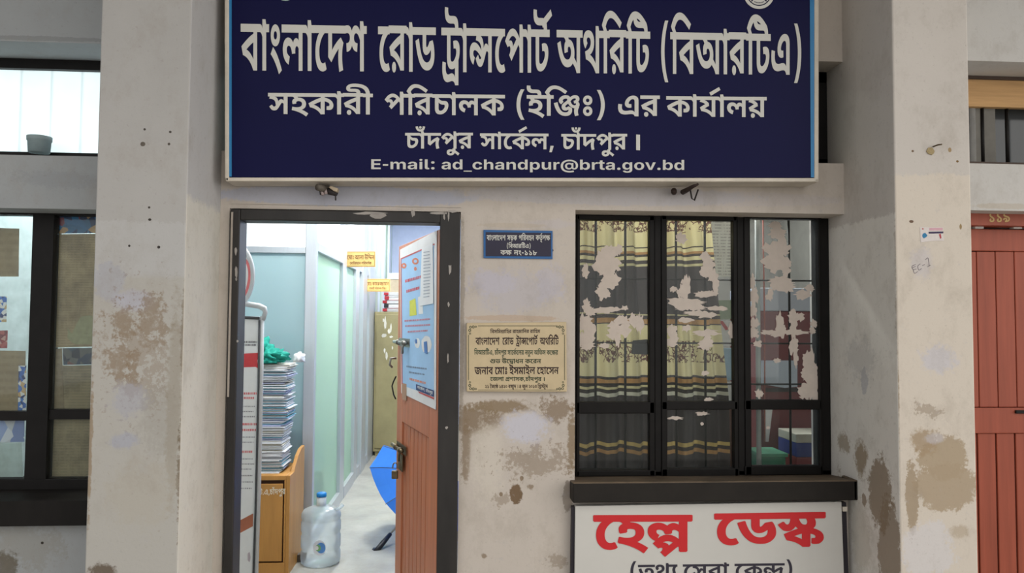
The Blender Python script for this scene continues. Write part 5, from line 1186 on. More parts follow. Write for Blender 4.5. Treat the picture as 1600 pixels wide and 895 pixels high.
m = MB(); ring(m, 1186, -10, 19.2, 24, SL); ring(m, 1186, -10, .01, 17.6, SL); em = m.build('round_emblem', lett, sign)
SE = lambda u, v: P(u, v, YS + .003)
m = MB()
for k in range(4):
    a = math.pi / 4 + k * math.pi / 2
    c, s = math.cos(a), math.sin(a)
    m.flat([[SE(1186 + c * 5 - s * .9, -10 + s * 5 + c * .9), SE(1186 + c * 17 - s * .9, -10 + s * 17 + c * .9), SE(1186 + c * 17 + s * .9, -10 + s * 17 - c * .9), SE(1186 + c * 5 + s * .9, -10 + s * 5 - c * .9)]])
for k in range(9):
    u = 1179 + k * 1.7
    v = 4.6 - ((k - 4) / 4) ** 2 * 1.6
    m.flat([[SE(u, v - 1.1), SE(u + .9, v - 1.1), SE(u + .9, v + .6), SE(u, v + .6)]])
m.build('emblem_lines', navy, em)
m = MB(); ring(m, 446, -14, .01, 15.4, SL); m.build('round_emblem', mat('pale_green_print', (150, 175, 170), .5), sign)

# bundles of taped wiring poking out under the signboard
tape = mat('grey_tape', (105, 98, 88), .7, 0, .25, 60)
tan_ = mat('tan_block', (180, 164, 140), .7, 0, .1, 40)
dk = mat('dark_cable', (48, 42, 42), .6, 0, .2, 60)


def q3(u, v, Y):
    return P(u, v, Y)


wb_ = thing('cable_stub', q3(512, 300, 3.24), 'grey taped cable bundle with a tan block sticking out under the left half of signboard', 'cable')
m = MB(); m.tube([q3(496, 292.5, 3.19), q3(505, 294, 3.22), q3(514, 294, 3.27)], [.014, .016, .01], 10); m.build('tape_wrap', tape, wb_)
m = MB(); pf(m, [(513, 292), (518, 290.5), (528, 294), (526, 300), (521, 298)], 3.2, .04); m.build('tan_block', tan_, wb_, bevel=.003)
m = MB(); m.tube([q3(506, 297, 3.25), q3(516, 299, 3.23), q3(526, 303, 3.22)], [.012, .015, .01], 10); m.tube([q3(524, 300, 3.22), q3(524.5, 313, 3.22)], .003, 6); m.tube([q3(500, 295, 3.27), q3(501, 304, 3.27)], .004, 6); m.build('cable_end', dk, wb_)
m = MB(); m.tube([q3(503.5, 295, 3.22), q3(503, 300, 3.22), q3(505, 305, 3.22)], [.003, .006, .007], 8); m.tube([q3(509, 294, 3.22), q3(509, 303, 3.22)], [.004, .008], 8); m.build('bare_wire', mat('pinkish_wire', (165, 150, 148), .6), wb_)
wb2 = thing('cable_stub', q3(1072, 300, 3.24), 'dark cable stub with a thin hanging wire loop under the right half of signboard', 'cable')
m = MB(); m.tube([q3(1091, 287.5, 3.15), q3(1082, 291.5, 3.17), q3(1073, 297, 3.24), q3(1067, 300, 3.28)], [.005, .008, .011, .012], 10); m.tube([q3(1053, 298, 3.25), q3(1053, 300, 3.28)], .013, 10); m.build('cable_end', mat('brown_cable', (58, 42, 36), .7, 0, .25, 60), wb2)
m = MB(); m.tube([q3(1078.5, 296, 3.24), q3(1081, 310, 3.24), q3(1085, 313, 3.24), q3(1091, 296, 3.24)], .0036, 6); m.build('wire_loop', dk, wb2)

# small room plate
plate = thing('room_plate', P(809, 404, YF), 'small navy room plate with a blue border on the pier', 'sign')
m = MB(); pf(m, [(755.5, 359), (863.5, 360.5), (863.5, 404.5), (755.5, 403)], YF - .008, .008); m.build('border_plate', mat('blue_plate', (38, 98, 158), .4), plate, bevel=.001)
m = MB(); pf(m, [(759, 362.5), (861, 364), (861, 400.5), (759, 400)], YF - .0095, .002); m.build('panel', mat('dark_navy_print', (30, 26, 54), .35), plate)
PL = lambda u, v: P(u, v, YF - .0102)
m = MB()
for wd, a, b in (('বাংলাদেশ', 760.5, 790), ('সড়ক', 792.5, 808), ('পরিবহন', 810.5, 834.5), ('কর্তৃপক্ষ', 837, 859.5)):
    write(m, wd, a, b, 367.5, 375.3, 367.8, 375.6, PL)
write(m, '(বিআরটিএ)', 792, 829, 381, 387.3, 381.3, 387.6, PL)
write(m, 'কক্ষ', 782, 799.5, 391, 398, 391, 398.2, PL); write(m, 'নং-১১৮', 803, 839, 391, 398.4, 391.4, 398.6, PL)
m.build('lettering', lett, plate)

# stone plaque
YQ = YF - .022
plaq = thing('stone_plaque', P(806, 612, YF), 'cream inauguration plaque with dark engraved Bengali lines on the pier', 'plaque')
m = MB(); pf(m, [(729, 504.5), (885, 503), (886, 612), (729, 611.5)], YQ, .024)
m.build('slab', mat('cream_stone', (203, 184, 148), .35, 0, .07, 14, .4), plaq, bevel=.003)
QL = lambda u, v: P(u, v, YQ - .0006)
gk = mat('green_engraving', (44, 62, 40), .7); dkb = mat('dark_engraving', (56, 38, 36), .7); gk2 = mat('grey_green_engraving', (70, 84, 62), .7)
m = MB()
for a, b, c, d in ((747, 508.6, 871, 509.4), (747, 608.8, 871, 609.4), (731.6, 523, 732.5, 594), (881.7, 523, 882.6, 594)):
    m.flat([[QL(a, b), QL(c, b), QL(c, d), QL(a, d)]])
for cu, cv, sx_, sy_ in ((734, 511, 1, 1), (880, 511, -1, 1), (734, 607, 1, -1), (880, 607, -1, -1)):
    for (du, dv, r) in ((1, 0, 2), (5.5, -.4, 2.2), (0, 5, 2.2), (.3, 10, 1.6), (9.5, -.6, 1.5)):
        ring(m, cu + du * sx_, cv + dv * sy_, r * .55, r, QL, 14)
m.build('engraved_border', gk, plaq)
m = MB(); write(m, 'বিসমিল্লাহির রাহমানির রাহিম', 766, 844, 515.5, 520.5, 515, 520, QL); m.build('lettering', dkb, plaq)
m = MB()
for wd, a, b in (('বাংলাদেশ', 743, 780.5), ('রোড', 785, 802.5), ('ট্রান্সপোর্ট', 806, 840.5), ('অথরিটি', 843.5, 873)):
    write(m, wd, a, b, 527.5, 538.5, 527.5, 538.5, QL)
m.build('lettering', dkb, plaq)
m = MB(); write(m, 'বিআরটিএ, চাঁদপুর সার্কেলের নতুন অফিস কক্ষের', 741, 872, 547, 554, 547.3, 554.3, QL); m.build('lettering', gk2, plaq)
m = MB(); write(m, 'শুভ উদ্বোধন করেন', 765.5, 845.5, 561, 567.5, 561, 567.5, QL); m.build('lettering', gk, plaq)
m = MB(); write(m, 'জনাব মোঃ ইসমাইল হোসেন', 741.5, 873, 573.5, 585, 573.5, 584, QL); m.build('lettering', dkb, plaq)
m = MB(); write(m, 'জেলা প্রশাসক,চাঁদপুর ।', 766, 851, 589, 595, 589.2, 595.2, QL); m.build('lettering', gk, plaq)
m = MB(); write(m, '২১ জ্যৈষ্ঠ ১৪২০ বঙ্গাব্দ । ৪ জুন ২০১৩ খ্রিস্টাব্দ', 758, 856, 601, 606.5, 600.7, 606.2, QL); m.build('lettering', dkb, plaq)

# help desk board under the sill
YH = YF - .05
hd = thing('help_desk_board', P(1108, 960, YH), 'white help desk board with big red Bengali lettering below the window sill', 'sign')
m = MB(); pf(m, [(899, 790.5), (1315, 783.5), (1322, 985), (897, 985)], YH, .03); m.build('panel', mat('white_flex', (206, 204, 198), .45, 0, .04, 3), hd, bevel=.002)
m = MB(); pf(m, [(893.5, 792), (900, 791), (898, 985), (891, 985)], YH + .012, .03); m.build('dark_side_frame', mat('dark_frame', (44, 40, 48), .5), hd); m = MB(); pf(m, [(1314, 785), (1322, 785), (1329, 985), (1320, 985)], YH + .012, .03); m.build('dark_side_frame', mat('dark_frame', (44, 40, 48), .5), hd)
m = MB(); pf(m, [(1317, 792), (1324, 791.6), (1324, 799), (1317, 799)], YH + .0, .014); m.build('clip', cream, hd, bevel=.001)
red = mat('red_vinyl', (205, 38, 44), .45, 0, .04)
HL = lambda u, v: P(u, v, YH - .001)
HW = {}


def stroke(mb, pts, widths, place, n=8):
    """brush stroke: a smooth path through pts with a width at each"""
    ps, ws = [], []
    q = [pts[0]] + list(pts) + [pts[-1]]
    for i in range(1, len(q) - 2):
        for k in range(n):
            t = k / n
            f = lambda j: .5 * (2 * q[i][j] + (q[i + 1][j] - q[i - 1][j]) * t + (2 * q[i - 1][j] - 5 * q[i][j] + 4 * q[i + 1][j] - q[i + 2][j]) * t * t + (3 * q[i][j] - q[i - 1][j] - 3 * q[i + 1][j] + q[i + 2][j]) * t ** 3)
            ps.append((f(0), f(1)))
            ws.append(widths[i - 1] + (widths[i] - widths[i - 1]) * t)
    ps.append(pts[-1]); ws.append(widths[-1])
    L_, R_ = [], []
    for i, p in enumerate(ps):
        a, b = ps[max(i - 1, 0)], ps[min(i + 1, len(ps) - 1)]
        dx, dy = b[0] - a[0], b[1] - a[1]
        d = math.hypot(dx, dy) or 1
        nx, ny = -dy / d * ws[i] / 2, dx / d * ws[i] / 2
        L_.append(place(p[0] + nx, p[1] + ny)); R_.append(place(p[0] - nx, p[1] - ny))
    m_ = len(ps)
    return mb.add(L_ + R_, [(i, i + 1, i + 1 + m_, i + m_) for i in range(m_ - 1)])


m = MB()
for q_, (du, dv) in enumerate(((0, 0), (1.3, .5), (-1.2, .5), (0, 1.6))):
    HQ = lambda u, v: P(u, v, YH - .001 - .0004 * q_)
    write(m, 'হেল্প', 928 + du, 1081 + du, 804.5 + dv, 857 + dv, 804 + dv, 857 + dv, HQ)
    write(m, 'ডেস্ক', 1117 + du, 1289 + du, 802 + dv, 850 + dv, 799.5 + dv, 849 + dv, HQ)
m.build('red_lettering', red, hd)
m = MB()
HT = lambda u, v: P(u, v, YH - .0008)
write(m, '(তথ্য সেবা কেন্দ্র)', 985, 1238, 882.5, 904, 879.5, 901, HT)
m.build('dark_lettering', mat('dark_print', (52, 48, 62), .5), hd)

# small sticker, pencil mark and hook on the right pillar
st = thing('sticker', P(1456, 378, YP), 'small torn paper sticker on the right cream pillar', 'sticker')
m = MB(); pf(m, jag([(1438, 355), (1474, 355), (1475, 376), (1438, 378)], .8, 3), YP - .0012, .0012); m.build('paper', mat('sticker_paper', (214, 206, 202), .7, 0, .06, 60), st)
ST = lambda u, v: P(u, v, YP - .0016)
for nm, c, pts in (('dark_bar', (60, 50, 84), [(1451, 362), (1474, 361.5), (1474, 364.5), (1451, 365)]), ('blue_spot', (48, 130, 176), blob(1444.5, 368, 4, 4, 10, .2)), ('red_mark', (180, 60, 70), [(1467, 366), (1470, 365), (1471, 372), (1469, 373)]), ('red_mark', (190, 80, 80), blob(1442, 357.5, 1.3, 1.3, 8, .1)), ('pink_print', (214, 170, 180), [(1452, 356), (1473, 355.8), (1473, 360), (1452, 360)])):
    m = MB(); m.flat([[ST(*p) for p in pts]]); m.build(nm, mat('ink_%d_%d_%d' % c, c, .7), st)
pr = bpy.data.objects['wall_pillar_right']
m = MB()
PP = lambda u, v: P(u, v, YP - .0006)
for pts in ([(1431, 413), (1425, 416), (1427, 421), (1432, 420)], [(1426, 418), (1431, 416)], [(1427, 421), (1429, 427), (1434, 424)], [(1438, 412), (1434, 416), (1436, 422), (1440, 419)], [(1441, 415), (1445, 413)], [(1446, 406), (1450, 403), (1452, 415)], [(1449, 417), (1454, 414)]):
    stroke(m, pts, [.9] * len(pts), PP, 4)
m.build('pencil_writing', mat('pencil', (120, 112, 118), .8), pr)
hk = thing('wall_hook', P(1455, 232, YP), 'small rusty nail hook in a plaster plug on the right cream pillar', 'hook')
m = MB(); a = P(1458, 229, YP); m.tube([a + Vector((0, .01, 0)), a + Vector((0, -.03, 0)), a + Vector((.015, -.032, .002))], .003, 8); m.build('nail', mat('rusty_nail', (90, 74, 50), .6, .5), hk)
m = MB(); pf(m, blob(1454, 236, 6, 6, 12, .2), YP - .004, .006); m.build('plaster_plug', mat('ochre_plug', (168, 150, 112), .9, 0, .15, 80), hk)

# ================================================================ the open doorway
# poster and sheet on the open leaf
DPN = .003
DP = lambda u, v, n=DPN: LH(u, v, n)
post = thing('door_poster', L3(LW * .5, 1.2, 0), 'light blue information poster pasted on the open brown door leaf', 'poster')


def lflat(pts, name, m_, parent, n=DPN, th=.0012):
    mb = MB()
    ps = [LH(u, v, n) for u, v in pts]
    mb.prism(ps, LN * -th)
    return mb.build(name, m_, parent)


wht = mat('poster_white', (222, 222, 222), .5, 0, .05)
lflat([(682.5, 360), (625, 390), (627, 640 - 26), (681, 640)], 'paper', wht, post, .003)
lb = mat('poster_blue', (158, 196, 232), .5, 0, .05, 6)
lflat([(678, 381), (626.5, 404), (628.5, 602), (678, 619)], 'blue_field', lb, post, .0036, .0005)
rd = mat('poster_red', (196, 70, 72), .5); yl = mat('poster_yellow', (214, 216, 70), .5); nv = mat('poster_navy', (40, 62, 120), .5); pk = mat('poster_pink_print', (206, 132, 150), .5); gy = mat('poster_grey_print', (128, 142, 168), .5)
m = MB()
DQ = lambda u, v: LH(u, v, .0045)
for pts in ([(679, 380), (626, 403.5), (626, 405.5), (679, 382.5)], [(626, 404), (627.2, 404), (629, 600), (627.5, 600)]):
    m.flat([[DQ(*p) for p in pts]])
m.build('red_border', rd, post)


def prints(rows, name, m_):
    """rows of print too fine to read: short broken strokes"""
    for (u0, v0, u1, v1, h) in rows:
        mb = MB()
        u = u0
        while u < u1 - 1:
            l = random.uniform(1.2, 3.4)
            e = min(u + l, u1)
            f = lambda x: v0 + (v1 - v0) * (x - u0) / (u1 - u0)
            mb.flat([[DQ(u, f(u)), DQ(e, f(e)), DQ(e, f(e) + h), DQ(u, f(u) + h)]])
            u = e + random.uniform(.4, .9)
        mb.build(name, m_, post)


prints([(633, 437, 658, 430, 4.5), (635, 453, 656, 447, 4.5)], 'red_print', mat('poster_red_print', (206, 84, 96), .5))
prints([(632, 500, 672, 497, 2.6), (633, 508, 672, 506, 2.6), (637, 517, 668, 515, 2.6)], 'pink_print', pk)
prints([(635, 571, 668, 575, 2.4), (639, 580, 664, 584, 2.4)], 'grey_print', gy)
prints([(640, 590, 666, 597, 3.4)], 'orange_print', mat('poster_orange_print', (226, 150, 130), .5))
m = MB(); m.flat([[DQ(*p) for p in [(640, 470), (649, 466), (651, 492), (640, 494)]]]); m.build('yellow_figure', yl, post)
m = MB(); m.flat([[DQ(*p) for p in [(653, 464), (660, 462), (661, 490), (654, 491)]]]); m.build('white_figure', wht, post); m = MB(); m.flat([[DQ(*p) for p in blob(666, 538, 8, 14, 14, .08)]]); m.build('white_figure', wht, post); m = MB(); m.flat([[DQ(*p) for p in blob(652, 536, 4, 8, 12, .08)]]); m.build('white_figure', wht, post)
DR = lambda u, v: LH(u, v, .0056)
m = MB(); m.flat([[DR(*p) for p in [(662, 534), (667, 533), (668, 553), (663, 551)]]]); m.build('blue_figure', mat('poster_mid_blue', (70, 120, 190), .5), post); m = MB(); m.flat([[DR(*p) for p in blob(650, 533, 1.8, 4, 10, .1)]]); m.build('blue_figure', mat('poster_mid_blue', (70, 120, 190), .5), post)
org = mat('poster_orange', (214, 120, 84), .5)
m = MB(); ring(m, 631, 415, 1.5, 4.2, DQ, 16); m.build('round_emblem', org, post); m = MB(); ring(m, 649, 408, 2.5, 5.2, DQ, 16); m.flat([[DQ(*p) for p in blob(649, 420, 2.2, 3, 10, .1)]]); m.build('round_emblem', mat('poster_orange', (214, 120, 84), .5), post)
m = MB(); m.flat([[DQ(*p) for p in [(650, 600), (678, 610), (678, 620), (650, 609)]]]); m.build('navy_band', nv, post)
m = MB(); m.flat([[DQ(*p) for p in [(653, 611), (678, 621), (678, 624), (655, 614)]]]); m.build('red_band', rd, post)
m = MB(); write(m, 'সার্কেল, চাঁদপুর', 652, 676, 602.6, 606.5, 611.8, 616.5, DR); m.build('band_lettering', wht, post)
lflat([(628, 598), (635, 600), (635, 626), (628, 623)], 'torn_corner', mat('poster_tan', (176, 140, 112), .6), post, .0042, .0005)
sh = thing('notice_sheet', L3(LW * .15, 1.5, 0), 'white printed notice sheet stuck over the upper right of the door poster', 'paper')
lflat([(676, 379), (659, 388), (656, 478), (677, 474)], 'paper', mat('sheet_white', (224, 226, 228), .6, 0, .03), sh, .0062, .001)
mb = MB()
for k in range(15):
    v = 392 + k * 5
    for u0, u1 in ((661.5, 673.5),):
        e = u1 - random.uniform(0, 3)
        mb.flat([[LH(u0, v + 1.5, .0075), LH(e, v, .0075), LH(e, v + 1.4, .0075), LH(u0, v + 2.9, .0075)]])
mb.build('print_lines', mat('grey_print', (168, 176, 186), .6), sh)

# projecting name plates on the partition
gold = mat('gold_plate', (228, 186, 110), .4, 0, .04); brn = mat('brown_print', (120, 82, 40), .6)
for (u0, v0, u1, v1, Y, l1, l2, lab) in ((540.5, 392.5, 586.5, 417, None, 'মোঃ আলা উদ্দিন', 'মোটরযান পরিদর্শক', 'gold name plate projecting from the partition, nearer of the two'),
                                        (571, 435.5, 609.5, 455.5, None, 'মোঃ কামরুজ্জামান', 'সহকারী পরিচালক (ইঞ্জিঃ)', 'gold name plate projecting from the partition, farther and lower of the two')):
    Y = yu(u0 + .5)
    npl = thing('name_plate', P(u0, v1, Y), lab, 'sign', 'gold name plates over the office doors')
    m = MB(); pf(m, [(u0, v0), (u1, v0), (u1, v1), (u0, v1)], Y, .012); m.build('plate', gold, npl, bevel=.002)
    f = lambda u, v: P(u, v, Y - .001)
    h = v1 - v0
    m = MB(); write(m, l1, u0 + 2, u1 - 2, v0 + .26 * h, v0 + .52 * h, v0 + .26 * h, v0 + .52 * h, f); write(m, l2, u0 + 6, u1 - 6, v0 + .68 * h, v0 + .84 * h, v0 + .68 * h, v0 + .84 * h, f); m.build('lettering', brn, npl)
    m = MB()
    for a, b, c, d in ((u0 + 1, v0 + 1, u1 - 1, v0 + 1.6), (u0 + 1, v1 - 1.6, u1 - 1, v1 - 1), (u0 + 1, v0 + 1, u0 + 1.6, v1 - 1), (u1 - 1.6, v0 + 1, u1 - 1, v1 - 1)):
        m.flat([[f(a, b), f(c, b), f(c, d), f(a, d)]])
    m.build('border_line', brn, npl)

# khaki steel cupboard at the end of the corridor, files on top
kh = mat('khaki_steel', (158, 148, 106), .45, 0, .1, 5, .4, bump=.05)
YK = 8.86
kx0, kx1 = PXc + .02, -.28
kz = P(600, 487, YK).z
cup = thing('steel_cupboard', ((kx0 + kx1) / 2, YK + .25, 0), 'khaki steel cupboard with flaking white paint at the end of the corridor', 'cupboard')
m = MB().box(kx0, kx1, YK, YK + .48, .05, kz); m.box(kx0 + .02, kx1 - .02, YK + .02, YK + .46, 0, .05); m.build('body', kh, cup, bevel=.006)
xm = (kx0 + kx1) / 2
m = MB().box(kx0 + .02, xm - .002, YK - .012, YK, .09, kz - .03); d1 = m.build('door', kh, cup, bevel=.004)
m = MB().box(xm + .002, kx1 - .02, YK - .012, YK, .09, kz - .03); d2 = m.build('door', kh, cup, bevel=.004)
m = MB().box(xm + .03, xm + .045, YK - .035, YK - .012, .85, 1.0); m.build('handle', steel, d2)
m = MB()
for (u, v, ru, rv) in ((602, 505, 1.6, 10), (608, 518, 2, 4), (600, 524, 4, 3), (611, 512, 1.3, 7), (601, 548, 1.3, 4), (604, 556, 1.6, 6), (613, 543, 1, 3), (611, 526, 3, 1.4), (599, 500, 1.5, 3)):
    m.prism([P(x, y, YK - .0135) for x, y in blob(u, v, ru, rv, 9, .35)], (0, .0015, 0))
m.build('white_paint_flakes', mat('flaked_white', (226, 222, 206), .7), cup)
paper = mat('file_paper', (226, 226, 222), .8, 0, .06, 40, stretch=(1, 1, 12))
redt = mat('red_tag', (176, 40, 48), .6); blk = mat('black_binder', (40, 38, 40), .6)
zz = kz
ordn = ['bottom', 'second from the bottom', 'third from the bottom', 'fourth from the bottom', 'topmost']
for k in range(5):
    h = .042 + .008 * (k % 2)
    f = thing('file_bundle', (-.74, YK + .2, zz), 'tagged paper file on the khaki cupboard, %s' % ordn[k], 'file', 'files piled on the khaki cupboard')
    dx = random.uniform(-.012, .012)
    m = MB()
    for j in range(4):
        e = random.uniform(-.008, .008)
        m.box(-.86 + dx + e, -.58 + dx + e, YK + .03 + e, YK + .38, zz + h * j / 4 + .001, zz + h * (j + 1) / 4)
    m.build('sheets', paper, f)
    m = MB().box(-.87 + dx, -.82 + dx, YK + .015, YK + .05, zz + .006, zz + h - .004); m.build('red_tag', redt if k != 1 else blk, f)
    m = MB().box(-.86 + dx, -.575 + dx, YK + .025, YK + .39, zz, zz + .0035); m.build('cover', blk if k % 2 == 0 else redt, f)
    zz += h
bx = thing('paper_carton', (-.72, YK + .2, zz), 'pale carton of papers on top of the files on the khaki cupboard', 'carton')
m = MB().box(-.82, -.55, YK + .05, YK + .36, zz + .001, zz + .15); m.build('body', mat('tan_carton', (206, 190, 160), .8), bx, bevel=.003)
m = MB().box(-.83, -.54, YK + .04, YK + .37, zz + .15, zz + .22); m.build('white_lid', mat('white_carton', (224, 230, 238), .8), bx, bevel=.003)

# display stand with a round header just inside the door
YN = 4.15
stand = thing('display_stand', (P(385, 700, YN).x, YN, 0), 'white display stand with grey rim and round header, half hidden by the left jamb', 'display stand')
gp = mat('grey_plastic', (186, 190, 190), .35, 0, .04); dgp = mat('dark_grey_plastic', (74, 78, 80), .4); wp = mat('display_white', (226, 230, 228), .5, 0, .03)
NS = lambda u, v, d=0: P(u, v, YN + d)
m = MB(); pf(m, [(345, 494), (408, 497), (406, 640), (397.5, 940), (334, 940)], YN + .012, .006); bd = m.build('poster_board', wp, stand)
m = MB(); m.tube([NS(409.5, 494, .01), NS(408, 600, .01), NS(404.5, 760, .01), NS(399, 941, .01)], .011, 8); m.tube([NS(342, 494, .01), NS(332, 941, .01)], .011, 8); m.build('grey_side_rail', gp, stand)
m = MB(); m.tube([NS(405.5, 500, .003), NS(404, 600, .003), NS(400.5, 760, .003), NS(395, 941, .003)], .006, 8); m.tube([NS(340, 494, .003), NS(405.5, 497, .003)], .008, 8); m.build('dark_edge_strip', dgp, stand)
m = MB(); m.tube([NS(330, 470, .01), NS(385, 475, .01), NS(405, 478, .01), NS(413, 482, .01), NS(414.5, 488, .01), NS(411, 500, .01)], [.014, .014, .015, .016, .013, .011], 10); m.build('top_rail', gp, stand)
m = MB()
cu, cv, ru, rv = 366, 430, 29, 48
el = lambda k, s=1.0: NS(cu + ru * s * math.cos(2 * math.pi * k / 40), cv + rv * s * math.sin(2 * math.pi * k / 40), .012)
m.tube([el(k) for k in range(41)], .012, 8, caps=False); hdr = m.build('header_rim', gp, stand)
m = MB(); m.prism([el(k, .97) for k in range(40)], (0, .006, 0)); m.build('header_disc', wp, hdr)
m = MB(); stroke(m, [(372, 398), (385, 408), (390, 430), (384, 458), (374, 466)], [2, 4, 4.5, 4, 2], lambda u, v: NS(u, v, .008)); stroke(m, [(372, 412), (382, 426), (380, 446)], [2, 3, 2], lambda u, v: NS(u, v, .008)); m.build('red_arcs', mat('pale_red_print', (222, 120, 120), .5), hdr)
m = MB(); f = lambda u, v: NS(u, v, .0105)
pf(m, [(372, 553), (403, 551), (404.5, 556), (402, 563), (403, 575), (399, 573), (372, 574)], YN + .0095, .002); m.build('red_ribbon_print', mat('ribbon_red', (208, 70, 74), .5), bd)


def scrawl(mb, rows, place, h):
    for (u0, v0, u1) in rows:
        u = u0
        while u < u1 - .8:
            e = min(u + random.uniform(.8, 2.2), u1)
            mb.flat([[place(u, v0), place(e, v0 - .3), place(e, v0 + h), place(u, v0 + h + .2)]])
            u = e + random.uniform(.7, 1.2)
    return mb


m = scrawl(MB(), [(372, 533, 402), (376, 537.5, 400)], f, 2.6); m.build('dark_print', mat('stand_dark_print', (104, 104, 110), .6), bd)
for rows in ([(376, 613, 403), (376, 620, 398)], [(376, 661, 402), (376, 670, 400)], [(376, 704, 394)]):
    scrawl(MB(), rows, f, 3.2).build('red_print', mat('stand_red_print', (220, 110, 112), .6), bd)
m = scrawl(MB(), [(374, 634, 399), (374, 642, 396), (374, 650, 398), (374, 682, 398), (374, 690, 396), (372, 716, 396), (372, 724, 397), (372, 732, 394), (372, 742, 395), (370, 752, 395), (370, 762, 393)], f, 1.6); m.build('grey_print', mat('stand_grey_print', (150, 152, 156), .6), bd)
m = MB(); m.flat([[f(365, 818), f(395.5, 802), f(395, 822), f(365, 838)]]); m.build('brown_band_print', mat('stand_brown_print', (178, 112, 84), .6), bd)
m = MB(); m.flat([[f(u, v) for u, v in blob(389, 870, 2.4, 8, 10, .1)]]); m.build('seal_print', mat('stand_seal_print', (196, 186, 192), .6), bd)
m = MB().box(P(326, 900, YN).x, P(402, 900, YN).x, YN - .12, YN + .16, 0, .03); m.build('base', dgp, stand, bevel=.008)

# wooden cabinet with painted lettering
oak = mat('golden_oak', (190, 138, 72), .45, 0, .1, 4, .35, stretch=(5, 5, .6)); oakd = mat('oak_gap', (66, 40, 22), .8)
YCB, YCE = 4.79, 5.22
cxr = P(452, 815, YCB).x; cxl = cxr - .52; cz = P(430, 743, YCB).z
cab = thing('wooden_cabinet', ((cxl + cxr) / 2, 5, 0), 'honey coloured wooden cabinet with white painted lettering beside the water bottle', 'cabinet')
m = MB()
m.box(cxl, cxl + .02, YCB, YCE, 0, cz); m.box(cxl, cxr - .0225, YCB, YCE, cz - .028, cz); m.box(cxl + .02, cxr - .02, YCB + .02, YCE, .07, .09); m.box(cxl, cxr - .0225, YCE - .02, YCE, .02, cz)
m.box(cxr - .034, cxr - .0225, YCB, YCB + .03, .075, cz - .028); m.box(cxl, cxr - .0225, YCB, YCB + .02, 0, .075)
m.prism([(cxr, YCB, 0), (cxr, YCE, 0), (cxr, YCE, cz + .115), (cxr, YCE - .1, cz + .11), (cxr, YCE - .2, cz + .08), (cxr, YCE - .28, cz + .03), (cxr, YCE - .31, cz), (cxr, YCB, cz)], (-.022, 0, 0))
m.build('body', oak, cab, bevel=.003)
m = MB().box(cxl + .02, cxr - .03, YCB + .018, YCB + .028, .075, cz - .028); m.build('gap', oakd, cab)
m = MB().box(cxl + .02, cxr - .042, YCB, YCB + .016, .085, cz - .05); cdr = m.build('door', oak, cab, bevel=.003)
m = MB(); write(m, 'ট.এ,চাঁদপুর', 405, 446, 765, 773, 763.5, 772, lambda u, v: P(u, v, YCB - .001)); m.build('white_lettering', mat('white_paint_mark', (226, 214, 190), .7), cdr)

# tall stack of paper bundles on the cabinet
z = cz
NB = 16
names = ['lowest', 'second from the bottom', 'third from the bottom', 'fourth from the bottom', 'fifth from the bottom', 'sixth from the bottom', 'seventh from the bottom', 'eighth from the bottom', 'eighth from the top', 'seventh from the top', 'sixth from the top', 'fifth from the top', 'fourth from the top', 'third from the top', 'second from the top', 'topmost']
pc_ = [mat('stack_paper_white', (226, 228, 230), .8, 0, .09, 60, stretch=(1, 1, 8)), mat('stack_paper_blue', (120, 178, 196), .8, 0, .08, 60), mat('stack_paper_cream', (216, 212, 198), .8, 0, .09, 60, stretch=(1, 1, 8)), mat('stack_paper_lilac', (178, 184, 214), .8, 0, .08, 60)]
rnd = random.Random(4)
for k in range(NB):
    h = .0415 + rnd.uniform(-.006, .006)
    messy = .010 + .010 * max(0, k - 6) / 9
    cx = -1.228 + (.012 if k > 7 else -.006) + rnd.uniform(-.008, .008)
    cy = 4.985
    f = thing('paper_bundle', (cx, cy, z), 'paper bundle in the tall cabinet stack, %s' % names[k], 'papers', 'paper bundles stacked on the wooden cabinet')
    parts = {0: MB(), 1: MB(), 2: MB(), 3: MB()}
    n = 7
    for j in range(n):
        a = rnd.uniform(-1, 1) * messy * 3.2
        ex, ey = rnd.uniform(-1, 1) * messy, rnd.uniform(-1, 1) * messy
        w2, d2_ = .15 + rnd.uniform(-.006, .008), .115 + rnd.uniform(-.006, .006)
        c, s = math.cos(a), math.sin(a)
        z0, z1 = z + h * j / n + .0004, z + h * (j + 1) / n - rnd.uniform(.0002, .0022)
        ps = [Vector((cx + ex + c * x - s * y, cy + ey + s * x + c * y, z0)) for x, y in ((-w2, -d2_), (w2, -d2_), (w2, d2_), (-w2, d2_))]
        kind = rnd.choice([0, 0, 0, 2, 0, 3]) if j not in (2, 5) else rnd.choice([0, 1, 1, 2])
        parts[kind].prism(ps, (0, 0, z1 - z0))
    for kd, mb in parts.items():
        if mb.v:
            mb.build(('sheets', 'blue_folder', 'cream_sheets', 'lilac_sheets')[kd], pc_[kd], f)
    z += h
zst = z


def lump(mb, c, r, seed, n=3, amp=.3, freq=6):
    from mathutils import noise
    bm = bmesh.new()
    bmesh.ops.create_icosphere(bm, subdivisions=n, radius=1)
    vs_ = []
    for v in bm.verts:
        d = v.co.normalized()
        k = 1 + amp * noise.noise(d * freq * .4 + Vector((seed, 0, 0))) + amp * .5 * noise.noise(d * freq + Vector((0, seed, 0)))
        vs_.append(Vector((c[0] + d.x * r[0] * k, c[1] + d.y * r[1] * k, c[2] + max(d.z * r[2] * k, -r[2] * .55))))
    fs = [[q.index for q in f.verts] for f in bm.faces]
    bm.free()
    return mb.add(vs_, fs, True)


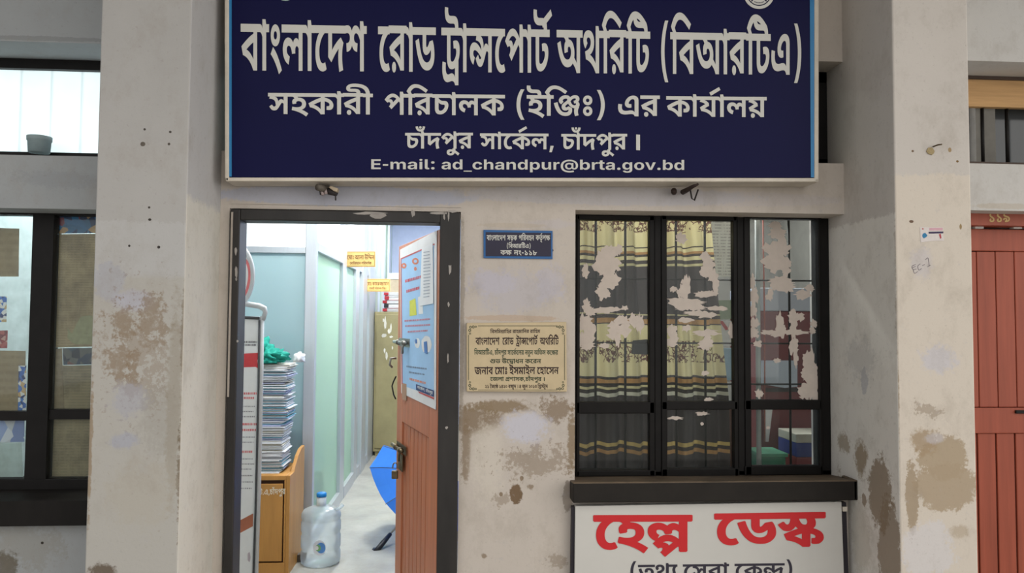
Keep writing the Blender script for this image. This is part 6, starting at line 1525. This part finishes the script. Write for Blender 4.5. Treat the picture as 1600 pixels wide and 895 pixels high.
teal = mat('teal_cloth', (28, 158, 138), .8, 0, .2, 18)
m = MB(); lump(m, (-1.285, 4.95, zst + .062), (.11, .1, .1), 3, 4, .55, 7); lump(m, (-1.19, 4.94, zst + .04), (.1, .09, .06), 8, 4, .6, 9)
tag(m.build('crumpled_cloth', teal), 'crumpled teal cloth lying on the tall stack of papers', 'cloth')
m = MB(); lump(m, (-1.015, 5.0, zst + .03), (.034, .05, .04), 5, 3, .5, 7)
tag(m.build('crumpled_paper', pc_[0]), 'crumpled white paper beside the teal cloth on the stack', 'paper')

# big water bottle
bc = P(501, 862, 5.02); bc = Vector((bc.x, 5.02, .003))
plas = glass('bottle_plastic', (.95, .98, .99), .3, (236, 246, 248), .08)
bot = thing('water_bottle', bc, 'large clear water bottle with a blue cap on the office floor', 'bottle')
r = .124
prof = [(.0, 0), (r * .86, 0), (r * .97, .012), (r, .03), (r, .075), (r * .955, .085), (r * .955, .098), (r, .108), (r, .175), (r * .96, .186), (r * .96, .198), (r, .21), (r, .262), (r * .965, .27), (r * .965, .28), (r, .29), (r * .99, .312), (r * .9, .334), (r * .7, .346), (r * .4, .354), (.032, .36), (.0285, .37), (.0285, .41)]
MB().lathe(bc, prof, 40).build('body', plas, bot)
m = MB().lathe(bc, [(.0, .418), (.0, .442), (.024, .442), (.031, .438), (.0315, .418), (.03, .416)], 24); m.build('blue_cap', mat('blue_cap', (22, 128, 204), .35), bot)
m = MB().lathe(bc, [(.0285, .355), (.03, .36), (.03, .414), (.0, .416)], 24); m.build('neck', mat('clear_neck', (196, 206, 210), .3), bot)
m = MB(); m.tube([bc + Vector((.085, -.03, .335)), bc + Vector((.12, -.035, .35)), bc + Vector((.14, -.03, .372))], [.008, .01, .012], 8); m.build('moulded_handle', plas, bot)
# round label wrapped on the side
def onb(u, v, off=.002):
    """point of the bottle wall seen in a picture column"""
    d = ray(u, v); o = CAM - bc
    a = d.x ** 2 + d.y ** 2; b = 2 * (o.x * d.x + o.y * d.y); c = o.x ** 2 + o.y ** 2 - (r + off) ** 2
    t = (-b - math.sqrt(max(b * b - 4 * a * c, 0))) / (2 * a)
    return CAM + d * t
for nm, rr, off, c in (('round_label', 12, .002, (222, 226, 232)), ('blue_print', 8.4, .003, (86, 142, 206)), ('green_print', 5.2, .0042, (120, 176, 116)), ('white_print', 3.2, .0052, (230, 232, 230))):
    m = MB(); cu = 499 + (2.5 if nm == 'blue_print' else -2 if nm == 'green_print' else -4 if nm == 'white_print' else 0)
    ps = [onb(cu, 856, off)] + [onb(cu + rr * .84 * math.cos(2 * math.pi * k / 24), 856 + rr * math.sin(2 * math.pi * k / 24), off) for k in range(24)]
    m.add(ps, [(0, 1 + k, 1 + (k + 1) % 24) for k in range(24)]); m.build(nm, mat('label_%d' % c[0], c, .5), bot)
m = MB(); q = P(470, 872, 5.05); m.box(q.x - .05, q.x + .03, 5.04, 5.09, .003, .05); tag(m.build('floor_socket', mat('dark_socket', (84, 74, 62), .6), bevel=.006), 'small dark block on the floor between the cabinet and the water bottle', 'block')
# blue chair back standing behind the frosted sheet
ch = thing('blue_chair', (-1.2, 5.75, 0), 'blue plastic chair seen blurred behind the frosted partition', 'chair')
bl = mat('blue_plastic', (44, 104, 168), .4)
m = MB(); m.prism([(-1.36, 5.56, .43), (-1.06, 5.56, .43), (-1.06, 5.46, .8), (-1.12, 5.44, .93), (-1.3, 5.44, .93), (-1.36, 5.46, .8)], (0, .03, 0)); m.build('backrest', bl, ch, bevel=.01)
m = MB().box(-1.38, -1.05, 5.57, 5.95, .42, .45); m.build('seat', bl, ch, bevel=.01)
for x in (-1.36, -1.07):
    for y in (5.61, 5.92):
        MB().tube([(x, y, 0), (x, y, .42)], .016, 8).build('leg', bl, ch)

# open blue umbrella left to dry on the floor
C0 = Vector((-.255, 5.62, .285)); A0 = Vector((.50, .62, .5)).normalized()
UR = .47
e1 = A0.cross(Vector((0, 0, 1))).normalized(); e2 = e1.cross(A0).normalized()
um = thing('umbrella', C0 - A0 * .5, 'open blue umbrella lying on the office floor behind the door leaf', 'umbrella')
apex = C0 + A0 * .2
m = MB()
vs_, fs = [apex], []
N8, K = 8, 6
for s in range(N8 * 4):
    an = 2 * math.pi * (s / (N8 * 4)) + R(20)
    seg = (s % 4) / 4
    sag = 1 - .09 * math.sin(math.pi * seg)
    for k in range(1, K + 1):
        t = k / K
        rr = UR * t * (1 - (1 - sag) * t)
        dp = .2 * (1 - t ** 1.7) - .02 * math.sin(math.pi * seg) * t
        vs_.append(C0 + A0 * dp + (e1 * math.cos(an) + e2 * math.sin(an)) * rr)
n = N8 * 4
for s in range(n):
    b0, b1 = 1 + s * K, 1 + ((s + 1) % n) * K
    fs.append((0, b0, b1))
    for k in range(K - 1):
        fs.append((b0 + k, b0 + k + 1, b1 + k + 1, b1 + k))
m.add(vs_, fs, False)
tn = NT('blue_nylon')
tn.b.inputs['Base Color'].default_value = lin((66, 132, 226)); tn.b.inputs['Roughness'].default_value = .6
tlu = tn.n('ShaderNodeBsdfTranslucent'); tlu.inputs[0].default_value = lin((70, 136, 232))
mxu = tn.n('ShaderNodeMixShader'); mxu.inputs[0].default_value = .5
tn.l(tn.b.outputs[0], mxu.inputs[1]); tn.l(tlu.outputs[0], mxu.inputs[2])
tn.l(mxu.outputs[0], [x for x in tn.t.nodes if x.type == 'OUTPUT_MATERIAL'][0].inputs[0])
m.build('canopy', tn.m, um)
m = MB().tube([C0 - A0 * .46, apex + A0 * .06], .006, 8); m.build('shaft', steel, um)
for s in range(8):
    an = 2 * math.pi * s / 8 + R(20)
    d = e1 * math.cos(an) + e2 * math.sin(an)
    m = MB().tube([C0 + A0 * (.2 * (1 - t ** 1.7) - .008) + d * UR * t for t in (.02, .3, .6, .85, 1)], .0025, 6); m.build('rib', steel, um)
hb = C0 - A0 * .46
m = MB().tube([hb + A0 * .08, hb, hb - A0 * .05, hb - A0 * .075 - e1 * .012 + Vector((0, 0, -.006)), hb - A0 * .07 - e1 * .035 + Vector((0, 0, -.014)), hb - A0 * .045 - e1 * .045 + Vector((0, 0, -.02))], [.014, .018, .018, .017, .016, .014], 10); m.build('hook_handle', mat('black_handle', (26, 26, 34), .4), um)

# ================================================================ behind the middle window
# curtain: cream bands with brown scrolls, striped borders and charcoal bands
YCU = 3.66
t = NT('striped_curtain')
g = t.geo(); sp = t.n('ShaderNodeSeparateXYZ'); t.l(g.outputs['Position'], sp.inputs[0])
zv = lambda v: P(1000, v, YCU).z
bands = [(300, (212, 200, 152)), (383, (60, 52, 48)), (386, (212, 200, 152)), (391, (170, 128, 78)), (396, (60, 52, 48)), (400, (212, 200, 152)), (404, (66, 58, 54)), (411, (196, 186, 140)), (415, (62, 56, 55)),
         (488, (196, 186, 140)), (491, (58, 50, 48)), (497, (176, 134, 82)), (503, (58, 50, 48)), (506, (212, 200, 152)), (585, (50, 44, 42)), (589, (176, 134, 84)), (598, (50, 44, 42)), (602, (212, 200, 152)), (605, (50, 44, 42)), (612, (200, 196, 176)), (617, (60, 54, 54)),
         (690, (190, 164, 100)), (696, (60, 52, 48)), (701, (170, 130, 82)), (708, (62, 56, 55))]
z0, z1 = zv(800), zv(300)
cr = t.n('ShaderNodeValToRGB'); cr.color_ramp.interpolation = 'CONSTANT'
fz = t.rng(t.math('ADD', sp.outputs[2], t.math('MULTIPLY', t.math('SUBTRACT', t.noise(3, 2), .5), .03)), z1, z0)
els = cr.color_ramp.elements
els[0].position = 0; els[0].color = lin(bands[0][1])
els[1].position = min(1, (zv(bands[1][0]) - z1) / (z0 - z1)); els[1].color = lin(bands[1][1])
for v, c in bands[2:]:
    e = els.new((zv(v) - z1) / (z0 - z1)); e.color = lin(c)
t.l(fz, cr.inputs[0])
vor = t.n('ShaderNodeTexVoronoi'); vor.feature = 'DISTANCE_TO_EDGE'; vor.inputs['Scale'].default_value = 26; t.l(g.outputs['Position'], vor.inputs['Vector'])
sc_ = t.math('LESS_THAN', t.math('ABSOLUTE', t.math('SUBTRACT', t.noise(34, 1.5), .5)), .045)
fl = t.math('MULTIPLY', t.math('MAXIMUM', sc_, t.math('LESS_THAN', vor.outputs['Distance'], .05)), t.math('GREATER_THAN', t.noise(11, 2), .45))
def zband(a, b):
    return t.math('MULTIPLY', t.math('LESS_THAN', sp.outputs[2], zv(a)), t.math('GREATER_THAN', sp.outputs[2], zv(b)))
bm_ = t.math('ADD', zband(318, 362), zband(532, 566))
col = t.mix(t.math('MULTIPLY', fl, bm_), cr.outputs[0], lin((92, 54, 40)))
t.l(col, t.b.inputs['Base Color']); t.b.inputs['Roughness'].default_value = .9
tlc = t.n('ShaderNodeBsdfTranslucent'); t.l(col, tlc.inputs[0])
mxc = t.n('ShaderNodeMixShader'); mxc.inputs[0].default_value = .45
t.l(t.b.outputs[0], mxc.inputs[1]); t.l(tlc.outputs[0], mxc.inputs[2])
t.l(mxc.outputs[0], [x for x in t.t.nodes if x.type == 'OUTPUT_MATERIAL'][0].inputs[0])
m = MB()
nx, nz = 90, 30
vs_, fs = [], []
for j in range(nz + 1):
    s = j / nz
    v = 318 + (790 - 318) * s
    uR = 1111 + 29 * max(0, (v - 340)) / 280 if v < 620 else 1140 + (v - 620) * .01
    for i in range(nx + 1):
        u = 885 + (uR - 885) * i / nx
        p = P(u, v, YCU)
        ph = i / nx * 2 * math.pi * 6.5
        p.y += .036 * math.sin(ph) + .012 * math.sin(ph * 2.3 + 1) + .01 * math.sin(s * 5 + ph * .3)
        vs_.append(p)
for j in range(nz):
    for i in range(nx):
        a = j * (nx + 1) + i
        fs.append((a, a + 1, a + nx + 2, a + nx + 1))
m.add(vs_, fs, True)
tag(m.build('curtain', t.m), 'cream and charcoal striped curtain with brown scrolls behind the window', 'curtain')

# dim room right of curtain; maroon box and sheet made up as a reflection
YM = 4.15
mp = mat('maroon_reflection', (104, 34, 38), .45, 0, .1, 6)
mbox = thing('maroon_reflection_box', (P(1240, 600, YM).x, YM, 0), 'made-up maroon box with a pale top, imitating a reflection in the right pane', 'cabinet')
mbox0, mbox1 = P(1185, 500, YM).x, P(1330, 500, YM).x
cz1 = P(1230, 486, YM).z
m = MB().box(mbox0, mbox1, YM, YM + .45, 0, cz1); m.build('body', mp, mbox, bevel=.006)
m = MB().box(mbox0, mbox1, YM - .006, YM + .45, cz1, P(1230, 450, YM).z); m.build('pale_top', mat('pale_top', (168, 174, 186), .5, 0, .08, 4), mbox, bevel=.006)
m = MB().box(mbox0 + .03, mbox1, YM - .004, YM, P(1230, 612, YM).z, P(1230, 606, YM).z); m.build('dark_reflection_line', dk, mbox)
sht = thing('pale_reflection_sheet', P(1215, 600, YM), 'made-up pale blue sheet on the maroon box, imitating a reflection', 'paper')
m = MB(); pf(m, [(1190, 563), (1246, 563), (1246, 604), (1226, 606), (1190, 600)], YM - .012, .006); m.build('sheet', mat('pale_blue_reflection', (176, 186, 200), .6, 0, .08, 6), sht)
m = MB(); pf(m, [(1194, 640), (1207, 640), (1201, 690), (1195, 690)], YM - .03, .004); tag(m.build('paper_strip', wht), 'narrow white paper strip hanging in front of the maroon box', 'paper')
YB2 = 3.8
crt = thing('carton', P(1265, 735, YB2), 'white and blue carton in the lower right corner of the window', 'carton')
xa, xb = P(1244, 700, YB2).x, P(1300, 700, YB2).x
zt_, zm, zb_, zc_ = P(1265, 678, YB2).z, P(1265, 692, YB2).z, P(1265, 714, YB2).z, P(1265, 760, YB2).z
m = MB().box(xa, xb, YB2, YB2 + .22, zm, zt_); m.build('white_lid', mat('carton_white', (176, 174, 160), .6), crt, bevel=.004)
m = MB().box(xa, xb, YB2 - .002, YB2 + .222, zb_, zm); m.build('blue_body', mat('carton_blue', (24, 48, 118), .5), crt, bevel=.004)
m = MB().box(xa, xb, YB2, YB2 + .22, zc_, zb_); m.build('red_foot', mat('carton_red', (120, 40, 40), .5), crt, bevel=.004)
tr_ = thing('green_tray', P(1208, 735, 3.82), 'green plastic tray at the foot of the right window pane', 'tray')
xa2, xb2 = P(1186, 720, 3.82).x, P(1226, 720, 3.82).x
m = MB().box(xa2, xb2, 3.8, 3.98, zc_, P(1200, 712, 3.8).z); m.build('body', mat('green_tray_plastic', (48, 120, 92), .4), tr_, bevel=.01)
m = MB().box(xa2 - .008, xb2 + .008, 3.792, 3.988, P(1200, 714, 3.8).z, P(1200, 708, 3.8).z); m.build('rim', mat('green_tray_rim', (72, 142, 112), .4), tr_, bevel=.004)
# table that carries the tray and the carton
tb = thing('office_table', (1.2, 3.9, 0), 'office table under the carton and the tray behind the window', 'table')
tx0, tx1 = P(1160, 700, 3.8).x, P(1312, 700, 3.8).x
m = MB().box(tx0, tx1, 3.74, 4.08, zc_ - .03, zc_); m.build('tabletop', mat('table_top', (96, 84, 72), .5), tb, bevel=.004)
for x in (tx0 + .03, tx1 - .03):
    for y in (3.77, 4.05):
        MB().box(x - .02, x + .02, y - .02, y + .02, 0, zc_ - .03).build('leg', mat('table_leg', (70, 60, 52), .6), tb)
# sheets made up to stand for street reflections in the middle pane
YG = 4.05
m = MB(); pf(m, [(1096, 330), (1152, 330), (1153, 432), (1098, 432)], YG, .004)
tag(m.build('printed_reflection_sheet', sheet_mat('white_print_reflection', (226, 226, 218), (120, 122, 120), 60, .5, (170, 160, 140), .3, .2)), 'made-up whitish sheet imitating a reflection beside the right edge of curtain', 'paper')
m = MB(); pf(m, [(1098, 470), (1157, 468), (1158, 498), (1098, 500)], YG, .004)
tag(m.build('green_reflection_sheet', mat('pale_green_reflection', (150, 166, 140), .7, 0, .1, 20)), 'made-up dull green sheet imitating a reflection in the middle casement', 'paper')
rs_ = thing('striped_reflection_sheet', P(1135, 535, YG), 'made-up white sheet with a red stripe, imitating a reflection right of the curtain', 'paper')
m = MB(); pf(m, [(1106, 502), (1158, 500), (1159, 540), (1106, 540)], YG - .004, .004); m.build('sheet', wht, rs_)
m = MB(); pf(m, [(1124, 502), (1129, 501), (1139, 514), (1134, 516)], YG - .006, .002); m.build('red_stripe', rd, rs_)
m = MB(); pf(m, [(1106, 545), (1160, 543), (1160, 594), (1106, 594)], YG, .004)
tag(m.build('blue_reflection_sheet', mat('light_blue_reflection', (150, 186, 210), .6, 0, .06, 8)), 'made-up light blue sheet imitating a reflection low beside the curtain', 'paper')
m = MB(); pf(m, [(1106, 597), (1160, 596), (1160, 632), (1106, 632)], YG, .004)
tag(m.build('white_reflection_sheet', wht), 'made-up white sheet under the light blue one, imitating a reflection beside the curtain', 'paper')
m = MB(); pf(m, [(1090, 640), (1160, 640), (1160, 760), (1090, 760)], YG + .02, .02)
tag(m.build('brown_panel', mat('brown_panel', (104, 70, 60), .6, 0, .12, 6)), 'dull brown panel behind the lower middle pane', 'panel')
m = MB(); a, b = P(1192, 335, 3.9), P(1195, 690, 3.9); m.tube([a, (a + b) / 2 + Vector((.004, 0, 0)), b], .004, 6)
tag(m.build('red_cord', mat('red_cord', (168, 84, 66), .7)), 'thin red cord hanging behind the right casement', 'cord')
dbx = thing('dark_switch_box', P(985, 550, 3.6), 'dark box hanging against the curtain in the left pane of window', 'box')
m = MB(); pf(m, [(990, 532), (1014, 530), (1014, 554), (988, 553)], 3.585, .03); m.build('body', mat('dark_box', (48, 54, 56), .6), dbx, bevel=.004)

# ================================================================ left bay
pot = thing('plant_pot', P(62, 238, YV + .1), 'dark pot silhouetted behind the bright frosted ventilator', 'pot')
m = MB(); c = P(62, 238, YV - .05); c.z = P(62, 239, YV - .05).z
m.lathe((c.x, YV - .055, c.z), [(.0, 0), (.042, 0), (.046, .05), (.049, .052), (.05, .07), (.044, .07), (.042, .06), (.0, .055)], 24); m.build('body', mat('grey_pot', (150, 166, 168), .8), pot)
# papers pasted behind the left window
YPp = YW + .048
news = sheet_mat('old_newspaper', (190, 174, 140), (70, 64, 56), 90, .2, (104, 92, 70), .6, .35)
news2 = sheet_mat('old_newspaper_dim', (172, 160, 130), (70, 66, 58), 80, .18, (92, 84, 66), .7, .3)
tanp = sheet_mat('tan_paper', (176, 162, 134), (120, 104, 80), 30, .2, (130, 110, 80), .5, .4)
whp = sheet_mat('white_film_paper', (206, 216, 214), (150, 160, 160), 30, .1, (160, 160, 150), .4, .6)


def photo_mat(name, cols, scale=28):
    t = NT(name)
    v = t.n('ShaderNodeTexVoronoi'); v.inputs['Scale'].default_value = scale; t.l(t.geo().outputs['Position'], v.inputs['Vector'])
    s = t.n('ShaderNodeSeparateColor'); t.l(v.outputs['Color'], s.inputs[0])
    c = t.n('ShaderNodeValToRGB'); c.color_ramp.interpolation = 'CONSTANT'
    e = c.color_ramp.elements
    e[0].color = lin(cols[0]); e[0].position = 0; e[1].color = lin(cols[1]); e[1].position = 1 / len(cols)
    for k in range(2, len(cols)):
        q = e.new(k / len(cols)); q.color = lin(cols[k])
    t.l(s.outputs[0], c.inputs[0]); t.l(c.outputs[0], t.b.inputs['Base Color']); t.b.inputs['Roughness'].default_value = .5
    return t.m


ph1 = photo_mat('blue_photo_strip', [(30, 120, 180), (24, 60, 110), (150, 60, 84), (206, 170, 120), (30, 110, 160)], 30)
ph2 = photo_mat('dim_photo_strip', [(30, 56, 84), (44, 70, 90), (110, 70, 66), (90, 96, 96), (24, 40, 60)], 30)
ph3 = photo_mat('blue_white_photo', [(40, 100, 190), (226, 230, 230), (30, 60, 120), (200, 170, 120), (60, 120, 200)], 60)
for (pts, m_, nm, lab, dy) in (
        ([(-40, 355), (30, 357), (29, 432), (-40, 432)], tanp, 'pasted_paper', 'tan paper pasted at the top of the far left pane', 0),
        ([(-20, 463), (10.5, 463), (10, 503), (-20, 503)], ph3, 'pasted_photo', 'small blue and white photo pasted in the far left pane', 0),
        ([(-20, 517), (12, 516), (11, 544), (-20, 544)], photo_mat('red_photo', [(150, 60, 66), (190, 150, 140), (120, 50, 60), (170, 84, 84)], 60), 'pasted_photo', 'small reddish picture pasted under the blue photo at far left', 0),
        ([(-60, 547), (40, 548), (39, 642), (-60, 642)], tanp, 'pasted_paper', 'large stained tan paper low in the far left pane', .0016),
        ([(29, 571), (41, 571), (40.5, 641), (28, 641)], ph3, 'pasted_photo', 'narrow blue picture strip along the mullion in far left pane', 0),
        ([(-60, 655), (38, 657), (38, 690), (-60, 692)], photo_mat('pale_blue_photo', [(150, 170, 214), (206, 214, 226), (120, 140, 190), (190, 196, 206)], 14), 'pasted_photo', 'pale blue picture in the lower far left pane', 0),
        ([(-60, 694), (34, 692), (36, 748), (-60, 748)], whp, 'pasted_paper', 'grey crumpled paper in the lower far left pane', 0),
        ([(79, 338), (160, 338), (160, 364), (79, 365)], ph1, 'pasted_photo', 'blue picture strip with pink figures atop the right pane of left window', 0),
        ([(79, 366), (160, 365), (160, 541), (78, 543)], news, 'pasted_newspaper', 'yellowed newspaper page filling the upper pane beside the pillar', 0),
        ([(76, 546), (97, 544), (100, 640), (74, 641)], tanp, 'pasted_paper', 'brown scrap of paper along the mullion in the pane by the pillar', .0016),
        ([(98, 544), (160, 543), (160, 569), (99, 570)], ph2, 'pasted_photo', 'dim picture strip across the middle of the pane beside the pillar', 0),
        ([(95, 571), (160, 570), (160, 641), (96, 641)], news2, 'pasted_newspaper', 'darker newspaper page below the dim picture strip by the pillar', .003),
        ([(73, 655), (160, 655), (160, 749), (74, 749)], news2, 'pasted_newspaper', 'old newspaper page in the lower pane beside the left pillar', .003)):
    m = MB(); pf(m, pts, YPp + dy, .0012)
    tag(m.build(nm, m_), lab, 'paper', 'papers pasted on the left window')
m = MB(); pf(m, jag([(126, 494), (147, 492), (147, 537), (118, 538), (104, 528), (106, 513), (112, 520)], 1.5, 2), YPp - .002, .001)
tag(m.build('torn_poster_scrap', mat('pale_scrap', (176, 178, 140), .8, 0, .15, 60)), 'torn pale yellow scrap on the newspaper beside the left pillar', 'paper', 'papers pasted on the left window')
